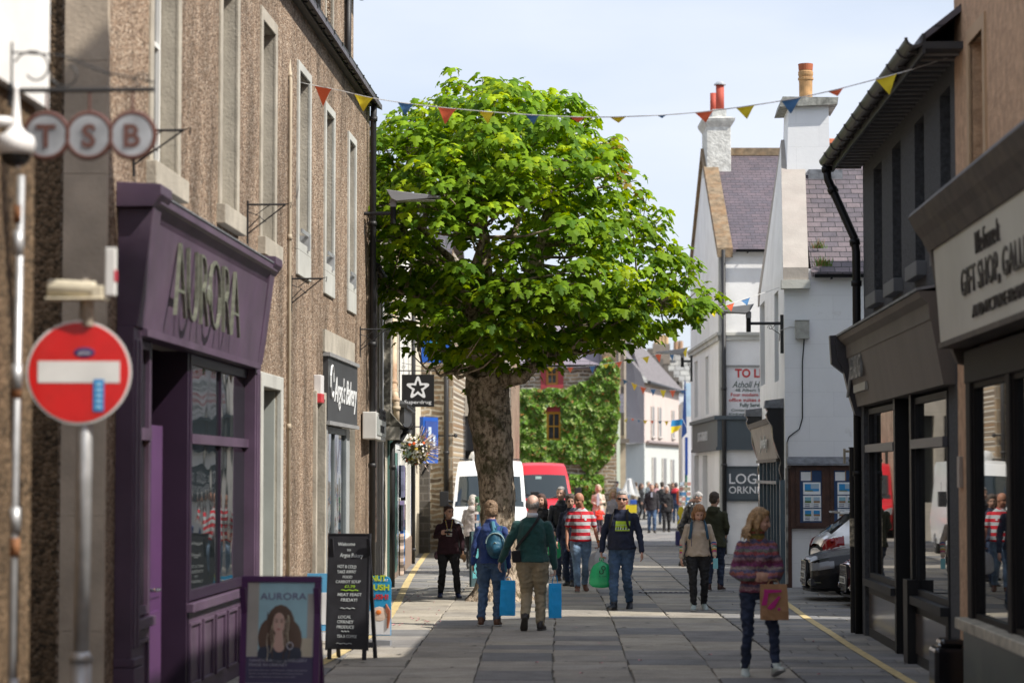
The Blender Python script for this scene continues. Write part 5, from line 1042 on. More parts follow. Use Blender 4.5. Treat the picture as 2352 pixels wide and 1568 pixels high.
def far_houses():
    grp = None
    # pink-white house with grey gable, 110 m off
    a = RY(1437, 1000, 134); b = RY(1480, 1000, 130); c = RY(1560, 1000, 146); pk = mat('pale_pink_render', (.60, .51, .47), .85, .05, 1, dirt=.1); gy = mat('mauve_grey_render', (.38, .35, .36), .9, .06, 1)
    t = thing('pink_rendered_house', 'pale pink rendered house with grey gable at the far bend of the street', 'building')
    zg = RY(1480, 1017, 130).z; z1 = RY(1480, 877, 130).z; z1c = z1
    m = MB(); m.quad((b.x, b.y, zg), (c.x, c.y, zg), (c.x, c.y, z1), (b.x, b.y, z1)); m.m = 2; m.quad((b.x, b.y, 0), (c.x, c.y, 0), (c.x, c.y, zg), (b.x, b.y, zg)); m.quad((a.x, a.y, 0), (b.x, b.y, 0), (b.x, b.y, zg), (a.x, a.y, zg)); m.m = 1
    pk_ = RY(1425, 790, 118); e = Vector((a.x-3, a.y+.5, 0))
    m.add([(a.x-1.5, a.y+1.2, zg), (b.x, b.y, zg), (b.x, b.y, z1), (a.x+.2, a.y, z1+2.6), (a.x-1.5, a.y+1.2, z1+2.6)], [(0, 1, 2, 3, 4)])
    m.build('wall', [pk, gy, mat('white_shop_paint', (.56, .58, .55), .7, .04)], t)
    r = MB(); n = (c-b); n = Vector((n.x, n.y, 0)).normalized(); back = Vector((-n.y, n.x, 0)); o1 = Vector((b.x, b.y, z1+.02))-back*.3-n*.3; o2 = Vector((c.x, c.y, z1+.02))-back*.3+n*.3; up = back*4.2+Vector((0, 0, 4.6))
    r.quad(o1, o2, o2+up, o1+up+n*.3); r.quad(o1-Vector((0, 0, .15)), o2-Vector((0, 0, .15)), o2, o1); r.build('roof', mat('dark_stone_slates', (.17, .155, .16), .8, .2, 2, .3, 8, stretch=(1, 1, 6)), t)
    g = MB(); g.tube([o1-Vector((0, 0, .05)), o2-Vector((0, 0, .05))], .1, 6); g.build('gutter', IRON, t)
    def on(u, v): # point on the pink front
        d = ray(u, v); nn = Vector((n.y, -n.x, 0)); o = Vector((0, 0, CAMZ)); tt = (Vector((b.x, b.y, 0))-o).dot(nn)/d.dot(nn); return o+d*tt
    for u0, u1, v0, v1 in ((1495, 1502, 933, 1005), (1511, 1518, 935, 1006), (1542, 1548, 942, 1008), (1497, 1506, 1050, 1150), (1520, 1530, 1052, 1150), (1540, 1548, 1055, 1150)):
        p = on(u0, v0); q = on(u1, v1); f = Vector((-n.y, n.x, 0))*-.04; m = MB(); m.quad(Vector((p.x, p.y, q.z))+f, Vector((q.x, q.y, q.z))+f, Vector((q.x, q.y, p.z))+f, Vector((p.x, p.y, p.z))+f); w = m.build('window', plain((.18, .17, .16), .3), t)
        m = MB(); pp = Vector((p.x, p.y, q.z)); qq = Vector((q.x, q.y, q.z)); m.tube([pp+f*1.5, qq+f*1.5], .07, 4); m.tube([Vector((p.x, p.y, p.z))+f, pp+f], .05, 4); m.build('frame', plain((.5, .46, .42)), w)
    m = MB(); p = on(1482, 1016); q = on(1560, 1022); f = Vector((-n.y, n.x, 0))*-.12; m.tube([p+f, q+f], .12, 4); m.build('cornice', plain((.2, .16, .15)), t)
    m = MB(); p = RY(1430, 958, 133.5); m.box(p.x+.15, p.x+.85, 132.0, 132.3, RY(1430, 1010, 133).z, RY(1430, 932, 133).z); m.build('window', plain((.03, .025, .03), .3), t)
    # crow-stepped house behind
    t = thing('crow_stepped_house', 'house with pale stone slates, stepped gable and buff chimney pots beyond the pink house', 'building', (0, 152, 0))
    x0 = RY(1492, 800, 152).x; x1 = RY(1600, 800, 152).x; zt = RY(1500, 798, 152).z; zb = RY(1500, 885, 152).z
    m = MB(); m.quad((x0-2, 0, zb-.4), (x1, 0, zb-.4), (x1, 5, zt), (x0-2, 5, zt)); m.build('roof', SLATEG, t); m = MB(); m.box(x0-2, x1, .1, 6, 0, zb-.35); m.build('wall', WHITE, t)
    m = MB(); st = [(1488, 800), (1500, 812), (1512, 824), (1524, 838), (1536, 852), (1548, 866), (1556, 876)]
    for k, (u, v) in enumerate(st):
        q = RY(u, v, 149); m.box(q.x-.05, q.x+.3, -3.2, -2.8, q.z-.7, q.z)
    m.build('crow_steps', plain((.17, .15, .13), .9), t)
    m = MB(); a = RY(1500, 787, 154); b = RY(1540, 798, 154); m.box(a.x, b.x, 3, 4, b.z-1, a.z); ch = m.build('chimney', plain((.26, .22, .18), .9), t)
    for k in range(4): m = MB(); x = RY(1507+8*k, 780, 155).x; m.cyl(x, 3.5, a.z, RY(1500, 768, 155).z, .14, .13, 10); m.build('chimney_pot', plain((.55, .38, .2), .8), ch)
    for k in range(2): m = MB(); x = RY(1553+11*k, 780, 155).x; m.cyl(x, 3.5, zt-.2, RY(1500, 782, 155).z, .17, .15, 10); m.build('chimney_pot', plain((.42, .26, .16), .8), t)
    # left of the bend: brown stone column house and pale green one
    t = thing('brown_stone_house', 'narrow brown stone frontage with upright piers right of the ivy', 'building', (0, 122, 0)); a = RY(1419, 900, 122).x; b = RY(1438, 900, 122).x; zt = RY(1430, 800, 122).z; zm = RY(1430, 1012, 122).z
    m = MB(); m.box(a, b, 0, 6, zm, zt); m.box(a+.1, b-.02, .05, 6, 0, zm); m.m = 1; m.box(a+.05, a+.13, -.06, 0, zm, zt); m.box(b-.1, b, -.08, 0, zm, zt); m.m = 2; m.box(a+.14, b-.11, -.02, 0, RY(0, 1000, 122).z, RY(0, 890, 122).z); m.box(a-.05, b+.15, -.25, 0, zm-.12, zm+.1); m.build('wall', [plain((.36, .29, .23), .9), plain((.5, .42, .33), .9), plain((.12, .1, .09), .8)], t)
    m = MB(); m.box(a-.2, b, -.1, 6, zt, zt+2.2); m.build('chimney', plain((.3, .24, .18), .9), t)
    t = thing('pale_green_house', 'slim pale green frontage with slate pent roof right of the ivy', 'building', (0, 118, 0)); a = RY(1402, 900, 118).x; b = RY(1424, 900, 118).x; zt = RY(1430, 945, 118).z
    m = MB(); m.box(a, b, 0, 6, 0, zt); m.build('wall', mat('pale_green_render', (.62, .68, .54), .8, .05), t); m = MB(); m.prism([(-.2, zt-.05), (.9, zt+.9), (.9, zt-.05)], a-.1, b+.2, 'x'); m.build('roof', SLATED, t); m = MB(); m.box(a+.1, a+.22, -.02, 0, .5, 2.2); m.build('door', BLACK, t)
    # right: banner and awning buildings before the bend
    t = thing('blue_banner_shop', 'narrow shop with a tall blue banner and pale awning beyond the corner house', 'shopfront', (0, 90, 0)); m = MB(); q0 = RY(1567, 860, 90); q1 = RY(1583, 1000, 90)
    m.box(q0.x, 3.2, 0, 5, 0, q0.z-1.0); m.build('wall', WHITE, t); m = MB(); m.prism([(RY(1572, 875, 90).x, RY(0, 875, 90).z), (RY(1565, 1000, 90).x, RY(0, 1008, 90).z), (RY(1577, 1000, 90).x, RY(0, 995, 90).z), (RY(1574, 880, 90).x, RY(0, 880, 90).z)], -.3, -.2); m.build('banner', plain((.01, .05, .2), .6), t)
    m = MB(); m.box(RY(1575, 880, 90).x, RY(1590, 880, 90).x, -.18, -.1, RY(0, 958, 90).z, RY(0, 882, 90).z); m.build('awning', plain((.5, .68, .8), .6), t)
    m = MB(); m.box(RY(1573, 1000, 90).x, RY(1579, 1000, 90).x, -.3, -.1, RY(0, 1090, 90).z, RY(0, 1005, 90).z); m.build('door', plain((.01, .06, .3), .5), t)
    m = MB(); m.tube([(RY(1574, 900, 90).x, -.2, 0), (RY(1575, 900, 90).x, -.2, RY(0, 1010, 90).z)], .05, 6); m.build('green_post', plain((.01, .14, .09)), t)
    c = RY(1556, 977, 88); t = thing('blue_yellow_flag', 'small blue and yellow flag hanging over the far street', 'flag', c)
    m = MB(); m.m = 0; m.grid(lambda a, b: (-.62+1.2*a-.1*b, .12*math.sin(5*a), .42-.5*b-.15*a*0+.1*a), 8, 3); m.m = 1; m.grid(lambda a, b: (-.62+.0+1.1*a*(1-.35*b)-.05, .12*math.sin(5*a), -.08-.55*b*(1-.2*a)+.1*a), 8, 3); m.build('cloth', [plain((.02, .25, .55), .7), plain((.8, .62, .02), .7)], t); t.scale = (.34, .34, .45)
    m = MB(); m.tube([(.55, 0, .55), (1.0, 0, -.2)], .02, 5); m.build('pole', WPNT, t)
    # a closing building behind everything so the street has an end
    t = thing('street_end_house', 'white house closing the view at the bend of the street', 'building', (0, 178, 0)); m = MB(); m.box(-14, 12, 0, 8, 0, 7); m.build('wall', WHITE, t); roofmesh(t, -14, 12, 0, 8, 7, 9, SLATED)
far_houses()
def black_pole():
    p = RG(1961, 1452); t = thing('black_post', 'black steel post with torn posters beside the dark grey shop corner', 'post', (p.x, p.y, 0)); zt = RY(1961, 1030, p.y).z
    m = MB(); m.tube([(0, 0, 0), (0, 0, zt)], .042, 12); m.tube([(0, 0, zt), (0, 0, zt+.02)], .05, 12)
    for z in (.9, 1.55, 1.75, 2.0, 2.25): m.tube([(0, 0, z), (0, 0, z+.03)], .05, 12)
    m.build('pole', BLACK, t, smooth=False); m = MB(); m.tube([(0, 0, 1.13), (0, 0, 1.5)], .046, 12); m.build('torn_poster', mat('torn_paper', (.42, .38, .28), .8, .6, 22, dirt=.9, dcol=(.02, .02, .02)), t); m = MB(); m.box(-.12, -.09, -.02, .02, zt-.2, zt); m.box(-.1, 0, -.01, .01, zt-.05, zt-.02); m.build('small_bracket', plain((.4, .35, .25)), t)
black_pole()
# ================================================================ the big sycamore
def inpoly(u, v, P):
    c = False; j = len(P)-1
    for i in range(len(P)):
        if (P[i][1] > v) != (P[j][1] > v) and u < (P[j][0]-P[i][0])*(v-P[i][1])/(P[j][1]-P[i][1])+P[i][0]: c = not c
        j = i
    return c
def edist(u, v, P):
    d = 1e9
    for i in range(len(P)):
        ax, ay = P[i]; bx, by = P[(i+1) % len(P)]; dx, dy = bx-ax, by-ay; t = max(0, min(1, ((u-ax)*dx+(v-ay)*dy)/(dx*dx+dy*dy+1e-9))); d = min(d, math.hypot(u-ax-t*dx, v-ay-t*dy))
    return d
def sycamore():
    T0 = 40.3; base = RY(1146, 1375, T0); t = thing('sycamore_tree', 'big broad-leaved sycamore tree standing alone in the middle of the street', 'tree', (base.x, T0, 0)); O = Vector((base.x, T0, 0))
    def pt(u, v, dy=0): return RY(u, v, T0+dy)-O
    bark = None
    m, tt, N, L, b = _nm('sycamore_bark'); tc = N('ShaderNodeTexCoord'); mp = N('ShaderNodeMapping'); mp.inputs['Scale'].default_value = (1, 1, .6); L(tc.outputs['Object'], mp.inputs[0])
    vo = N('ShaderNodeTexVoronoi'); vo.inputs['Scale'].default_value = 17; n0 = _noise(N, L, mp.outputs[0], 7, 5); ad = N('ShaderNodeMix'); ad.data_type = 'RGBA'; ad.inputs['Factor'].default_value = .12; L(mp.outputs[0], ad.inputs['A']); L(n0.outputs['Color'], ad.inputs['B']); L(ad.outputs['Result'], vo.inputs['Vector'])
    n1 = _noise(N, L, mp.outputs[0], 12, 10, .8); r1 = _ramp(N, [(.36, (.05, .038, .026)), (.455, (.17, .125, .085)), (.505, (.46, .365, .265)), (.62, (.64, .53, .41))]); L(n1.outputs[0], r1.inputs[0])
    n2 = _noise(N, L, tc.outputs['Object'], 2.2, 8, .7); r2 = _ramp(N, [(.52, (0, 0, 0)), (.6, (1, 1, 1))]); L(n2.outputs[0], r2.inputs[0]); m2 = N('ShaderNodeMix'); m2.data_type = 'RGBA'; L(r2.outputs[0], m2.inputs['Factor']); L(r1.outputs[0], m2.inputs['A']); m2.inputs['B'].default_value = (.055, .055, .018, 1)
    mf = N('ShaderNodeMath'); mf.operation = 'MULTIPLY'; mf.inputs[1].default_value = .75; L(r2.outputs[0], mf.inputs[0]); L(mf.outputs[0], m2.inputs['Factor'])
    L(m2.outputs['Result'], b.inputs['Base Color']); b.inputs['Roughness'].default_value = .95; bp = N('ShaderNodeBump'); bp.inputs['Strength'].default_value = 1; bp.inputs['Distance'].default_value = .05; L(n1.outputs[0], bp.inputs['Height']); L(bp.outputs[0], b.inputs['Normal']); bark = m
    tr = MB()
    prof = [(1148, 1392, .62), (1148, 1372, .50), (1147, 1350, .40), (1146, 1310, .335), (1145, 1250, .30), (1142, 1170, .295), (1140, 1110, .29), (1137, 1070, .30), (1129, 1010, .325), (1122, 960, .35), (1120, 930, .335), (1118, 895, .34), (1116, 860, .36), (1112, 830, .3), (1108, 800, .22)]
    n = 40; rings = []
    for i, (u, v, r) in enumerate(prof):
        c = pt(u, v); ring = []
        for k in range(n):
            a = 2*math.pi*k/n; q = 1+.12*mnoise.noise(Vector((math.cos(a)*1.5, math.sin(a)*1.5, c.z*1.1)))+.06*mnoise.noise(Vector((math.cos(a)*5, math.sin(a)*5, c.z*3)))
            if i < 4: q *= 1+(.28, .2, .1, .04)[i]*math.sin(a*5+1)
            if 7 < i < 12: q *= 1+.10*max(0, math.cos(a-.3))
            ring.append((c.x+r*q*math.cos(a), c.y+r*q*math.sin(a), c.z))
        rings.append(ring)
    # resample rings for finer lumps
    fine = []
    for i in range(len(rings)-1):
        for s in range(5):
            f = s/5; rr_ = []
            for k in range(n):
                p = Vector(rings[i][k]).lerp(Vector(rings[i+1][k]), f); a = 2*math.pi*k/n; d = mnoise.noise(p*4.2)*.03+mnoise.noise(p*11)*.014; rr_.append(p+Vector((math.cos(a), math.sin(a), 0))*d)
            fine.append(rr_)
    fine.append(rings[-1]); tr.loft(fine)
    for (u, v, du, dy, l) in ((1100, 1372, -32, -.3, .2), (1190, 1372, 20, .2, .15)): tr.tube([pt(1146, 1345), pt(u, v, dy*.5), pt(u+du*.5, v+6, dy), pt(u+du, v+12, dy*1.3)], [.22, .14, .08, .03], 10)
    limbs = [[(1112, 850, 0), (1085, 800, -.3), (1050, 745, -.6), (1005, 705, -.9), (950, 680, -1.1), (890, 660, -1.2)],
             [(1112, 830, 0), (1118, 740, .1), (1115, 640, .1), (1112, 540, .2), (1120, 420, .2), (1125, 300, .1), (1120, 210, 0)],
             [(1125, 880, -.05), (1180, 868, -.2), (1240, 835, -.3), (1285, 808, -.3), (1315, 770, -.3), (1380, 735, -.3), (1470, 700, -.2), (1560, 680, 0)],
             [(1120, 830, 0), (1165, 740, -.3), (1215, 640, -.5), (1245, 540, -.6), (1270, 430, -.5), (1300, 310, -.3)],
             [(1105, 830, .1), (1060, 720, .3), (1010, 630, .5), (950, 560, .6), (890, 470, .5), (870, 380, .3)],
             [(1130, 830, .1), (1210, 730, .4), (1300, 650, .7), (1390, 580, .8), (1470, 530, .7)],
             [(1120, 820, .3), (1180, 730, 1.0), (1230, 640, 1.5), (1260, 520, 1.7), (1250, 400, 1.4)],
             [(1105, 820, -.1), (1080, 740, -.9), (1090, 640, -1.5), (1110, 520, -1.7), (1130, 400, -1.3)],
             [(1105, 830, .2), (1050, 760, 1.0), (1000, 680, 1.5), (960, 580, 1.6), (990, 440, 1.2), (1010, 300, .8), (1030, 200, .3)],
             [(1118, 868, -.2), (1080, 868, -.5), (1045, 858, -.7), (1005, 858, -.8), (970, 838, -.9)],
             [(1112, 800, 0), (1060, 640, -.3), (1020, 580, -.6), (960, 520, -.9), (930, 400, -.7), (940, 280, -.3)],
             [(1115, 740, 0), (1160, 600, .2), (1200, 480, .2), (1200, 330, .1), (1190, 230, 0)]]
    nodes = []
    for li, lm in enumerate(limbs):
        P = [pt(*q) for q in lm]; r0 = [.17, .17, .16, .15, .12, .13, .12, .13, .11, .06, .09, .08][li]; Q = []
        for i in range(len(P)-1):
            for s in range(4):
                f = s/4; q = P[i].lerp(P[i+1], f); k = len(Q); q = q+Vector((mnoise.noise(Vector((li, k*.5, 0))), mnoise.noise(Vector((li, k*.5, 5))), mnoise.noise(Vector((li, k*.5, 9)))))*.09*(k > 1); Q.append(q)
        Q.append(P[-1]); R = [max(.018, r0*(1-.88*i/(len(Q)-1))) for i in range(len(Q))]; tr.tube(Q, R, 9)
        nodes += [(q, r) for q, r in zip(Q, R)][2:]
    sil = [(846, 300), (870, 268), (905, 240), (950, 228), (990, 222), (1015, 195), (1008, 155), (1040, 150), (1052, 190), (1062, 222), (1095, 180), (1112, 152), (1150, 165), (1200, 182), (1250, 196), (1310, 202), (1352, 224), (1366, 262), (1358, 300), (1400, 312), (1432, 302), (1440, 345), (1475, 390), (1468, 428), (1425, 452), (1440, 478), (1502, 440), (1540, 482), (1532, 522), (1500, 548), (1590, 572), (1620, 622), (1590, 645), (1658, 682), (1640, 718), (1606, 742), (1540, 755), (1500, 770), (1444, 812), (1385, 796), (1300, 822), (1240, 858), (1185, 876), (1150, 850), (1100, 862), (1040, 855), (1005, 830), (955, 795), (885, 755), (900, 712), (868, 650), (800, 600), (770, 480), (790, 380)]
    holes = [(1060, 580, 70, 26), (1290, 588, 60, 24), (1000, 212, 16, 30), (1078, 190, 12, 26), (1460, 445, 40, 14), (1190, 612, 50, 16), (980, 545, 45, 20), (1440, 415, 28, 25), (1200, 545, 28, 14), (970, 690, 26, 10), (1180, 690, 26, 14), (1330, 560, 25, 14), (930, 600, 28, 14)]
    rr = random.Random(21); clumps = []; tries = 0
    while len(clumps) < 390 and tries < 60000:
        tries += 1; u, v = rr.uniform(770, 1660), rr.uniform(150, 880)
        if not inpoly(u, v, sil): continue
        d = edist(u, v, sil)
        if d < 27: continue
        if any(((u-a)/w)**2+((v-b2)/h)**2 < 1 for a, b2, w, h in holes): continue
        if 480 < v < 650 and 880 < u < 1420 and rr.random() < .35: continue
        th = 2.7*math.sqrt(max(0, 1-(1-min(1, (d-12)/230))**2))+.15; s = rr.random(); yo = (1 if rr.random() < .45 else -1)*th*rr.uniform(.55, 1) if s < .8 else rr.uniform(-th, th)*.6
        if v > 740 and abs(yo) < .4: continue
        p = pt(u, v+0, yo)
        # layered look: bias to shelves
        mind = .35
        if any((p-c[0]).length < mind for c in clumps): continue
        clumps.append((p, d, u, v))
    edge = [(sil[i], sil[(i+1) % len(sil)]) for i in range(len(sil))]
    for (a, b2) in edge:
        L_ = math.hypot(a[0]-b2[0], a[1]-b2[1]); k = max(1, int(L_/20))
        for j in range(k):
            f = (j+rr.random())/k; u = a[0]+(b2[0]-a[0])*f; v = a[1]+(b2[1]-a[1])*f; cx, cy = 1180, 560; w = math.hypot(cx-u, cy-v); q_ = rr.uniform(9, 28); u += (cx-u)/w*q_; v += (cy-v)/w*q_
            if u < 850 and v > 560: continue
            clumps.append((pt(u, v, rr.uniform(-.8, .8)), 12, u, v))
    # leaves (numpy)
    a_ = np.array
    out = [(0, -.05), (.28, -.16), (.50, -.02), (.36, .12), (.62, .34), (.44, .38), (.34, .44), (.20, .50), (.24, .72), (.0, 1.0)]
    shape = [(x, y) for x, y in out]+[(-x, y) for x, y in reversed(out[1:-1])]; ns = len(shape)
    V = []; F = []; C = []
    crv = rr
    def leaf(p, nrm, down, s, c):
        nonlocal V, F
        nrm = nrm.normalized(); dn = down-nrm*down.dot(nrm)
        dn = dn.normalized() if dn.length > .05 else Vector((0, 0, -1)).cross(nrm).normalized(); sd = nrm.cross(dn); b0 = len(V); fold = .22+crv.random()*.25; drp = crv.uniform(.1, .45)
        V.append(p+dn*s*.22); 
        for x, y in shape: V.append(p+sd*(x*s)+dn*(y*s)+nrm*(-(abs(x)**1.3)*fold*s*1.1-drp*s*y*y))
        for i in range(ns): F.append((b0, b0+1+i, b0+1+(i+1) % ns))
        C.append(c)
    for ci, (p, d, u, v) in enumerate(clumps):
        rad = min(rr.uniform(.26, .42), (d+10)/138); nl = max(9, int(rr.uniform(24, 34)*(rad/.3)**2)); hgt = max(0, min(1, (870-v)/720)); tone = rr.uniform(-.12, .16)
        outv = Vector((p.x-pt(1150, 600).x, p.y, 0)); outv = outv.normalized() if outv.length > .2 else Vector((0, -1, 0))
        young = rr.random() < .22+.25*hgt
        for k in range(nl):
            a = rr.uniform(0, 2*math.pi); q = math.sqrt(rr.random())*rad; oz = (1-(q/rad)**2)*rad*.42+rr.gauss(-.03, .045)
            if rr.random() < (.25 if v < 690 else .08): oz -= rr.uniform(.05, .3)
            o = Vector((q*math.cos(a), q*math.sin(a), oz)); rd = Vector((math.cos(a), math.sin(a), 0)); tilt = .15+.75*q/rad
            nn = Vector((0, 0, 1))+(rd*.75+outv*.45)*tilt+Vector((rr.gauss(0, .28), rr.gauss(0, .28), 0)); s = rr.uniform(.10, .195)*(.9 if young else 1.05)
            g = rr.random(); kk = 1+tone+rr.uniform(-.2, .2)
            if young and q < rad*.7: c = (.28, .36, .014)
            elif g < .5: c = (.115, .205, .011)
            elif g < .8: c = (.175, .275, .013)
            else: c = (.06, .13, .011)
            c = (c[0]*kk*1.12*(.86+.32*hgt), c[1]*kk*1.16*(.86+.32*hgt), c[2]*kk*.8)  # top light put into the leaf colour: brighter towards the crown top
            if u > 1380 and v < 420 and rr.random() < .12: c = (.30, .22, .03)
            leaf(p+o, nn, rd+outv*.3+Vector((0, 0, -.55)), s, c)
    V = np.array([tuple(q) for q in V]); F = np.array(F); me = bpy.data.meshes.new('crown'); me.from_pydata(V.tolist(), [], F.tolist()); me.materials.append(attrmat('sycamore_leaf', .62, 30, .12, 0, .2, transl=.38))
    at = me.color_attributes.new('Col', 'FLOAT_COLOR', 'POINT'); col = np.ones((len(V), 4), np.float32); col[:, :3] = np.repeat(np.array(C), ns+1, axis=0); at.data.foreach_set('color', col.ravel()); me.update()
    cr = bpy.data.objects.new('crown', me); COL.objects.link(cr); cr.parent = t
    # twigs to the clumps
    for p, d, u, v in clumps:
        if u < 850 and v > 560: continue
        best = min(nodes, key=lambda q: (q[0]-p).length+max(0, q[0].z-p.z+.1)*1.2); q = best[0]; mid = q.lerp(p, .5)+Vector((0, 0, -.1)); r = min(best[1]*.6, .03); tr.tube([q, mid, p-Vector((0, 0, .03))], [r, r*.7, .007], 5, caps=False)
    o = tr.build('trunk', bark, t, smooth=True)
    # fairy-light wire ends wound on the limbs
    m = MB(); ln = [pt(*q) for q in limbs[2][:5]]
    for k in range(150):
        f = rr.uniform(.3, 3.6); i = int(f); q = ln[i].lerp(ln[i+1], f-i); d = Vector((rr.gauss(0, 1), rr.gauss(0, 1), rr.gauss(0, 1))).normalized(); m.tube([q+d*.1, q+d*.19], [.006, .004], 4)
    for k in range(60):
        q = pt(1120, rr.uniform(880, 1000)); a = rr.uniform(-1.2, 1.2)-math.pi*.0; d = Vector((math.cos(a), -abs(math.sin(a)), .0)); m.tube([q+d*.32, q+d*.40], [.006, .004], 4)
    m.tube([ln[i//12].lerp(ln[i//12+1], (i % 12)/12)+Vector((0, .12*math.cos(i), .12*math.sin(i))) for i in range(46)], .006, 4); m.build('fairy_light_string', plain((.02, .03, .025), .4), t)
    # flower tassels
    m = MB(); m.cols = []
    for k in range(150):
        p, d, u, v = rr.choice(clumps); p = p+Vector((rr.uniform(-.15, .15), rr.uniform(-.25, 0), -.05)); l = rr.uniform(.08, .16)
        for j in range(7):
            z = -l*j/7; s = .012*(1.4-j/8); a = rr.uniform(0, 6); q = p+Vector((.008*math.cos(a), .008*math.sin(a), z)); b0 = len(m.v); m.ell(q, s, 5, 4); m.cols += [(.22, .27, .04, 1)]*(len(m.v)-b0)
    m.build('flower_tassels', attrmat('tassel', .7, 20, .1, 0), t)
sycamore()
# ================================================================ bunting
FC = {'o': mat('orange_cloth', (.75, .13, .045), .8, .08), 'y': mat('yellow_cloth', (.78, .62, .02), .8, .08), 'b': mat('blue_cloth', (.055, .17, .36), .8, .08)}
for k in FC:   # thin cloth lets some sun through
    pass
def bunting(name_label, pts, flags, size, Y0, Y1, group='strings of triangular bunting over the street', u0=None, u1=None):
    """pts: photo points along the cord; flags: (u, colour, width, height, lean)"""
    U = [p[0] for p in pts]
    def yy(u): return Y0+(Y1-Y0)*(u-U[0])/(U[-1]-U[0])
    def vv(u):
        for i in range(len(pts)-1):
            if pts[i][0] <= u <= pts[i+1][0]: f = (u-pts[i][0])/(pts[i+1][0]-pts[i][0]); return pts[i][1]+(pts[i+1][1]-pts[i][1])*f
        return pts[-1][1]
    P = [RY(u, v, yy(u)) for u, v in pts]; c0 = P[0]; t = thing('bunting_string', name_label, 'bunting', c0, 0, group)
    m = MB(); Q = []
    for i in range(len(P)-1):
        for s in range(5):
            f = s/5; p0 = P[max(i-1, 0)]; p1 = P[i]; p2 = P[i+1]; p3 = P[min(i+2, len(P)-1)]; Q.append(.5*((2*p1)+(-p0+p2)*f+(2*p0-5*p1+4*p2-p3)*f*f+(-p0+3*p1-3*p2+p3)*f**3)-c0)
    Q.append(P[-1]-c0)
    rr = random.Random(len(pts)*7+int(size*100)); v = []; f = []
    for i, q in enumerate(Q):
        a = rr.uniform(-.6, .6); w = size*.03; v += [q+Vector((0, w*math.sin(a), w*math.cos(a))), q-Vector((0, w*math.sin(a), w*math.cos(a)))]
        if i: f.append((2*i-2, 2*i-1, 2*i+1, 2*i))
    m.add(v, f); m.tube(Q, size*.016, 5); m.build('cord', mat('white_tape', (.75, .75, .73), .8, .1), t)
    for (u, c, wd, ht, ln) in flags:
        s = FPX/yy(u); wd *= 1.12; ht *= 1.12; a = RY(u-wd/2, vv(u-wd/2), yy(u-wd/2))-c0; b = RY(u+wd/2, vv(u+wd/2), yy(u+wd/2))-c0; tip = (a+b)/2+Vector((ln/s, rr.uniform(-.04, .04), -ht/s)); m = MB(); bl = rr.uniform(.2, .5)*size*.35; n = 6
        for j in range(n+1):
            g = j/n; l = a.lerp(tip, g); r = b.lerp(tip, g)
            for i in range(5):
                h = i/4; q = l.lerp(r, h); pinch = 1-.12*math.sin(g*math.pi)*(1-g); q = (l+r)/2+(q-(l+r)/2)*pinch; q.y += bl*math.sin(h*math.pi*1.1+g*2)*(1-g)+.15*bl*math.sin(7*g); m.v.append(tuple(q))
        for j in range(n):
            for i in range(4): k = j*5+i; m.f.append((k, k+1, k+6, k+5)); m.mi.append(0)
        m.build('flag', FC[c], t, smooth=True)
bunting('long bunting string of orange, yellow and blue flags crossing in front of the big tree', [(655, 180), (705, 193), (780, 208), (870, 228), (980, 243), (1100, 255), (1220, 264), (1340, 269), (1440, 268), (1560, 262), (1680, 249), (1800, 231), (1900, 211), (2010, 183), (2100, 158), (2184, 130)],
        [(742, 'o', 36, 40, 0), (835, 'y', 40, 34, 0), (932, 'b', 36, 26, -2), (1027, 'o', 40, 36, -4), (1117, 'y', 32, 26, 4), (1222, 'b', 30, 20, 4), (1326, 'o', 36, 12, 2), (1419, 'y', 38, 12, 2), (1521, 'b', 24, 6, 0), (1617, 'o', 40, 24, 4), (1712, 'y', 40, 26, 4), (1817, 'b', 42, 30, 0), (1920, 'o', 34, 14, 4), (2035, 'y', 44, 38, 8)], .2, 30, 23.7)
bunting('short bunting with yellow, red and blue flags between the tree and the white chimney house', [(1600, 722), (1640, 710), (1700, 690), (1750, 674), (1790, 660)], [(1638, 'y', 18, 16, 3), (1677, 'o', 18, 16, 3), (1712, 'b', 20, 14, 4)], .2, 44, 45.2)
bunting('bunting string over the street from the ivy house up to the corner house', [(1210, 833), (1260, 843), (1310, 843), (1360, 840), (1410, 832), (1470, 822), (1530, 808), (1585, 796)], [(1213, 'b', 10, 14, 0), (1265, 'y', 16, 10, 0), (1310, 'o', 14, 12, 0), (1361, 'b', 14, 16, 0), (1392, 'y', 16, 10, 0), (1422, 'o', 14, 14, 0), (1453, 'b', 13, 5, 0), (1483, 'y', 16, 14, 4), (1512, 'o', 15, 18, 3), (1542, 'b', 16, 20, 3), (1571, 'y', 16, 20, 4)], .25, 80, 68)
bunting('bunting string sagging in front of the pale pink house', [(1415, 862), (1445, 876), (1480, 890), (1520, 895), (1560, 896), (1580, 894)], [(1420, 'o', 14, 20, -3), (1436, 'b', 12, 10, -2), (1457, 'y', 13, 14, 0), (1477, 'o', 13, 16, 0), (1500, 'b', 13, 15, 0), (1523, 'y', 13, 18, 0), (1545, 'o', 13, 16, 0), (1568, 'b', 13, 8, 0)], .25, 96, 86)
bunting('lowest and farthest bunting string with small flags by the blue and yellow flag', [(1436, 957), (1470, 964), (1510, 966), (1550, 967), (1578, 966)], [(1438, 'y', 8, 7, 0), (1453, 'o', 8, 5, 0), (1467, 'b', 8, 6, 0), (1482, 'y', 9, 9, 0), (1498, 'o', 8, 7, 0), (1516, 'b', 9, 7, 0), (1531, 'y', 9, 10, 0), (1547, 'o', 9, 7, 0)], .2, 100, 92)
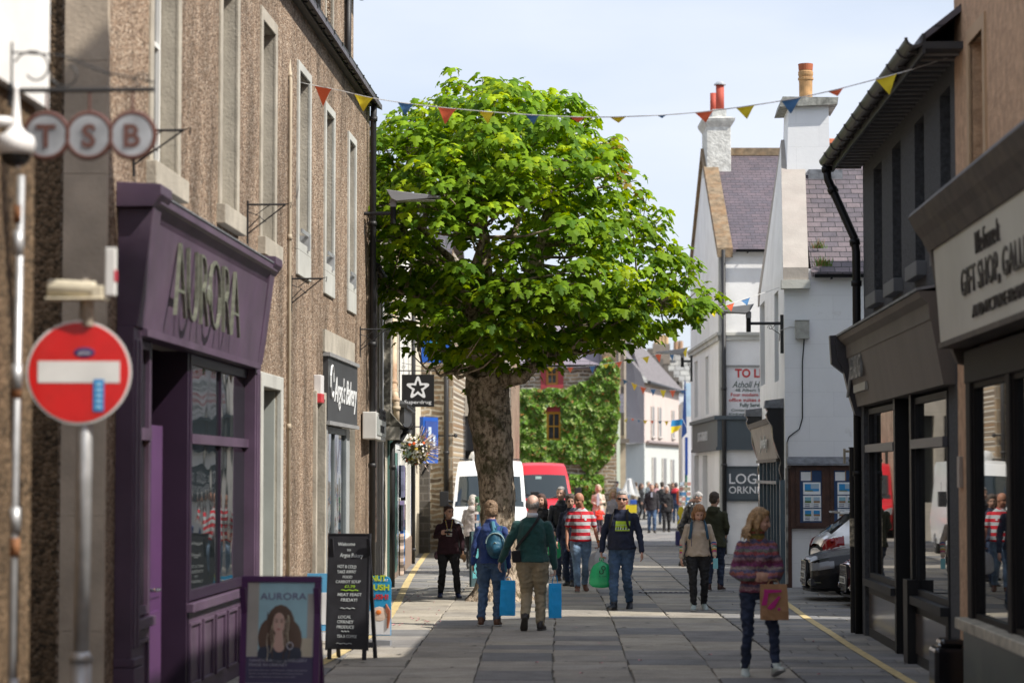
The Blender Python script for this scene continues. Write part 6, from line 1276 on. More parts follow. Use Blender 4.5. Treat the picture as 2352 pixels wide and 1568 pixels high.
m = MB(); m.tube([RY(860, 630, 41), RY(930, 668, 42), RY(1020, 710, 44), RY(1100, 740, 46)], .008, 5); tag(m.build('overhead_cable', BLACK), 'thin black overhead cable running from the roughcast shop into the tree', 'cable')
# ================================================================ boards on the pavement
def aframe(t, W, Hh, ang, mt, leg=.1, th=.03):
    m = MB(); c = math.cos(ang); s = math.sin(ang)
    return c, s
def tilted(o, ang): o.rotation_euler = (-ang, 0, 0)
def poster_board():
    c = RY(640, 1500, 20.6); t = thing('poster_board', 'purple framed pavement poster board with a portrait and the word AURORA', 'poster board', (c.x, 20.6, 0), math.radians(-4)); zt = RY(640, 1322, 20.6).z; W = .345
    lean = thing('x', 'x', 'x'); bpy.data.objects.remove(lean)
    fr = mat('purple_board_frame', (.10, .035, .12), .35, .1); m = MB(); zb = .16; 
    m.box(-W, W, -.03, .03, zt-.055, zt); m.box(-W, W, -.03, .03, zb, zb+.055); m.box(-W, -W+.055, -.03, .03, zb+.055, zt-.055); m.box(W-.055, W, -.03, .03, zb+.055, zt-.055)
    o = m.build('frame', fr, t, bevel=.006)
    tilt = math.radians(6); o.rotation_euler = (-tilt, 0, 0)
    b = MB(); x0, x1, z0, z1 = -W+.055, W-.055, zb+.055, zt-.055; H = z1-z0; C = {}
    cols = [(.42, .68, .74), (.14, .14, .15), (.085, .075, .14), (.75, .75, .8), (.16, .105, .075), (.68, .46, .37), (.06, .07, .10), (.62, .56, .42), (.5, .48, .42), (.5, .2, .18)]
    mats = [plain(q, .35) for q in cols]
    Y = -.012
    def R(a, bb, cc, d, mi, y): b.m = mi; b.box(x0+(x1-x0)*a, x0+(x1-x0)*bb, y-.002, y, z0+H*cc, z0+H*d)
    def E(cx, cz, rx, rz, mi, y): b.m = mi; b.ell((x0+(x1-x0)*cx, y, z0+H*cz), (rx*(x1-x0), .003, rz*H), 22, 8)
    R(0, 1, .33, 1, 0, Y); R(0, .17, .33, 1, 8, Y-.003); R(.9, 1, .33, .9, 8, Y-.003); R(0, 1, 0, .33, 2, Y-.003); R(0, 1, 0, .09, 3, Y-.006); R(.78, .98, .33, .5, 7, Y-.004)
    E(.5, .60, .22, .20, 4, Y-.006); E(.33, .50, .16, .17, 4, Y-.007); E(.66, .48, .17, .18, 4, Y-.007); E(.5, .37, .33, .10, 6, Y-.008); R(.17, .83, .33, .37, 6, Y-.01)
    E(.49, .46, .10, .09, 5, Y-.011); E(.49, .53, .06, .09, 5, Y-.011); E(.48, .63, .095, .098, 5, Y-.013)
    E(.445, .645, .02, .006, 4, Y-.016); E(.525, .645, .02, .006, 4, Y-.016); E(.445, .665, .026, .004, 4, Y-.016); E(.525, .665, .026, .004, 4, Y-.016); E(.48, .578, .03, .008, 9, Y-.016); E(.49, .61, .009, .022, 7, Y-.0145)
    for k in range(26):
        rr = random.Random(k); side = -1 if k % 2 else 1; xx = .48+side*rr.uniform(.09, .2); zz = rr.uniform(.42, .62)
        b.m = 4 if k % 3 else 7; b.tube([(x0+(x1-x0)*(xx-side*.03+.012*math.sin(j*1.5+k)), Y-.012, z0+H*(zz+.12-.05*j)) for j in range(6)], .0035, 4)
    b.m = 3; b.tube([(x0+(x1-x0)*(.655+.045*math.cos(j*.52)), Y-.016, z0+H*(.43+.032*math.sin(j*.52))) for j in range(13)], .004, 5)
    b.build('poster', mats, o)
    tx = MB(); cx = 0; tx.text('AURORA', cx+.02, z0+H*.845, .06, .40, y=Y-.005, dep=.002); pm_ = [plain((.2, .16, .3)), plain((.5, .5, .56)), plain((.15, .14, .25))]; tx.build('poster_title', pm_, o); tx = MB(); tx.m = 1; tx.text('HANDCRAFTED JEWELLERY', -.26, z0+H*.285, .026, .5, y=Y-.008, dep=.002, align='L'); tx.text('MADE IN ORKNEY', -.26, z0+H*.245, .026, .33, y=Y-.008, dep=.002, align='L')
    for k, wq in enumerate((.5, .47, .4)): tx.text(['Beautiful silverware and 9ct gold, unique and inspired', 'by the landscape of Orkney and Norse history', 'made in our Kirkwall workshop since 1999'][k], -.26, z0+H*(.205-.03*k), .011, wq, y=Y-.008, dep=.002, align='L')
    tx.build('poster_caption', pm_, o); tx = MB(); tx.m = 2; tx.text('aurora-jewellery.co.uk', -.26, z0+H*.04, .014, .22, y=Y-.011, dep=.002, align='L'); tx.text('Follow us on', .02, z0+H*.04, .014, .13, y=Y-.011, dep=.002, align='L'); tx.build('poster_footer', pm_, o)
    k = MB()
    for x in (-W+.02, W-.02): k.ell((x, -.04, zt-.2), .018, 10, 7)
    k.build('knobs', BLACK, o); l = MB(); l.box(-W, -W+.05, .0, .05, 0, zb+.1); l.box(W-.05, W, .0, .05, 0, zb+.1); l.prism([(.32, 0), (.36, 0), (.04, zt-.1), (.0, zt-.1)], -W, -W+.05, 'x'); l.prism([(.32, 0), (.36, 0), (.04, zt-.1), (.0, zt-.1)], W-.05, W, 'x'); l.build('stand', fr, t)
poster_board()
def chalk_board():
    Yb = 27.2; c = RY(797, 1500, Yb); t = thing('chalk_board', 'black chalkboard on legs listing hot and cold takeaway food outside the bakery', 'chalkboard', (c.x, Yb, 0), math.radians(-9)); zt = RY(800, 1226, Yb).z; W = .235; zb = .12
    blk = mat('chalkboard_black', (.028, .028, .034), .6, .3, 4, dirt=.3, dcol=(.09, .09, .11)); m = MB(); m.box(-W, W, -.015, .015, zb, zt); o = m.build('panel', blk, t, bevel=.004); tilt = math.radians(5); o.rotation_euler = (-tilt, 0, math.radians(0))
    o.location = (0, -.02, 0); f = MB(); f.box(-W-.012, -W, -.022, .02, zb-.01, zt+.01); f.box(W, W+.012, -.022, .02, zb-.01, zt+.01); f.box(-W, W, -.022, .02, zt, zt+.01); f.box(-W+.01, -W+.055, -.01, .02, 0, zb); f.box(W-.055, W-.01, -.01, .02, 0, zb); f.build('frame', blk, o)
    b = MB(); b.prism([(.34, 0), (.38, 0), (.05, zt-.05), (.015, zt-.05)], -W+.02, -W+.06, 'x'); b.prism([(.34, 0), (.38, 0), (.05, zt-.05), (.015, zt-.05)], W-.02, W+.02, 'x'); b.box(-W, W, .28, .31, .12, .18); b.build('rear_leg', blk, t)
    H = zt-zb; x = MB(); rr = random.Random(2)
    cmt = [plain((.62, .66, .66), .9), plain((.42, .72, .05), .9)]
    def tx(s, xc, f, h, w, mi=0, sh=.08): q = MB(); q.m = mi; q.text(s, xc, zb+H*f, h, w, y=-.0155, dep=.003, bold=.014, shear=sh, rz=rr.uniform(-.03, .02)); q.build('chalk_line', cmt, o)
    tx('Welcome', -.03, .90, .04, .20); tx('to', -.0, .855, .03, .045); tx('Argos Bakery', .03, .80, .045, .27); tx('HOT & COLD', -.02, .705, .036, .22); tx('TAKE AWAY', -.02, .66, .036, .22); tx('FOOD', -.01, .617, .03, .11); tx('CARROT SOUP', .0, .575, .032, .29); tx('£1.70', .02, .535, .03, .12, 1)
    tx('MEAT FEAST', .02, .462, .034, .28); tx('FRIDAY!', .015, .415, .036, .19); tx('LOCAL', -.03, .268, .034, .15); tx('ORKNEY', -.02, .225, .036, .19); tx('PRODUCE', -.02, .18, .036, .2); tx('TEA & COFFEE', .0, .10, .034, .23)
    for (f, w, mi, xc) in ((.512, .2, 1, .02), (.355, .17, 0, 0), (.155, .09, 0, -.02), (.05, .18, 0, -.03)): x.m = mi; x.tube([(xc-w/2+w*k/12, -.017, zb+H*f+.005*math.sin(k*1.4)) for k in range(13)], .004, 5)
    x.build('chalk_flourish', [plain((.62, .66, .66), .9), plain((.42, .72, .05), .9)], o)
chalk_board()
def slush_board():
    Yb = 29.6; c = RY(850, 1480, Yb); t = thing('slush_board', 'bright blue and white frozen drink pavement sign half hidden behind the chalkboard', 'pavement sign', (c.x, Yb, 0), math.radians(-6)); zt = RY(860, 1322, Yb).z; W = .26
    lb = mat('bright_sky_blue', (.03, .32, .62), .3, .12); P = [(-W, .12), (W-.0, .12), (W, zt-.07), (W-.02, zt-.02), (W-.07, zt), (-W+.07, zt), (-W, zt-.07)]
    m = MB(); m.prism(P, -.015, .015); o = m.build('panel', lb, t); m = MB(); m.box(-W+.005, W-.005, -.019, -.015, .13, .42); m.m = 1; m.prism([(-.26, .0), (.26, 0), (.26, .06), (-.26, .06)], -.06, .06)
    for k in range(60):
        r = random.Random(k); m.m = 0; m.ell((r.uniform(-W+.03, W-.03), -.016, r.uniform(.8, zt-.06)), .005, 5, 4)
    m.build('snow_print', [plain((.75, .77, .8), .4), plain((.25, .26, .28), .5)], o)
    x = MB(); x.text('NUT', .11, .78, .07, .18, y=-.017, bold=.03, dep=.004); x.text('SLUSH', .09, .67, .07, .3, y=-.017, bold=.03, dep=.004); x.m = 1; x.text('SLUSH!', .08, .56, .06, .3, y=-.017, bold=.03, dep=.004); x.build('lettering', [plain((.55, .68, .03), .4), plain((.62, .03, .03), .4)], o)
    x = MB(); x.m = 0; x.ell((.12, -.02, .38), (.1, .006, .09), 16, 6); x.m = 1; x.ell((.11, -.026, .40), (.035, .008, .03), 12, 6); x.m = 2
    for k in range(5): x.tube([(.2, -.02, .5-.02*k), (.25, -.022, .42-.02*k), (.22, -.022, .33-.03*k)], .012, 5)
    x.build('cartoon_print', [plain((.75, .6, .5)), plain((.75, .2, .03)), plain((.35, .1, .04))], o)
slush_board()
t = thing('pale_board', 'partly hidden sky blue pavement sign at the bakery doorway', 'pavement sign', (RY(742, 1400, 30.4).x, 30.4, 0)); m = MB(); m.box(-.2, .3, -.015, .015, .12, RY(740, 1316, 30.4).z); m.m = 1; m.box(-.1, .3, -.02, -.015, .2, .6); m.box(-.2, .3, -.1, .1, 0, .1); m.build('panel', [plain((.1, .35, .6), .4), plain((.7, .72, .75), .4)], t)
def souvenir_rack(u, v, top, w, lb):
    p = RG(u, v); t = thing('card_rack', lb, 'display rack', p); zt = RY(u, top, p.y).z; m = MB(); m.tube([(0, 0, 0), (0, 0, zt)], .015, 6); m.box(-w/2, w/2, -.2, .2, 0, .04); m.build('stand', GALV, t)
    rr = random.Random(int(u)); m = MB(); C = [plain((.5, .6, .7)), plain((.7, .68, .6)), plain((.1, .25, .45)), plain((.35, .3, .22)), plain((.6, .3, .25)), plain((.15, .3, .2))]
    z = .35
    while z < zt-.1:
        for k in range(6):
            a = k*1.05+z; m.m = rr.randrange(6); x, y = w*.4*math.cos(a), w*.4*math.sin(a); m.box(x-w*.17, x+w*.17, y-.01, y+.01, z, z+.12)
        z += .17
    m.build('card', C, t)
souvenir_rack(1574, 1230, 1108, .36, 'tall postcard rack beside the corner house behind the crowd')
souvenir_rack(1101, 1338, 1134, .16, 'revolving rack of small souvenirs beside the tree trunk')
p = RG(1092, 1352); t = thing('teal_board', 'narrow teal edged board standing beside the souvenir rack', 'board', p, 1.25); m = MB(); m.box(-.25, .25, -.02, .02, .05, 1.05); m.m = 1; m.box(-.2, .2, -.025, -.02, .2, .95); m.build('panel', [plain((.05, .09, .1)), plain((.1, .35, .38))], t)
p = RG(1563, 1252); t = thing('yellow_sign', 'yellow cut-out pavement sign on a dark blue base beside the leather jacketed man', 'pavement sign', p); m = MB(); m.prism([(-.08, .45), (.0, .45), (.05, .7), (.12, .72), (.12, 1.0), (.06, 1.15), (-.04, 1.12), (-.09, .95), (-.02, .8), (-.1, .65)], -.02, .02); m.build('figure', plain((.75, .6, .02)), t); m = MB(); m.box(-.15, .15, -.12, .12, 0, .42); m.build('base', plain((.03, .03, .12)), t, bevel=.03)
p = RG(1447, 1195); t = thing('covered_stall', 'street stall covered by a grey plastic sheet with yellow and blue goods', 'stall', (p.x, p.y, 0)); m = MB(); m.box(-.35, .3, -.3, .4, .35, .72); m.m = 1; m.box(-.4, -.1, -.32, .0, .74, 1.0); m.m = 2; m.box(.0, .3, -.32, .0, .74, .95); m.build('crate', [plain((.7, .55, .02)), plain((.5, .05, .04)), plain((.03, .1, .4))], t, bevel=.02)
m = MB(); m.grid(lambda a, b: ((a-.5)*.85*(1.1-.8*b)+.03*math.sin(a*22), (-.35-.1*math.sin(a*15)*b)*(1-b*.5), 1.2+.72*b-.25*abs(a-.5)*(1-b)), 16, 6); m.grid(lambda a, b: ((a-.5)*.85*(1.1-.8*b), .35*(1-b*.5), 1.2+.72*b-.25*abs(a-.5)*(1-b)), 10, 4)
m.build('plastic_sheet', plain((.62, .62, .6), .4), t)
# ================================================================ vehicles
def rim(mb, c, r, w, ax='y'): pass
def wheel(par, x, y, r=.34, w=.22, hub=(.35, .35, .36)):
    m = MB(); n = 28; P = [(-w/2, r*.62), (-w/2, r*.95), (-w*.35, r), (w*.35, r), (w/2, r*.95), (w/2, r*.62)]
    m.loft([[(x+a, y+q*math.cos(2*math.pi*k/n), r+q*math.sin(2*math.pi*k/n)) for k in range(n)] for a, q in P]); o = m.build('wheel', plain((.02, .02, .02), .8), par, smooth=False)
    h = MB(); s = 1 if x > 0 else -1
    for k in range(7): a = 2*math.pi*k/7; h.tube([(x+s*w*.45, y+r*.1*math.cos(a), r+r*.1*math.sin(a)), (x+s*w*.5, y+r*.6*math.cos(a), r+r*.6*math.sin(a))], [.05, .03], 6)
    h.tube([(x+s*w*.3, y, r), (x+s*w*.52, y, r)], r*.18, 12); h.build('rim', plain(hub, .25, .9), o)
def van(name, label, loc, rz, paint, H, W, L=5.6, plate='SY17', roofpod=False, grp=None):
    """front faces local -y"""
    t = thing(name, label, 'van', loc, rz, grp); g = glassy('van_glass', (.02, .03, .035), .03, .08, 1.6); blk = plain((.02, .02, .022), .45)
    # side profile from bumper to rear: (y, z, halfwidth, crown, back sweep at the edge)
    pr = [(-.02, .28, W*.44, 0, .16), (-.06, .5, W*.47, 0, .16), (-.02, .78, W*.485, 0, .14), (.0, .95, W*.49, 0, .14), (.16, 1.08, W*.485, .02, .12), (.55, 1.22, W*.475, .03, .10), (.66, 1.26, W*.47, .03, .1), (1.22, H-.50, W*.445, .03, .1), (1.34, H-.38, W*.44, .03, .1), (1.62, H-.10, W*.42, .04, .1), (2.0, H-.0, W*.41, .04, .03), (L, H, W*.41, .04, 0), (L+.02, H-.1, W*.43, 0, 0), (L+.03, .35, W*.47, 0, 0)]
    cum = [0]
    for i in range(1, len(pr)): cum.append(cum[-1]+math.hypot(pr[i][0]-pr[i-1][0], pr[i][1]-pr[i-1][1]))
    def S(a, tt):
        q = max(0, min(tt, 1))*cum[-1]; i = 0
        while i < len(cum)-2 and cum[i+1] < q: i += 1
        f = (q-cum[i])/(cum[i+1]-cum[i]); A, B = pr[i], pr[i+1]; v = [A[k]+(B[k]-A[k])*f for k in range(5)]; x = (a-.5)*2
        return Vector((x*v[2], v[0]+v[4]*abs(x)**4, v[1]+v[3]*(1-x*x)))
    tz = lambda i: cum[i]/cum[-1]
    w0, w1 = tz(6), tz(8)-.004
    def mf(a, tt):
        x = abs(a-.5)*2
        if w0 < tt < w1 and x < .93-.03*(tt-w0)/(w1-w0): return 1
        if tt < tz(1)*.9+.004 or (tt < tz(2) and x < .0): return 2
        return 0
    m = MB(); nt_ = 150; m.grid(S, 40, nt_, mf)
    # sides
    for sx in (-1, 1):
        a = 0 if sx < 0 else 1; top = [S(a, tz(i)) for i in range(0, 12)]
        bel = 1.32; n = len(top); b0 = len(m.v)
        for p in top: zz = [p.z, min(p.z, bel), min(p.z, .9), .28]; m.v += [tuple(p), (sx*max(abs(p.x), W*.47), p.y, zz[1]), (sx*W*.5*(.97 if p.y < .2 else 1), p.y+(.03 if p.y < .2 else 0), zz[2]), (sx*W*.48, p.y, .28)]
        for i in range(n-1):
            for j in range(3):
                k = b0+i*4+j; f = (k, k+1, k+5, k+4); m.f.append(f if sx < 0 else f[::-1]); m.mi.append(0)
    o = m.build('body', [paint, g, blk], t, smooth=True)
    for sx in (-1, 1):
        c = MB(); y0, y1 = 1.2, 2.1; x = sx*(W*.47); c.add([(x*1.004, 1.0, 1.36), (x*1.004, 2.0, 1.36), (x*.975, 2.0, H-.62), (x*.975, 1.42, H-.62)], [(0, 1, 2, 3)]); c.build('side_window', g, t)
        d = MB(); 
        for yq in (2.08, 3.3): d.box(x*1.005-.004, x*1.005+.004, yq, yq+.012, .4, 1.9)
        d.build('door_seam', blk, t)
        mr = MB(); mr.box(sx*(W/2+.06), sx*(W/2+.28), .95, 1.12, 1.28, 1.66); mr.tube([(sx*W*.46, 1.05, 1.38), (sx*(W/2+.1), 1.03, 1.42)], .04, 8); mr.build('mirror', mat('black_plastic', (.02, .02, .022), .4), t, bevel=.05)
        hl = MB(); hl.prism([(sx*W*.3, .72), (sx*W*.47, .78), (sx*W*.485, 1.02), (sx*W*.42, .98), (sx*W*.29, .86)], -.02, .12); ho = hl.build('headlight', glassy('headlamp_glass', (.25, .26, .27), .06, 0, 1.5), t)
        q = MB(); q.ell((sx*W*.4, -.03, .86), (.06, .02, .06), 12, 8); q.ell((sx*W*.34, -.03, .82), (.04, .02, .04), 12, 8); q.build('lamp', plain((.7, .7, .72), .1, .8), ho)
    gr = MB(); gr.box(-W*.3, W*.3, -.075, -.02, .52, .84); gr.m = 1
    for k in range(4): gr.box(-W*.28, W*.28, -.09, -.075, .56+.07*k, .58+.07*k)
    gr.ell((0, -.09, .88), (.11, .02, .08), 16, 8); gr.m = 0; gr.box(-W*.46, W*.46, -.09, .05, .3, .42); gr.build('grille', [blk, plain((.35, .35, .36), .3, .7)], t, bevel=.01)
    pl = MB(); pl.box(-.26, .26, -.11, -.1, .36, .47); pl.m = 1; pl.text(plate, 0, .38, .07, .42, y=-.111, dep=.002, bold=.02); pl.build('number_plate', [plain((.75, .74, .68), .4), plain((.02, .02, .02))], t)
    wp = MB()
    for sx in (-1, 1):
        p0 = S(.5+sx*.06, w0)+Vector((0, -.03, .0)); p1 = S(.5+sx*.38, w0+(w1-w0)*.22)+Vector((0, -.03, .02)); wp.tube([p0, p1], .012, 5)
    wp.tube([S(.5, w0)+Vector((0, -.02, 0)), S(.86, w0+.006)+Vector((0, -.03, .02))], .014, 5); wp.build('wiper', blk, t)
    st = MB(); cx = -.38*1; st.tube([(.38+.19*math.cos(k*.4), 1.15+.05*math.sin(k*.4), 1.36+.16*math.sin(k*.4)) for k in range(17)], .014, 6); 
    for y in (1.0, L-1.0):
        for sx in (-1, 1): wheel(t, sx*(W/2-.14), y)
    if roofpod:
        q = MB(); q.lathe(-.25, 2.2, [(H-.02, .3), (H+.12, .3), (H+.24, .24), (H+.28, .14)], 20); q.build('roof_vent', paint, t, smooth=True)
        q = MB(); q.tube([(-W*.4, 2, H+.05), (W*.4, 2, H+.05)], .02, 6); q.build('roof_rail', blk, t)
    st = MB(); st.box(.1, .22, .95, 1.0, 1.35, 1.37); return t, S, w0, w1
wp_ = mat('white_van_paint', (.80, .81, .81), .25, .03, 2, coat=.5); rp_ = mat('red_van_paint', (.56, .014, .028), .3, .06, 2, coat=.5)
van('white_van', 'white panel van parked behind the tree trunk with a rounded roof vent', (RY(1123, 1100, 60).x, 60, 0), math.radians(2), wp_, 2.42, 1.95, roofpod=True)
rv, S_, a_, b_ = van('red_van', 'red panel van parked in front of the ivy covered house', (RY(1257, 1100, 80).x, 80, 0), math.radians(9), rp_, 2.46, 2.0)
q = MB(); p = S_(.42, a_+(b_-a_)*.86); q.box(p.x-.1, p.x+.1, p.y-.03, p.y-.01, p.z-.08, p.z+.05); q.build('windscreen_sticker', plain((.4, .6, .6), .4), rv)
def car(name, label, loc, rz, paint, secs, glassr, grp, extra, lampf=None, lampm=None):
    """secs: (y, halfwidth, z sill, z shoulder, z top, half width top) front at -y"""
    t = thing(name, label, 'car', loc, rz, grp); g = glassy('car_glass', (.015, .018, .02), .03, 0, 1.55); m = MB(); blk = plain((.02, .02, .022), .4)
    ys = [s[0] for s in secs]
    def sec(y):
        for i in range(len(secs)-1):
            if secs[i][0] <= y <= secs[i+1][0]:
                f = (y-secs[i][0])/(secs[i+1][0]-secs[i][0]); return [secs[i][k]+(secs[i+1][k]-secs[i][k])*f for k in range(6)]
        return list(secs[-1])
    def S(a, b):
        y = ys[0]+(ys[-1]-ys[0])*b; _, w, z0, zs, zt, wt = sec(y); x = (a-.5)*2; s = 1 if x > 0 else -1; q = abs(x)
        P = [(0, zt), (.55*wt, zt-.01*(zt-z0)), (wt*.93, zt-.045), (w*.93 if zt-zs > .12 else w*.9, zs+.02), (w, zs-.12), (w*1.0, (z0+zs)/2), (w*.96, z0+.05), (w*.8, z0)]
        k = q*(len(P)-1); i = min(int(k), len(P)-2); f = k-i; p0, p1 = P[i], P[i+1]; return (s*(p0[0]+(p1[0]-p0[0])*f), y, p0[1]+(p1[1]-p0[1])*f)
    def mf(a, b):
        y = ys[0]+(ys[-1]-ys[0])*b; q = abs(a-.5)*2; seg = q*7; _, w, z0, zs, zt, wt = sec(y)
        for (y0, y1, kind) in glassr:
            if y0 < y < y1:
                if kind == 'screen' and seg < 1.95: return 1
                if kind == 'side' and 2.05 < seg < 3: return 1
        if seg > 6: return 2
        if lampf and lampf(Vector(S(a, b))): return 3
        return 0
    m.grid(S, 140, 300, mf)
    for end in (0, 1):
        b0 = len(m.v); n = 28; ring = [S(i/n, end) for i in range(n+1)]; m.v += ring; c = (0, ring[0][1], .55); m.v.append(c)
        for i in range(n): f = (b0+i, b0+i+1, b0+n+1); m.f.append(f if end else f[::-1]); m.mi.append(0)
    o = m.build('body', [paint, g, blk, lampm or g], t, smooth=True)
    sb = o.modifiers.new('s', 'SMOOTH'); sb.factor = .5; sb.iterations = 3
    W = max(s[1] for s in secs); wy = (ys[0]+.82, ys[-1]-.8)
    for y in wy:
        for sx in (-1, 1): wheel(t, sx*(W-.1), y, .33, .2, (.5, .5, .52))
        for sx in (-1, 1):
            a = MB(); n = 20; a.loft([[(sx*(W+.004), y+.4*math.cos(math.pi*k/n), .33+.4*math.sin(math.pi*k/n)) for k in range(n+1)], [(sx*(W-.02), y+.37*math.cos(math.pi*k/n), .33+.37*math.sin(math.pi*k/n)) for k in range(n+1)]], closed=False, caps=False); a.build('wheel_arch', blk, t)
    extra(t, W, ys, blk, paint); return t
def front_face(t, W, ys, blk, paint):
    y = ys[0]; ch = plain((.6, .6, .62), .15, 1)
    m = MB(); m.prism([(-.30, .64), (.30, .64), (.33, .45), (.24, .25), (-.24, .25), (-.33, .45)], y-.03, y+.1); m.m = 1
    for k in range(7): z = .30+.045*k; m.box(-.27, .27, y-.042, y-.03, z, z+.009)
    m.tube([(x, y-.035, z) for x, z in ((-.31, .645), (.31, .645), (.34, .45), (.25, .24), (-.25, .24), (-.34, .45), (-.31, .645))], .009, 6)
    m.build('grille', [blk, ch], t)
    m = MB(); m.box(-.26, .26, y-.06, y-.045, .36, .47); m.m = 1; m.text('SY12 KXB', 0, .38, .07, .42, y=y-.061, dep=.002, bold=.0); m.build('number_plate', [plain((.75, .75, .7), .4), BLACK], t)
    for s in (-1, 1):
        m = MB(); m.prism([(s*.42, .25), (s*.72, .27), (s*.70, .37), (s*.42, .36)], y+.0, y+.16); m.m = 1; m.tube([(s*.40, y-.02, .31), (s*.58, y+.01, .31), (s*.72, y+.06, .312), (s*.80, y+.16, .315)], .008, 6)
        m.tube([(s*(.62+.042*math.cos(k*.52)), y+.0+.03*math.cos(k*.52), .312+.046*math.sin(k*.52)) for k in range(13)], .008, 6); m.build('fog_lamp', [blk, ch], t)
        m = MB(); m.ell((s*1.0, y+1.5, .98), (.1, .07, .07), 12, 8); m.tube([(s*.84, y+1.52, .95), (s*.96, y+1.5, .96)], .02, 6); m.build('mirror', paint, t, smooth=True)
    m = MB(); m.loft([[(-.62, y+.02, .16), (-.62, y+.3, .16), (-.62, y+.3, .2), (-.62, y, .2)], [(0, y-.05, .16), (0, y+.3, .16), (0, y+.3, .2), (0, y-.06, .2)], [(.62, y+.02, .16), (.62, y+.3, .16), (.62, y+.3, .2), (.62, y, .2)]]); m.build('splitter', blk, t)
front_secs = [(-2.15, .56, .20, .60, .665, .5), (-2.12, .68, .18, .635, .70, .55), (-2.03, .78, .17, .67, .745, .60), (-1.85, .85, .17, .71, .80, .65), (-1.5, .885, .17, .76, .865, .67), (-1.0, .89, .18, .83, .945, .64), (-.2, .89, .19, .88, 1.32, .55), (.2, .89, .19, .9, 1.42, .56), (.9, .89, .19, .92, 1.42, .56), (1.6, .88, .22, .93, 1.2, .54), (1.95, .84, .24, .94, 1.0, .55), (2.12, .74, .3, .8, .92, .5)]
gp = 'cars parked nose in beside the dark grey building'
LF = lambda q: abs(q.x) > .47 and -2.135 < q.y < -1.78 and .50+.14*(q.y+2.14) < q.z < .625+.14*(q.y+2.14); LM = glassy('headlamp_glass', (.22, .23, .25), .07, 0, 1.5)
p = RG(1905, 1376); bp_ = mat('black_car_paint', (.006, .006, .008), .22, .05, 2, spec=.35, coat=.15)
car('black_car', 'black hatchback with wide chrome-barred grille nosing into the side lane', (5.42, 40.8, 0), math.radians(-88), bp_, front_secs, [(-.95, -.2, 'screen'), (-.5, 1.3, 'side'), (1.3, 1.9, 'screen')], gp, front_face, LF, LM)
p = RG(1990, 1392); car('red_car', 'dark red car mostly hidden behind the black post', (5.88, 38.75, 0), math.radians(-87), mat('deep_red_car_paint', (.25, .008, .015), .2, .05, 2, coat=1), front_secs, [(-.95, -.2, 'screen'), (-.5, 1.3, 'side'), (1.3, 1.9, 'screen')], gp, front_face, LF, LM)
def rear_face(t, W, ys, blk, paint):
    y = ys[-1]; rl = glassy('tail_lamp', (.28, .01, .015), .06, 0, 1.5)
    for s in (-1, 1):
        m = MB(); m.ell((s*.80, y-.16, .93), (.05, .05, .04), 10, 6); m.build('tail_light', rl, t)
        m = MB(); m.ell((s*1.0, ys[0]+1.5, .98), (.1, .07, .07), 12, 8); m.tube([(s*.84, ys[0]+1.52, .95), (s*.96, ys[0]+1.5, .96)], .02, 6); m.build('mirror', paint, t, smooth=True)
    m = MB(); m.prism([(1.25, 1.475), (1.82, 1.435), (1.81, 1.395), (1.4, 1.40)], -.56, .56, 'x'); m.build('spoiler', paint, t, bevel=.01)
    m = MB(); m.box(-.72, .72, y-.05, y+.03, .22, .42); m.build('bumper', blk, t, bevel=.03); m = MB(); m.box(-.26, .26, y+.0, y+.02, .5, .61); m.build('number_plate', plain((.7, .55, .05)), t)
    m = MB(); m.tube([(.1, y-.1, 1.05), (-.3, y-.2, 1.18)], .012, 5); m.build('rear_wiper', blk, t)
rear_secs = [(-2.1, .7, .25, .55, .62, .5), (-1.9, .84, .2, .68, .76, .6), (-1.1, .9, .19, .85, .95, .62), (-.35, .9, .19, .93, 1.38, .56), (.1, .9, .19, .95, 1.5, .58), (1.0, .9, .2, .98, 1.49, .58), (1.55, .9, .22, 1.0, 1.42, .55), (1.95, .87, .25, 1.0, 1.1, .6), (2.1, .82, .28, .92, .98, .62), (2.16, .72, .34, .8, .86, .5)]
p = RG(1925, 1360); car('white_hatchback', 'white hatchback with its rear window and red tail lamp towards the street', (5.78, 43.2, 0), math.radians(95), mat('white_car_paint', (.88, .89, .9), .18, .03, 2, coat=1), rear_secs, [(-1.05, -.4, 'screen'), (-.6, 1.35, 'side'), (1.5, 1.98, 'screen')], gp, rear_face, lambda q: abs(q.x) > .5 and q.y > 1.80 and .78+.3*(2.1-q.y) < q.z < .96+.2*(2.1-q.y), glassy('tail_lamp_glass', (.25, .01, .015), .08, 0, 1.5))
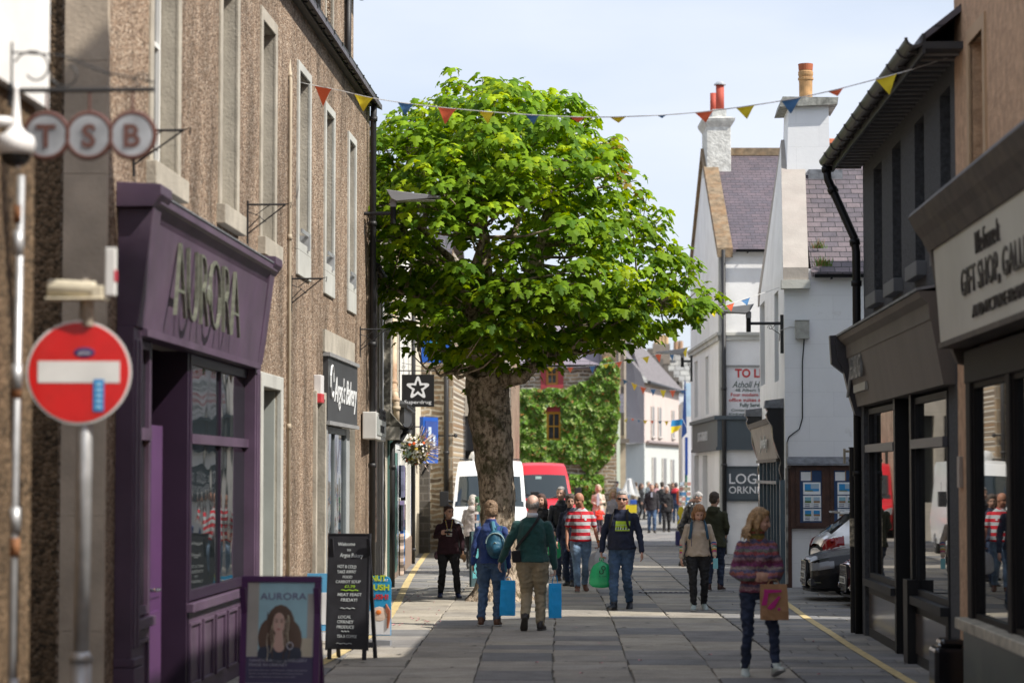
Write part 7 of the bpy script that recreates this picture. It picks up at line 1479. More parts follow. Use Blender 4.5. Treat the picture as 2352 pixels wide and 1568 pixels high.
# ================================================================ people
def V3(*a): return Vector(a)
SKIN = mat('skin', (.54, .32, .235), .5, .12, 9, spec=.35); SKIND = mat('tanned_skin', (.40, .19, .12), .5, .12, 9, spec=.35)
LIP = plain((.36, .12, .10), .5); EYE = plain((.05, .035, .03), .25); SOLE = plain((.5, .5, .48), .7)
def person(label, u, v, H=1.7, face=0, top=None, legs=None, shoe=(.05, .04, .04), hair=('short', (.1, .07, .05)), skin=None, arms=None, feet=None, build=1.0, coat=0, vox=.008, sleeve='long', collar=False,
           head=(0, 0, 0), belly=0, lean=0, hat=None, seed=0, group=None, loc=None, lift=(0, 0), topname='top', hood=False, fold=.017, flare=0, legw=1.0, cuff=None, extra=None, sex='m'):
    """face = degrees the body turns from facing the camera (counter-clockwise from above); head = (turn, nod, tilt) degrees
    arms = {'L':(elbow, wrist[, curl]), 'R':...} L is the image-left one when facing the camera (-x), as fractions of height"""
    skin = skin or SKIN; p = loc or RG(u, v); t = thing('person', label, 'person', p, math.radians(face), group); k = H; sx = 1.0 if sex == 'm' else .9
    B = MB(); bw = build
    def J(x, y, z): return Vector((x*k, y*k, z*k))
    sh = .101*sx*(.5+.5*bw); hp = .052*(1.08 if sex == 'f' else 1)
    ln = lean
    def Y(z): return -ln*max(0, z-.5)      # forward lean
    feet = feet or {'L': (-.055, -.03, 0), 'R': (.055, .03, 0)}
    arms = arms or {}
    dflt = {'L': ((-.150, .015, .625), (-.158, -.045, .49)), 'R': ((.150, .015, .625), (.158, -.045, .49))}
    # ---- body under the clothes, one skin
    hc = J(0, Y(.93)-.012-.0, .932); R = Matrix.Rotation(math.radians(head[0]), 3, 'Z') @ Matrix.Rotation(math.radians(head[1]), 3, 'X') @ Matrix.Rotation(math.radians(head[2]), 3, 'Y')
    nk = J(0, Y(.87)+.006, .865)
    def Hd(x, y, z): return nk+R @ (Vector((x, y, z))*k*.975+(hc-nk))
    B.tube([J(0, Y(.8)+.015, .80), J(0, Y(.84)+.012, .845), Hd(0, .01, -.03)], [.036*k*bw**.3, .033*k*bw**.3, .033*k], 12, rnd=True)
    B.ell(Hd(0, .006, .013), (.0475*k, .056*k, .058*k), 18, 14, R); B.ell(Hd(0, -.012, -.020), (.0385*k*bw**.3, .041*k, .049*k), 16, 12, R); B.ell(Hd(0, -.026, -.05), (.02*k, .02*k, .014*k), 10, 8, R)
    B.ell(Hd(0, -.050, -.012), (.0085*k, .012*k, .018*k), 10, 8, R); B.ell(Hd(0, -.056, -.022), (.0105*k, .010*k, .008*k), 10, 8, R)
    B.ell(Hd(0, -.044, .012), (.030*k, .008*k, .006*k), 12, 8, R); B.ell(Hd(0, -.044, -.0385), (.015*k, .008*k, .0065*k), 12, 8, R)
    for s in (-1, 1):
        B.ell(Hd(s*.0485, .008, -.008), (.006*k, .012*k, .018*k), 8, 8, R); B.ell(Hd(s*.022, -.036, -.02), (.014*k, .012*k, .012*k), 10, 8, R)
    B.loft([[J(0, Y(z)+yo, z)+Vector((rx*k*math.cos(a), ry*k*math.sin(a), 0)) for a in [2*math.pi*i/16 for i in range(16)]] for z, rx, ry, yo in ((.47, .06, .045, 0), (.52, .085*bw**.5, .055, 0), (.60, .07, .05, 0), (.70, .085, .055, 0), (.77, .08, .046, .005), (.80, .045, .03, .008))])
    S = {}; HANDS = {}
    for sd, s in (('L', -1), ('R', 1)):
        a = arms.get(sd, dflt[sd]); AX = lambda q: (q[0]*.88, q[1], q[2]) if abs(q[0]) > .1 else q; e = J(*AX(a[0])); w = J(*AX(a[1])); so = J(s*sh, Y(.80)+.008, .779); S[sd] = (so, e, w)
        B.tube([so, so.lerp(e, .5), e, e.lerp(w, .35), w], [.024*k, .022*k, .019*k, .020*k, .0135*k], 10, rnd=True)
        # hand: palm, four fingers, thumb
        d = (w-e).normalized(); hd = a[2] if len(a) > 2 else None
        dirv = Vector(hd[0]).normalized() if hd else (d*.75+Vector((0, 0, -.3))+Vector((0, -.08, 0))).normalized()
        curl = hd[1] if hd else .35; inward = Vector((-s, 0, 0))-dirv*(-s*dirv.x); inward = inward.normalized() if inward.length > .2 else Vector((0, 0, -1)); 
        if hd and len(hd) > 2: inward = Vector(hd[2]).normalized(); inward = (inward-dirv*inward.dot(dirv)).normalized()
        across = dirv.cross(inward).normalized(); hs = k/1.75; pc = w+dirv*.05*hs; rot = Matrix((across, inward, dirv)).transposed()
        B.ell(pc, (.040*hs, .016*hs, .052*hs), 12, 10, rot); B.tube([w, w+dirv*.03*hs], .019*hs, 8, rnd=True)
        for fi in range(4):
            o = (fi-1.5)*.0195*hs; L = (.064, .074, .070, .054)[fi]*hs; q = w+dirv*.085*hs+across*o; pts = [w+dirv*.05*hs+across*o*.8, q]; dd = dirv; c = curl*(1+.15*fi)
            for sg in range(3): dd = (dd*math.cos(c)+inward*math.sin(c)).normalized(); cr = across; q = q+dd*L*(.45, .3, .25)[sg]; pts.append(q)
            B.tube(pts, [.0085*hs, .0088*hs, .0082*hs, .0076*hs, .0065*hs], 7, rnd=True)
        fwd = across if across.y < 0 else -across; q0 = w+dirv*.022*hs+fwd*.022*hs; B.tube([q0, q0+(dirv*.5+fwd*.8).normalized()*.032*hs, q0+(dirv*.95+fwd*.55).normalized()*.055*hs+inward*.008, q0+(dirv*1.1+fwd*.4).normalized()*.075*hs+inward*.018], [.0115*hs, .011*hs, .0095*hs, .008*hs], 7, rnd=True)
        HANDS[sd] = (w+dirv*.10*hs, dirv, inward, across)
    LG = {}
    for sd, s in (('L', -1), ('R', 1)):
        f = feet[sd]; lf = f[2]; an = J(f[0], f[1], .045)+Vector((0, 0, lf)); h0 = J(s*hp, 0, .50); L1 = .245*k; L2 = .225*k
        dv = an-h0; D = dv.length; L1s = L1; L2s = L2
        if D > (L1+L2)*.995: sc = D/((L1+L2)*.995); L1s *= sc; L2s *= sc
        a_ = (L1s*L1s-L2s*L2s+D*D)/(2*D); hh = math.sqrt(max(0, L1s*L1s-a_*a_)); dn = dv.normalized(); fw = Vector((0, -1, 0)); fw = (fw-dn*fw.dot(dn)).normalized(); kn = h0+dn*a_+fw*hh
        LG[sd] = (h0, kn, an, lf, f[3] if len(f) > 3 else 0); B.tube([h0, h0.lerp(kn, .5), kn, kn.lerp(an, .35), an], [q_*k*legw for q_ in (.038, .032, .024, .024, .017)], 10, rnd=True)
    # face colouring by position
    RI = R.transposed()
    def fm(c):
        q = RI @ (Vector(c)-nk)-(hc-nk); q = q/(k*.975)
        if abs(abs(q.x)-.0165) < .0075 and abs(q.z-.0015) < .0042 and q.y < -.030: return 2
        if abs(q.x) < .0145 and abs(q.z+.0395) < .0042 and q.y < -.034: return 1
        if abs(abs(q.x)-.0175) < .012 and abs(q.z-.0125) < .003 and q.y < -.034: return 3
        return 0
    hcol = plain(tuple(x*.9 for x in hair[1]), .8)
    remesh(B, 'body', [skin, LIP, EYE, hcol], t, vox=vox*.8, smooth=1, matfn=fm)
    # ---- trousers
    if legs:
        M = MB(); m_, lw = legs, legw
        for sd, s in (('L', -1), ('R', 1)):
            h0, kn, an, lf, _ = LG[sd]; ank = an+(kn-an).normalized()*.012*k
            M.tube([h0+Vector((0, .004*k, .015*k)), h0.lerp(kn, .35), h0.lerp(kn, .75), kn, kn.lerp(an, .3), kn.lerp(an, .75), ank], [x*k*lw for x in (.060*bw**.5, .055*bw**.4, .043, .039, .0385, .033, .031+flare)], 16, rnd=True)
        M.loft([[J(0, yo, z)+Vector((rx*k*math.cos(a), ry*k*math.sin(a), 0)) for a in [2*math.pi*i/20 for i in range(20)]] for z, rx, ry, yo in ((.462, .05, .05, .004), (.49, .09*bw**.5*lw**.5, .066*bw**.4, .006), (.53, .100*bw**.6, .068*bw**.6, .008), (.56, .086*bw, .057*bw, -.002*belly))])
        remesh(M, 'trousers', m_, t, vox=vox, smooth=3, fold=fold*1.25, fs=13, fz=1.3, seed=seed+1)
    # ---- shoes
    for sd in ('L', 'R'):
        h0, kn, an, lf, pitch = LG[sd]; m = MB(); q = Matrix.Rotation(math.radians(pitch), 3, 'X') @ Matrix.Rotation(math.radians((-1 if sd == 'L' else 1)*8), 3, 'Z'); z0 = -.043*k
        def F(x, y, z): return an+q @ Vector((x*k/1.7, y*k/1.7, z0+z*k/1.7))
        m.loft([[F(w_*math.cos(a), y, max(.012, zc+h_*math.sin(a))) for a in [2*math.pi*i/14 for i in range(14)]] for y, w_, h_, zc in ((.075, .02, .02, .04), (.06, .036, .05, .05), (.02, .04, .062, .055), (-.03, .041, .055, .045), (-.08, .045, .036, .035), (-.13, .047, .026, .03), (-.165, .038, .018, .026), (-.185, .015, .01, .02))])
        m.tube([an+Vector((0, 0, .05)), an+Vector((0, 0, -.01))], .03*k, 10)
        m.m = 1; m.loft([[F(w_*math.cos(a), y, .008+.011*math.sin(a)) for a in [2*math.pi*i/14 for i in range(14)]] for y, w_ in ((.08, .022), (.06, .039), (.0, .042), (-.07, .047), (-.13, .05), (-.172, .038), (-.19, .012))])
        m.build('shoe', [plain(shoe, .5) if isinstance(shoe, tuple) else shoe, SOLE if shoe[0] > .04 else plain((.06, .055, .05), .7)] if isinstance(shoe, tuple) else shoe, t, smooth=True)
    # ---- top
    if top:
        M = MB(); hem = .505-coat; e = belly
        prof = [(hem, .107*bw+coat*.10, .079*bw+.012*e+coat*.06, .004), (hem+.02, .108*bw+coat*.09, .080*bw+.016*e+coat*.06, .002), (.56, .095*bw, .070*bw+.022*e, -.006*e), (.62, .090*bw, .067*bw+.026*e, -.012*e), (.68, .094*bw, .068*bw+.016*e, -.008*e), (.74, .103*(.5+.5*bw)*sx, .070*bw, 0), (.775, .100*(.5+.5*bw)*sx, .064*(.5+.5*bw), .006), (.800, .086*(.5+.5*bw)*sx, .055, .01), (.824, .062*(.5+.5*bw)*sx, .047, .011), (.845, .042, .036, .012)]
        M.loft([[J(0, Y(z)+yo, z)+Vector((rx*k*math.cos(a)*(1-.0*math.sin(a)), ry*k*math.sin(a), 0)) for a in [2*math.pi*i/24 for i in range(24)]] for z, rx, ry, yo in prof])
        for s in (-1, 1):
            so, e1, w = S['L' if s < 0 else 'R']; th = (.0355 if sex == 'm' else .032)*k*(.6+.4*bw)
            if sleeve == 'short': en = so.lerp(e1, .78); M.tube([so, so.lerp(en, .5), en], [th*.95, th*.95, th*.9], 14, rnd=True)
            elif sleeve == 'mid': en = e1.lerp(w, .5); M.tube([so, so.lerp(e1, .5), e1, en], [th, th*.88, th*.8, th*.72], 14, rnd=True)
            elif sleeve == 'puff': en = w; M.tube([so, so.lerp(e1, .5), e1, e1.lerp(w, .45), e1.lerp(w, .85), w], [th*1.05, th*1.1, th*1.25, th*1.5, th*1.2, th*.65], 14, rnd=True)
            else: M.tube([so, so.lerp(e1, .5), e1, e1.lerp(w, .5), e1.lerp(w, .96)], [th, th*.88, th*.82, th*.74, th*.62], 14, rnd=True)
            M.ell(so, (th*.92, th*.95, th*.9), 12, 8)
        if sex == 'f':
            for s in (-1, 1): M.ell(J(s*.042, Y(.72)-.045*bw, .725), (.042*k, .032*k, .04*k), 12, 8)
        if collar: M.tube([J(0, Y(.84)+.01, .825), J(0, Y(.85)+.008, .862)], [.05*k, .042*k], 16)
        if hood: M.ell(J(0, Y(.82)+.062, .815), (.062*k, .035*k, .05*k), 14, 9); M.tube([J(.052*math.cos(a), Y(.84)+.012+.05*math.sin(a), .838-.012*math.sin(a)*0) for a in [2*math.pi*i/12 for i in range(13)]], .016*k, 8)
        topo = remesh(M, topname, top, t, vox=vox, smooth=6, fold=fold, fs=10, fz=.8, seed=seed)
    # ---- hair
    hm = mat('hair_%d' % seed, hair[1], .6, .4, 5, .6, 60, stretch=(14, 14, 2)); M = MB(); kind = hair[0]
    if kind in ('short', 'curly', 'balding', 'bob', 'long', 'bun'):
        if kind == 'balding':
            for s in (-1, 1): M.ell(Hd(s*.037, .022, -.004), (.0155*k, .032*k, .028*k), 12, 8, R)
            M.ell(Hd(0, .044, -.004), (.038*k, .018*k, .034*k), 12, 8, R)
        else:
            th = {'short': .004, 'curly': .012, 'bob': .010, 'long': .010, 'bun': .006}[kind]
            M.ell(Hd(0, .014, .026), ((.048+th)*k, (.050+th*.7)*k, (.050+th)*k), 18, 12, R); M.ell(Hd(0, .034, -.004), ((.0435+th)*k, (.030+th)*k, (.044+th)*k), 16, 10, R)
            M.ell(Hd(0, -.022, .050), (.034*k, .026*k, (.015+th)*k), 12, 8, R)
        if kind == 'bob':
            for s in (-1, 1): M.tube([Hd(s*.040, .0, .03), Hd(s*.054, .004, -.01), Hd(s*.054, .004, -.045), Hd(s*.044, .0, -.07)], [.018*k, .020*k, .02*k, .013*k], 10, rnd=True)
            M.tube([Hd(0, .05, .02), Hd(0, .058, -.03), Hd(0, .05, -.068)], [.035*k, .036*k, .026*k], 12, rnd=True)
        if kind == 'long':
            for s in (-1, 1): M.tube([Hd(s*.038, -.004, .035), Hd(s*.055, .004, -.01), Hd(s*.060, .006, -.06), Hd(s*.062, .01, -.105)], [.018*k, .021*k, .022*k, .013*k], 10, rnd=True)
            M.tube([Hd(0, .045, .02), Hd(0, .062, -.04), Hd(0, .06, -.105), Hd(0, .055, -.14)], [.038*k, .042*k, .045*k, .03*k], 12, rnd=True)
        if kind == 'windblown':
            pass
        if kind == 'curly':
            r_ = random.Random(seed)
            for i in range(46):
                a, b = r_.uniform(0, 6.28), r_.uniform(.0, 1); z = .055-.09*b; rr_ = .046*math.sin(math.acos(max(-1, min(1, (z-.01)/.06)))) ; y = .014+.052*math.sin(a)
                if y < -.02 and z < .025: continue
                M.ell(Hd((.046)*math.cos(a)*(.6+.4*b), y, z), .013*k, 7, 5)
        ho = remesh(M, 'hair', hm, t, vox=vox*.8, smooth=1, fold=.006 if kind != 'balding' else .004, fs=30, fz=.5, seed=seed+3)
    if extra:
        extra(t, k, dict(J=J, top=topo, S=S, HANDS=HANDS, Hd=Hd, R=R, Y=Y, LG=LG))
    return t, HANDS, S
def stick(o, target, gap=.004):
    from mathutils.bvhtree import BVHTree
    b = BVHTree.FromPolygons([v.co.copy() for v in target.data.vertices], [tuple(p.vertices) for p in target.data.polygons]); ys = [v.co.y for v in o.data.vertices]; y0 = max(ys)
    for v in o.data.vertices:
        h = b.ray_cast(Vector((v.co.x, -2, v.co.z)), Vector((0, 1, 0)))
        if h[0] is not None: v.co.y = h[0].y-gap-(.004 if v.co.y < y0-.001 else 0)-max(0, (y0-.02-v.co.y))*.3
def worldpt(t, p): return Matrix.Translation(t.location) @ Matrix.Rotation(t.rotation_euler.z, 4, 'Z') @ Vector(p)
def paper_bag(label, pos, w, h, d, mt, rz=0, tilt=0, group=None, hl=.1, mark=None):
    t = thing('paper_bag' , label, 'bag', pos, rz, group); m = MB()
    b = [(-w/2, -d/2), (w/2, -d/2), (w/2, d/2), (-w/2, d/2)]
    fn = lambda a, q: a
    rings = []
    for i in range(9):
        f = i/8; z = -hl-h*f; sq = .35+.65*min(1, f*1.4); r = []
        for j in range(24):
            g = j/24*4; e = int(g); fr = g-e; x0, y0 = b[e]; x1, y1 = b[(e+1) % 4]; x = (x0+(x1-x0)*fr); y = (y0+(y1-y0)*fr)*sq; x += tilt*f*h; c = mnoise.noise(Vector((x*14, y*14+i, z*9)))*.006; r.append((x+c, y+c*1.5, z))
        rings.append(r)
    m.loft(rings); bo = m.build('bag_body', mt, t)
    hm = MB()
    for s in (-1, 1): hm.tube([(-w*.22, s*d*.15, -hl), (-w*.12, s*.01, -.015), (w*.12, s*.01, -.015), (w*.22, s*d*.15, -hl)], .004, 5)
    hm.build('handle', mt, t)
    if mark: mark(t, w, h, d, hl, bo)
    return t
def carrier_bag(label, pos, w, h, mt, rz=0, text=None, seed=1):
    t = thing('carrier_bag', label, 'bag', pos, rz); m = MB(); r_ = random.Random(seed)
    prof = [(0, .02), (-.06, .045), (-.14, .25), (-.22, .42), (-.35, .5), (-.6, .56), (-.85, .58), (-.97, .42), (-1, .15)]
    rings = []
    for z, r in prof:
        q = []
        for j in range(26):
            a = 2*math.pi*j/26; kk = 1+.22*mnoise.noise(Vector((math.cos(a)*3+seed, math.sin(a)*3, z*2.2)))+.12*math.sin(a*7+seed)*(1 if z > -.5 else .3); q.append((w*r*kk*math.cos(a), w*.42*r*kk*math.sin(a), z*h-.02))
        rings.append(q)
    m.loft(rings); m.tube([(-.03, 0, -.1*h), (-.025, 0, .0), (.0, 0, .02), (.025, 0, 0), (.03, 0, -.1*h)], .009, 6); b = m.build('bag_body', mt, t, smooth=True)
    if text:
        x = MB(); x.text('C', .04, -.5*h, .07, .06, y=-w*.29, bold=.03, dep=.004, rz=1.5); x.text('O', .04, -.42*h, .07, .07, y=-w*.29, bold=.03, dep=.004); x.text("I'm 100%", .03, -.66*h, .022, .12, y=-w*.30, dep=.004); x.build('print', plain((.01, .06, .03)), t)
    return t
def strap(t, pts, w, mt, name='strap', th=.012):
    m = MB(); P = [Vector(p) for p in pts]; v = []; f = []
    Q = []
    for i in range(len(P)-1):
        for s in range(6):
            g = s/6; p0 = P[max(i-1, 0)]; p1 = P[i]; p2 = P[i+1]; p3 = P[min(i+2, len(P)-1)]; Q.append(.5*((2*p1)+(-p0+p2)*g+(2*p0-5*p1+4*p2-p3)*g*g+(-p0+3*p1-3*p2+p3)*g**3))
    Q.append(P[-1]); r = []
    for i, q in enumerate(Q):
        d = (Q[min(i+1, len(Q)-1)]-Q[max(i-1, 0)]).normalized(); n = Vector((0, q.y, 0))+Vector((q.x*.6, 0, 0))*(abs(q.y) < .2); n = (n-d*n.dot(d)); n = n.normalized() if n.length > 1e-4 else Vector((0, -1, 0)); s = d.cross(n).normalized()*w/2; r.append([q-s-n*th/2, q+s-n*th/2, q+s+n*th/2, q-s+n*th/2])
    m.loft(r); return m.build(name, mt, t)
# --- fabrics
JEAN = mat('blue_denim', (.07, .13, .24), .85, .35, 5, .3, 90, dirt=.25, dcol=(.16, .24, .36)); JEANL = mat('faded_denim', (.22, .33, .48), .85, .45, 5, .3, 90, dirt=.4, dcol=(.08, .14, .25)); JEAND = mat('dark_denim', (.022, .035, .075), .8, .35, 5, .3, 90, dirt=.2, dcol=(.05, .08, .15))
BLK = mat('black_cloth', (.014, .014, .016), .85, .2, 8, .2, 60); NAVY = mat('navy_cloth', (.018, .024, .052), .8, .2, 8, .2, 60)
KNIT = bands('rainbow_knit', .0, [(.20, .06, .10), (.28, .18, .19), (.13, .10, .17), (.30, .08, .09), (.16, .17, .15), (.22, .12, .22), (.33, .12, .10), (.10, .09, .16), (.26, .2, .18), (.2, .05, .14)], .03, .075, .95, .5)
POLO = bands('striped_polo', .0, [(.52, .015, .03), (.44, .45, .47)], .062, 0, .85)
GREEN = mat('bottle_green_wool', (.012, .072, .068), .95, .15, 9, .4, 80, sheen=.3); ROYAL = mat('royal_blue_fleece', (.016, .045, .18), .95, .15, 9, .3, 60, sheen=.3)
OAT = mat('oatmeal_wool', (.50, .41, .32), .95, .1, 9, .3, 80); KHAKI = mat('khaki_cotton', (.36, .30, .20), .85, .18, 5, .25, 60); MAROON = mat('dark_maroon_fleece', (.035, .012, .018), .95, .2, 9, .3, 60)
# 1 woman in the knitted jumper
def ex_front(t, k, q):
    J, Hd, R = q['J'], q['Hd'], q['R']; m = MB(); m.tube([J(0, .01, .81), J(0, .004, .845), J(0, 0, .875)], [.052*k, .048*k, .045*k], 20); m.tube([J(0, .002, .885), J(0, -.002, .86)], [.046*k, .05*k], 20); remesh(m, 'roll_collar', bands('collar_knit', 0, [(.22, .16, .03), (.1, .1, .04), (.3, .06, .05), (.18, .15, .04)], .02, .02, .95, .3), t, .009, 2, .006, 40, .3, 5)
    m = MB()
    for i in range(26):
        r_ = random.Random(i); a = r_.uniform(-.9, 1.7); z = r_.uniform(-.02, .05); x0, y0 = -.03-.02*abs(math.cos(a)), .03+.025*math.sin(a)
        P = [Hd(-.01, .0, .06), Hd(-.034, .03, .03+z*.3), Hd(-.055, .05, -.03+z*.3), Hd(-.075-r_.uniform(0, .03), .06+r_.uniform(-.03, .02), -.075+z*.4), Hd(-.10-r_.uniform(0, .04), .06+r_.uniform(-.05, .02), -.115+r_.uniform(-.02, .03))]; m.tube(P, [.016*k, .016*k, .013*k, .009*k, .003*k], 6)
    remesh(m, 'loose_hair', mat('blonde_hair', (.42, .26, .12), .55, .4, 4, .5, 50, stretch=(3, 3, 12)), t, .008, 1, .004, 40, .5, 9)
t, Hn, S = person('woman in a chunky multicoloured knitted jumper looking aside with a brown paper bag', 1740, 1553, 1.72, 8, KNIT, JEAND, (.55, .62, .58), ('bob', (.42, .26, .12)), sex='f', build=1.02, sleeve='puff', head=(62, 8, 0), vox=.008, seed=1,
    arms={'L': ((-.150, .0, .625), (-.045, -.115, .605), ((1, -.25, -.12), .45, (0, 1, 0))), 'R': ((.150, .0, .63), (.055, -.125, .60), ((-1, -.3, .15), .5, (0, 1, -.1)))}, feet={'L': (-.06, .08, .0, 6), 'R': (.085, -.13, .03, -18)}, topname='jumper', legw=.82, extra=ex_front, fold=.02)
def mk(t, w, h, d, hl, bo):
    m = MB(); y = -d/2*.9-.012; pk_ = plain((.48, .015, .20), .6)
    for P in ([(-.12, -.42), (-.12, -.30), (.08, -.32), (.08, -.38)], [(-.12, -.42), (-.07, -.42), (-.09, -.75), (-.15, -.75)], [(.07, -.5), (.04, -.5), (-.09, -.82), (-.05, -.88), (.0, -.82)]): m.prism([(x*w/.3*1.0, z*h/1.0-hl*.0) for x, z in P], y-.003, y+.004)
    m.ell((.045, y, -.86*h), (.016, .004, .016), 10, 6); m.build('printed_mark', pk_, t)
bp = worldpt(t, (.06*1.72, -.165*1.72-.04, .565*1.72)); paper_bag('brown paper carrier bag with a bright pink printed mark', bp+Vector((0, 0, .05)), .27, .36, .13, mat('brown_kraft_paper', (.36, .2, .10), .8, .12, 5, .2, 20), math.radians(6), .03, hl=.06, mark=mk)
# 2 woman from behind with a rucksack
def pack(t, k, q, col, col2, x=.05, cz=.66, w=.08, h=.115, dy=.10):
    J = q['J']; m = MB(); m.ell(J(x, dy+.0, cz), (w*k, .062*k, h*k), 16, 12); m.ell(J(x, dy+.035, cz-.03), (w*.75*k, .045*k, h*.6*k), 14, 10); rk = thing('rucksack', 'teal blue rucksack hanging on one shoulder of the woman in the blue fleece', 'rucksack', t.location, t.rotation_euler.z)
    remesh(m, 'bag_body', col, rk, .01, 2, .012, 12, .6, 4); m = MB(); m.tube([J(x+(w-.004)*math.cos(a), dy+.045, cz+.01+h*.72*math.sin(a)) for a in [math.pi*i/10 for i in range(11)]], .006*k, 6); m.tube([J(x-.035, dy+.05, cz-.01), J(x, dy+.075, cz+.02), J(x+.035, dy+.05, cz-.01)], .005*k, 6); m.build('zip', plain((.25, .35, .35)), rk)
    m = MB(); m.tube([J(x+.01, .085, cz+.09), J(x+.03, .05, cz+.17), J(x+.02, -.02, .845), J(x+.02, -.06, .79)], [.022*k, .02*k, .018*k, .014*k], 8); m.build('strap', col2, rk); m = MB(); m.tube([J(x-.04, .09, cz+.11), J(x-.05, .09, cz+.15), J(x-.01, .09, cz+.15), J(x, .09, cz+.11)], .006*k, 5); m.tube([J(x-.07, .09, cz-.1), J(x-.085, .07, cz-.22)], .008*k, 5); m.build('loop', col2, rk)
    return rk
TEAL = mat('teal_nylon', (.015, .11, .19), .55, .3, 6, .2, 30)
person('woman from behind in a royal blue fleece with a teal rucksack', 1128, 1437, 1.70, 178, ROYAL, JEAN, (.11, .045, .02), ('curly', (.22, .14, .08)), sex='f', build=1.14, collar=True, seed=2, feet={'L': (-.05, .02, 0), 'R': (.08, -.0, 0)}, topname='fleece',
    arms={'R': ((.155, .02, .63), (.165, .02, .50)), 'L': ((-.150, -.02, .64), (-.155, -.07, .47))}, head=(10, 6, 0), extra=lambda t, k, q: pack(t, k, q, TEAL, plain((.05, .2, .28), .6), x=-.045), legw=1.05)
# 3 man from behind in the green jumper
def ex_green(t, k, q):
    J, Hd = q['J'], q['Hd']; m = MB(); m.tube([J(0, .012, .835), J(0, .010, .868)], [.046*k, .041*k], 18); m.build('shirt_collar', plain((.66, .68, .72), .8), t, smooth=True)
    sb = thing('shoulder_bag', 'small black shoulder bag slung across the green jumper', 'bag', t.location, t.rotation_euler.z); m = MB(); m.box(-.06, .06, -.03, .035, -.09, .07); b = m.build('bag_body', BLK, sb, bevel=.02); b.location = J(.112, .085, .555); b.rotation_euler = (0, .1, .3)
    strap(sb, [J(.115, .085, .60), J(.075, .082, .66), J(.01, .088, .74), J(-.045, .06, .82), J(-.055, .0, .845), J(-.03, -.05, .80)], .035, BLK)
    m = MB(); m.box(-.015, .015, -.004, .004, -.02, .02)
t3, H3, S3 = person('balding man from behind in a bottle green jumper and khaki trousers', 1223, 1447, 1.80, 176, GREEN, KHAKI, (.025, .02, .02), ('balding', (.30, .27, .25)), sex='m', build=1.22, seed=3, feet={'R': (.095, -.03, 0), 'L': (-.058, .10, .03, -38)} if 0 else {'L': (-.06, .0, 0), 'R': (.045, .10, .10, 48)},
    arms={'R': ((.200, .02, .64), (.275, -.02, .51), ((.25, .1, -1), .5)), 'L': ((-.170, .0, .62), (-.185, -.03, .46), ((-.05, -.05, -1), 1.2))}, head=(-6, 0, 0), topname='jumper', extra=ex_green, skin=mat('pink_skin', (.58, .38, .30), .5, .1, 9), legw=1.12, fold=.014)
BB = mat('bright_blue_paper', (.004, .42, .95), .55, .1, 4, .25, 9); gb = 'matching bright blue paper bags'
hp = worldpt(t3, H3['L'][0]); paper_bag('bright blue paper bag in the hand of the man in the green jumper', Vector((hp.x, hp.y, hp.z+.02)), .17, .46, .10, BB, .1, .0, gb, hl=.12)
tq = [o for o in bpy.data.objects if o.name == 'person.001'][0]
p2 = RY(1167, 1322, RG(1128, 1437).y-.05); paper_bag('bright blue paper bag carried low between the couple seen from behind', p2, .20, .48, .12, BB, -.1, -.02, gb, hl=.06)
# 4 woman in maroon hoodie
def ex_mar(t, k, q):
    J, HN = q['J'], q['HANDS']; m = MB(); cols = [plain((.55, .03, .02)), plain((.6, .5, .03)), plain((.05, .3, .06)), plain((.6, .55, .45))]
    for s in (-1, 1):
        for i in range(26):
            f = i/25; m.m = i % 4; m.ell(J(s*.038*(1-f)**.7, -.055-.035*math.sin(f*2.2)-.012, .845-.155*f), .0085*k/1.6, 6, 4)
    m.build('bead_necklace', cols, t); m = MB(); m.box(-.05, .05, -.14*1, -.135, 1.12, 1.16); m.box(-.04, .045, -.145, -.14, 1.04, 1.055); m.box(-.05, -.035, -.14, -.135, 1.04, 1.12); m.box(.01, .05, -.14, -.135, 1.06, 1.09); m.build('shirt_print', plain((.5, .5, .48)), t)
    m = MB()
    for s in (-1, 1): m.tube([q['Hd'](s*.048, .0, -.025), q['Hd'](s*.05, -.002, -.05)], .004, 5)
    m.build('earrings', plain((.7, .7, .68), .3), t)
    h = HN['L'][0]; c = thing('mobile_phone', 'dark compact phone held by the woman in the maroon hoodie', 'phone', worldpt(t, h), t.rotation_euler.z); m = MB(); m.box(-.02, .09, -.045, -.03, -.015, .02); m.build('case', BLACK, c, bevel=.004)
    h = HN['R'][0]; c = thing('pastry_bag', 'crumpled brown paper pastry bag held by the woman in maroon', 'bag', worldpt(t, h), 0); m = MB(); m.ell((.0, -.02, -.02), (.05, .035, .05), 10, 7); m.ell((.02, -.02, -.07), (.03, .025, .05), 8, 6); remesh(m, 'bag_body', mat('crumpled_paper', (.42, .26, .14), .8, .3, 12), c, .008, 1, .012, 40, 1, 4)
    m = MB(); m.ell(J(-.13, -.0, .46), (.045, .03, .07), 10, 7); c = thing('patterned_bag', 'small dark patterned bag hanging at the hip of the woman in maroon', 'bag', t.location, t.rotation_euler.z); m.build('bag_body', mat('patterned_cloth', (.2, .1, .12), .8, .8, 30, col2=(.02, .02, .03)), c, smooth=True)
person('dark haired woman in a maroon hoodie and bead necklace facing the camera on the left', 1030, 1372, 1.55, 8, MAROON, BLK, (.02, .03, .09), ('bun', (.07, .03, .02)), skin=SKIN, sex='f', build=1.22, coat=.03, hood=True, seed=4, feet={'L': (-.085, .03, 0), 'R': (.10, -.06, 0)}, topname='hoodie',
    arms={'L': ((-.165, .01, .66), (-.09, -.11, .70), ((.75, -.45, .25), .7, (.1, 1, .1))), 'R': ((.165, .0, .645), (.17, -.07, .52), ((.1, -.2, -1), .8))}, head=(22, 0, 0), extra=ex_mar, legw=1.0)
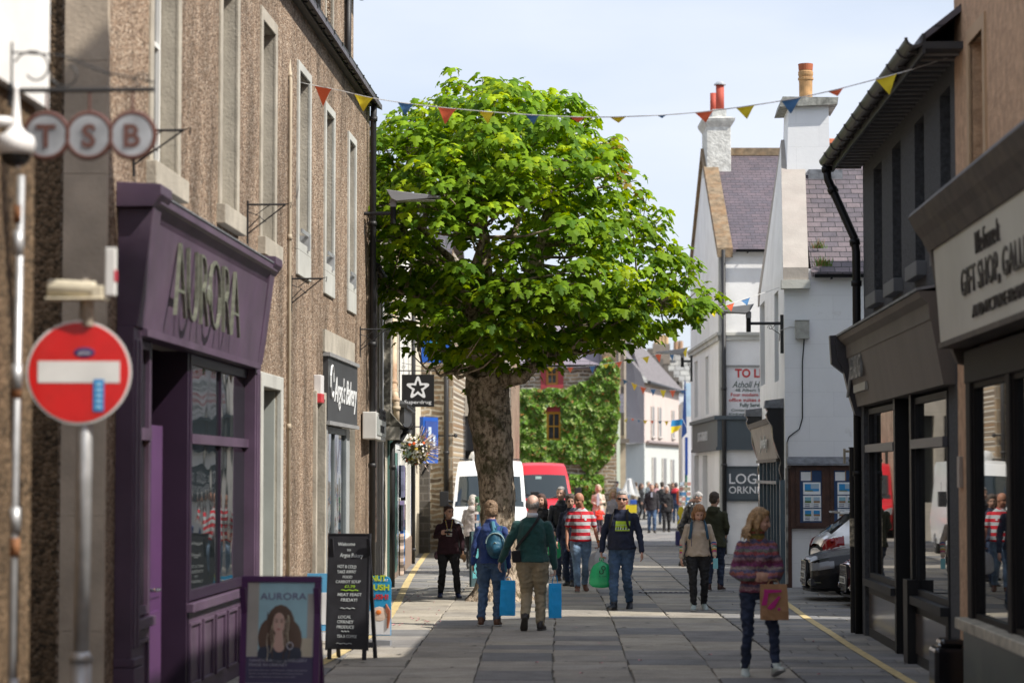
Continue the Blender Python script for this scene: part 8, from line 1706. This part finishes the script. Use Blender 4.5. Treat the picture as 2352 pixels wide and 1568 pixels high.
# 5 woman in pale coat from behind
person('person from behind in a pale hooded coat and white hat near the white van', 1086, 1306, 1.62, 172, mat('pale_beige_nylon', (.50, .44, .41), .7, .1, 6, .3, 30), BLK, (.03, .03, .03), ('bob', (.55, .50, .45)), sex='f', build=1.18, coat=.06, hood=True, seed=5, head=(0, 5, 0), topname='coat', vox=.01,
    arms={'L': ((-.15, .0, .65), (-.15, -.06, .52)), 'R': ((.15, .0, .65), (.12, -.08, .54))})
# 6 bald man in striped polo
def ex_polo(t, k, q):
    J, HN = q['J'], q['HANDS']; m = MB(); m.box(-.012, .012, -.125, -.115, 1.30, 1.42); stick(m.build('placket', plain((.45, .02, .03)), t), q['top']); m = MB(); m.tube([J(0, .012, .832), J(0, .008, .848)], [.047*k, .040*k], 16); m.build('collar', plain((.50, .015, .03), .8), t, smooth=True)
    m = MB(); w = q['S']['R'][2]; m.tube([w+Vector((0, 0, .03)), w+Vector((0, 0, .0))], .03, 10); m.m = 1; m.box(w.x+.0, w.x+.035, w.y-.02, w.y+.02, w.z-.005, w.z+.04); m.build('wristwatch', [plain((.6, .18, .02)), BLACK], t)
    m = MB(); m.ell((.075, -.135, 1.285), (.022, .006, .022), 12, 6); stick(m.build('badge', plain((.55, .55, .6)), t), q['top'])
t6, H6, S6 = person('bald man in a red and grey striped polo shirt and faded jeans walking forward', 1334, 1358, 1.76, 6, POLO, JEANL, (.16, .06, .03), ('none', (.1, .07, .05)), skin=SKIND, sex='m', build=1.05, sleeve='short', seed=6, feet={'L': (-.045, -.12, 0, 0), 'R': (.055, .16, .05, 25)}, head=(-38, 12, 0), topname='polo_shirt',
    arms={'L': ((-.155, .01, .64), (-.165, -.06, .49)), 'R': ((.165, .01, .64), (.195, -.06, .50), ((.1, -.1, -1), 1.0))}, extra=ex_polo, belly=.5, fold=.010)
CLR = mat('clear_white_plastic', (.62, .62, .66), .25, .15, 4); b = worldpt(t6, H6['R'][0]); carrier_bag('translucent white plastic carrier bag held by the bald man', b, .30, .44, CLR, 0, seed=3)
# 7, 8 the couple behind him
def ex_puffer(t, k, q):
    J = q['J']; m = MB()
    for i in range(9): z = .54+.032*i; m.loft([[J(.101*math.cos(a)*1.05, .074*math.sin(a), z+dz) for a in [2*math.pi*j/20 for j in range(20)]] for dz in (-.011, 0, .011)] , caps=False)
    m.build('quilting', plain((.012, .015, .022), .35), t, smooth=True)
t7, H7, S7 = person('grey haired man in a black quilted jacket looking left behind the striped polo shirt', 1290, 1332, 1.83, 15, mat('black_quilted_nylon', (.012, .015, .022), .35, .1), JEAND, (.03, .015, .01), ('short', (.35, .33, .31)), sex='m', build=1.0, collar=True, seed=7, feet={'L': (-.05, -.05, 0), 'R': (.06, .08, 0)}, head=(-35, 0, 0), topname='quilted_jacket', vox=.01, extra=ex_puffer,
    arms={'L': ((-.15, .01, .63), (-.12, -.10, .53), ((-.1, -.3, -1), 1.2))})
carrier_bag('green plastic carrier bag held by the man in the black quilted jacket', worldpt(t7, H7['L'][0]), .22, .42, mat('green_plastic', (.02, .40, .15), .3, .15, 4), 0, seed=5)
def ex_gl(t, k, q):
    m = MB()
    for s in (-1, 1): m.tube([q['Hd'](s*.018+.013*math.cos(a), -.052, .002+.012*math.sin(a)) for a in [2*math.pi*i/10 for i in range(11)]], .0022, 4)
    m.build('spectacles', BLACK, t)
person('person with curly dark hair and spectacles in a navy jumper behind the bald man', 1310, 1345, 1.70, -12, NAVY, mat('navy_trousers', (.02, .035, .08), .85), (.02, .02, .02), ('curly', (.09, .065, .05)), sex='f', build=1.05, collar=True, seed=8, feet={'L': (-.05, .08, 0), 'R': (.05, -.1, 0)}, head=(15, 4, 0), topname='jumper', vox=.01, extra=ex_gl)
# 9 man with sunglasses
def ex_sun(t, k, q):
    J, Hd, R = q['J'], q['Hd'], q['R']; m = MB()
    for s in (-1, 1): m.ell(Hd(s*.0195, -.050, .003), (.0175*k, .006*k, .0115*k), 12, 8, R); m.tube([Hd(s*.034, -.046, .006), Hd(s*.047, -.02, .005), Hd(s*.048, .01, .002)], .0035*k, 5)
    m.tube([Hd(-.01, -.054, .008), Hd(.01, -.054, .008)], .003*k, 5); m.build('sunglasses', plain((.012, .012, .014), .08), t)
    m = MB(); y = -.152; [m.box(-.005+.0215*j_, .0165+.0215*j_, y-.003, y+.02, 1.21+.05*i_, 1.26+.05*i_) for j_ in range(10) for i_ in range(3)]; m.m = 1; [m.box(-.005+.0215*j_, .0165+.0215*j_, y-.006, y+.02, 1.30, 1.305) for j_ in range(10)]; r_ = random.Random(3)
    for i in range(11): x = .005+.019*i; m.m = 1+i % 2; h = r_.uniform(.03, .08); m.prism([(x-.012, 1.23), (x+.014, 1.23), (x+.004, 1.23+h)], y-.008, y+.01)
    m.m = 2; [m.box(-.005+.0215*j_, .0165+.0215*j_, y-.007, y+.01, 1.195, 1.21) for j_ in range(10)]; o = m.build('shirt_print', [plain((.42, .60, .03), .8), plain((.6, .68, .62), .8), plain((.02, .03, .05), .8)], t); [setattr(v_.co, 'x', v_.co.x-.05) for v_ in o.data.vertices]; stick(o, q['top'])
    for s in (-1, 1): strap(t, [J(s*.052, .06, .80), J(s*.056, .01, .842), J(s*.062, -.045, .81), J(s*.07, -.082, .75), J(s*.082, -.082, .70), J(s*.1, -.02, .66)], .038, BLK, 'rucksack_strap')
t9, H9, S9 = person('grey haired man in sunglasses and a navy sweatshirt walking with a green carrier bag', 1428, 1398, 1.82, -14, mat('navy_jersey', (.012, .018, .045), .85, .2, 8, .2, 60), mat('mid_blue_denim', (.05, .10, .19), .85, .35, 5, .3, 90, dirt=.25, dcol=(.12, .2, .32)), (.015, .02, .03), ('short', (.36, .35, .34)), skin=mat('ruddy_skin', (.54, .30, .22), .45, .1, 9), sex='m', build=1.16, sleeve='long', seed=9, feet={'L': (-.03, -.16, .0, -6), 'R': (.045, .10, .03, 22)}, head=(12, 0, 3), topname='sweatshirt', belly=1.0,
    arms={'L': ((-.175, .0, .64), (-.185, -.05, .49), ((0, -.1, -1), 1.1)), 'R': ((.175, .02, .64), (.215, -.05, .49), ((.15, -.2, -1), .3))}, extra=ex_sun, fold=.018)
carrier_bag('bright green plastic carrier bag with dark lettering held by the man in sunglasses', worldpt(t9, H9['L'][0]), .32, .44, mat('bright_green_plastic', (.02, .46, .18), .28, .2, 4), math.radians(-5), text=True, seed=2)
# 10 woman in oatmeal jumper
def ex_oat(t, k, q):
    J, S = q['J'], q['S']; cols = [(.02, .08, .3), (.55, .1, .15), (.03, .25, .22), (.6, .55, .4), (.6, .4, .05), (.5, .05, .2)]
    for sd in ('L', 'R'):
        so, e, w = S[sd]; d = (w-e); m = MB()
        for i, c in enumerate(cols): f = .08+.115*i; m.m = i; m.tube([e+d*f, e+d*(f+.085)], (.034-.0014*i)*k*.86, 14, caps=False)
        m.build('sleeve_stripes', [plain(c, .9) for c in cols], t, smooth=True)
    for s in (-1, 1): strap(t, [J(s*.055, .05, .80), J(s*.06, .0, .84), J(s*.068, -.05, .80), J(s*.076, -.072, .73), J(s*.09, -.05, .67)], .045, mat('teal_strap', (.02, .08, .14), .6), 'rucksack_strap')
    m = MB(); m.tube([J(-.07, -.085, .74), J(-.072, -.09, .66), J(-.07, -.09, .60)], .005, 5); m.build('strap_cord', plain((.02, .04, .12)), t)
    m = MB(); m.tube([q['Hd'](.045*math.cos(a), -.01+.0*a, .052+.012*math.sin(a)) for a in [math.pi*i/8 for i in range(9)]], .004, 5); m.build('sunglasses_on_hair', plain((.1, .07, .05), .2), t)
t10, H10, S10 = person('woman looking down in an oatmeal jumper with striped cuffs and black trousers', 1604, 1400, 1.63, 4, OAT, BLK, (.42, .50, .48), ('bob', (.40, .20, .09)), sex='f', build=1.12, seed=10, feet={'L': (-.055, -.10, 0), 'R': (.06, .07, .02, 15)}, head=(5, 30, 0), topname='jumper', extra=ex_oat, skin=mat('fair_skin', (.62, .36, .27), .5, .1, 9), legw=.98,
    arms={'L': ((-.165, .0, .64), (-.185, -.05, .49)), 'R': ((.165, .0, .64), (.17, -.07, .51), ((.0, -.1, -1), .6))})
h = worldpt(t10, H10['R'][0]); c = thing('notebook', 'pale turquoise notebook held by the woman in the oatmeal jumper', 'notebook', h, 0); m = MB(); m.box(-.03, .045, -.06, -.05, -.10, .06); m.build('cover', plain((.2, .52, .58), .5), c, bevel=.003)
# 11 man in dark green coat from behind
person('man from behind in a dark green and black hooded coat', 1641, 1356, 1.76, 165, mat('dark_olive_cloth', (.04, .042, .02), .85, .15), JEAND, (.06, .02, .015), ('short', (.08, .055, .04)), sex='m', build=1.15, coat=.06, hood=True, seed=11, topname='coat', vox=.01, arms={'L': ((-.155, .02, .65), (-.12, -.10, .58)), 'R': ((.155, .02, .65), (.12, -.1, .58))}, head=(-20, 0, 0))
# 12 leather jacket, profile
person('grey haired man in a black leather jacket bent over looking right', 1570, 1300, 1.74, 78, mat('black_leather', (.014, .014, .015), .35, .2, 6), BLK, (.02, .02, .02), ('short', (.4, .39, .38)), skin=SKIN, sex='m', build=1.1, seed=12, topname='leather_jacket', vox=.01, lean=.35, head=(0, 35, 0), arms={'L': ((-.12, -.10, .64), (-.10, -.22, .60)), 'R': ((.12, -.08, .64), (.1, -.2, .60))})
gp = 'people strolling further down the street'
FAR = [
 ('man in a dark open jacket and jeans walking towards the camera in the distance', 1497, 1223, 1.76, 0, (.02, .018, .022), (.06, .11, .2), ('short', (.4, .38, .36)), .05, {}, 'm', 1.1, (0, 0, 0)),
 ('white haired woman in a long black coat walking towards the camera in the distance', 1531, 1221, 1.68, 0, (.012, .012, .014), (.012, .012, .014), ('bob', (.55, .53, .5)), .08, {'L': ((-.145, -.02, .65), (-.05, -.12, .60)), 'R': ((.145, .01, .63), (.15, -.03, .5))}, 'f', 1.15, (10, 0, 0)),
 ('woman in a black coat with a shoulder bag seen side on down the street', 1473, 1193, 1.68, 70, (.014, .014, .016), (.014, .014, .016), ('long', (.12, .07, .05)), .08, {}, 'f', 1.05, (0, 0, 0)),
 ('man in a grey jacket partly hidden behind the woman with the shoulder bag', 1489, 1186, 1.76, 60, (.10, .12, .14), (.05, .05, .06), ('short', (.3, .3, .3)), .04, {}, 'm', 1.0, (0, 0, 0)),
 ('person from behind in a charcoal hooded jacket walking away', 1521, 1204, 1.78, 175, (.035, .036, .038), (.06, .1, .18), ('short', (.05, .035, .025)), .04, {}, 'm', 1.1, (0, 0, 0)),
 ('woman with long brown hair walking away beside the charcoal jacket', 1537, 1196, 1.66, 180, (.2, .17, .18), (.05, .05, .06), ('long', (.08, .05, .035)), .02, {}, 'f', 1.0, (0, 0, 0)),
 ('person from behind in a navy coat with bright red shoulders', 1553, 1200, 1.74, 178, (.018, .025, .06), (.05, .09, .17), ('short', (.1, .08, .08)), .05, {}, 'm', 1.2, (0, 0, 0)),
 ('person in an orange top half hidden by the corner house postcard rack', 1568, 1205, 1.76, 150, (.6, .12, .03), (.04, .05, .1), ('short', (.25, .15, .1)), .03, {}, 'm', 1.05, (0, 0, 0)),
 ('blonde woman in a cream overshirt standing by the low wall', 1374, 1226, 1.72, 0, (.62, .52, .42), (.42, .38, .55), ('bob', (.68, .56, .40)), .05, {'L': ((-.145, 0, .65), (-.06, -.12, .61)), 'R': ((.145, 0, .65), (.08, -.12, .65))}, 'f', 1.1, (10, 0, 0)),
 ('woman with long blonde hair in a grey sweater behind the man in sunglasses', 1409, 1255, 1.64, -25, (.30, .29, .31), (.05, .06, .1), ('long', (.48, .32, .17)), .0, {}, 'f', 1.0, (20, 10, 0)),
 ('man in a navy coat seen from behind at the far left of the street', 1402, 1196, 1.74, 190, (.02, .028, .05), (.03, .03, .04), ('short', (.35, .33, .32)), .05, {}, 'm', 1.15, (0, 0, 0)),
 ('person in a slate blue jacket and dark cap far down the street', 1416, 1196, 1.8, 10, (.08, .10, .14), (.03, .03, .04), ('short', (.02, .02, .025)), .04, {}, 'm', 1.1, (30, 0, 0)),
 ('person in a beige anorak among the farthest walkers', 1461, 1183, 1.7, 200, (.3, .26, .2), (.05, .06, .09), ('short', (.1, .07, .05)), .04, {}, 'm', 1.05, (0, 0, 0)),
 ('woman in a pale pink top in the farthest part of the crowd', 1508, 1180, 1.64, 0, (.5, .3, .32), (.04, .05, .08), ('long', (.2, .12, .07)), .0, {}, 'f', 1.0, (0, 0, 0)),
 ('man in a bright blue jacket in the farthest part of the crowd', 1432, 1181, 1.75, 10, (.03, .12, .32), (.03, .03, .04), ('short', (.12, .1, .08)), .03, {}, 'm', 1.05, (0, 0, 0)),
 ('woman in a dark red coat in the farthest part of the crowd', 1546, 1182, 1.66, 0, (.2, .02, .03), (.03, .03, .04), ('bob', (.2, .12, .08)), .05, {}, 'f', 1.05, (0, 0, 0)),
]
for i, (lb, u, v, H, fa, tc_, lc, hr, ct, ar, sx_, bd, hd) in enumerate(FAR):
    ex = None
    if i == 0: ex = lambda t, k, q: (lambda m: (m.box(-.035, .035, -.152, -.12, 1.28, 1.45), m.build('shirt', plain((.4, .42, .5)), t)))(MB())
    if i == 6: ex = lambda t, k, q: (lambda m: (m.loft([[q['J'](0, .008, z)+Vector((rx*k*math.cos(a), ry*k*math.sin(a), 0)) for a in [2*math.pi*j/20 for j in range(20)]] for z, rx, ry in ((.74, .128, .092), (.79, .128, .088), (.83, .07, .062), (.86, .048, .046))]), m.build('red_yoke', plain((.55, .015, .03)), t, smooth=True)))(MB())
    if i == 8: ex = lambda t, k, q: (lambda m: (m.box(-.045, .045, -.158, -.12, .98, 1.42), m.m, m.build('blouse', plain((.5, .56, .66)), t)))(MB())
    if i == 2: ex = lambda t, k, q: (lambda m: (m.box(-.19, -.12, -.1, .12, .82, 1.02), m.build('shoulder_bag', BLK, t, bevel=.02)))(MB())
    if i == 11: ex = lambda t, k, q: (lambda m: (m.ell(q['Hd'](0, .004, .035), (.056*k, .06*k, .04*k), 14, 9), m.ell(q['Hd'](0, -.06, .03), (.04*k, .035*k, .006*k), 12, 6), m.build('cap', NAVY, t, smooth=True)))(MB())
    person(lb, u, v, H, fa, mat('far_top_%d' % i, tc_, .85, .15, 8), mat('far_legs_%d' % i, lc, .85, .2, 8), (.03, .025, .02), hr, sex=sx_, build=bd, coat=ct, arms=ar, vox=.013, seed=20+i, head=hd, group=gp, extra=ex, topname='coat' if ct > .04 else 'top', feet={'L': (-.05, -.07, 0), 'R': (.05, .06, 0)} if i % 2 else {'L': (-.05, .06, 0), 'R': (.055, -.06, 0)})
t, hn, s = person('small child in a red jacket standing in front of the blonde woman in cream', 1377, 1227, 1.02, 15, plain((.62, .04, .02), .8), plain((.02, .02, .03), .8), (.02, .02, .02), ('short', (.3, .18, .08)), sex='m', build=1.25, vox=.011, seed=40, feet={'L': (-.05, 0, 0), 'R': (.06, 0, 0)}, topname='jacket', arms={'L': ((-.16, -.02, .66), (-.06, -.12, .66)), 'R': ((.17, 0, .70), (.27, -.02, .70))})
p = RG(1388, 1226); c = thing('tote_bag', 'cream cloth tote bag on the arm of the blonde woman by the low wall', 'bag', (p.x, p.y, 0)); m = MB(); m.box(-.14, .14, -.04, .04, .62, .98); m.tube([(-.08, 0, .96), (-.03, 0, 1.2), (.03, 0, 1.2), (.08, 0, .96)], .01, 6); m.build('bag_body', plain((.55, .48, .33)), c, bevel=.02)
person('long haired woman in a dark fur collared coat hidden behind the green jumper', 1243, 1330, 1.68, -30, BLK, BLK, (.02, .02, .02), ('long', (.09, .04, .03)), sex='f', build=1.05, coat=.05, hood=True, seed=50, vox=.011, topname='coat', head=(20, 0, 0))
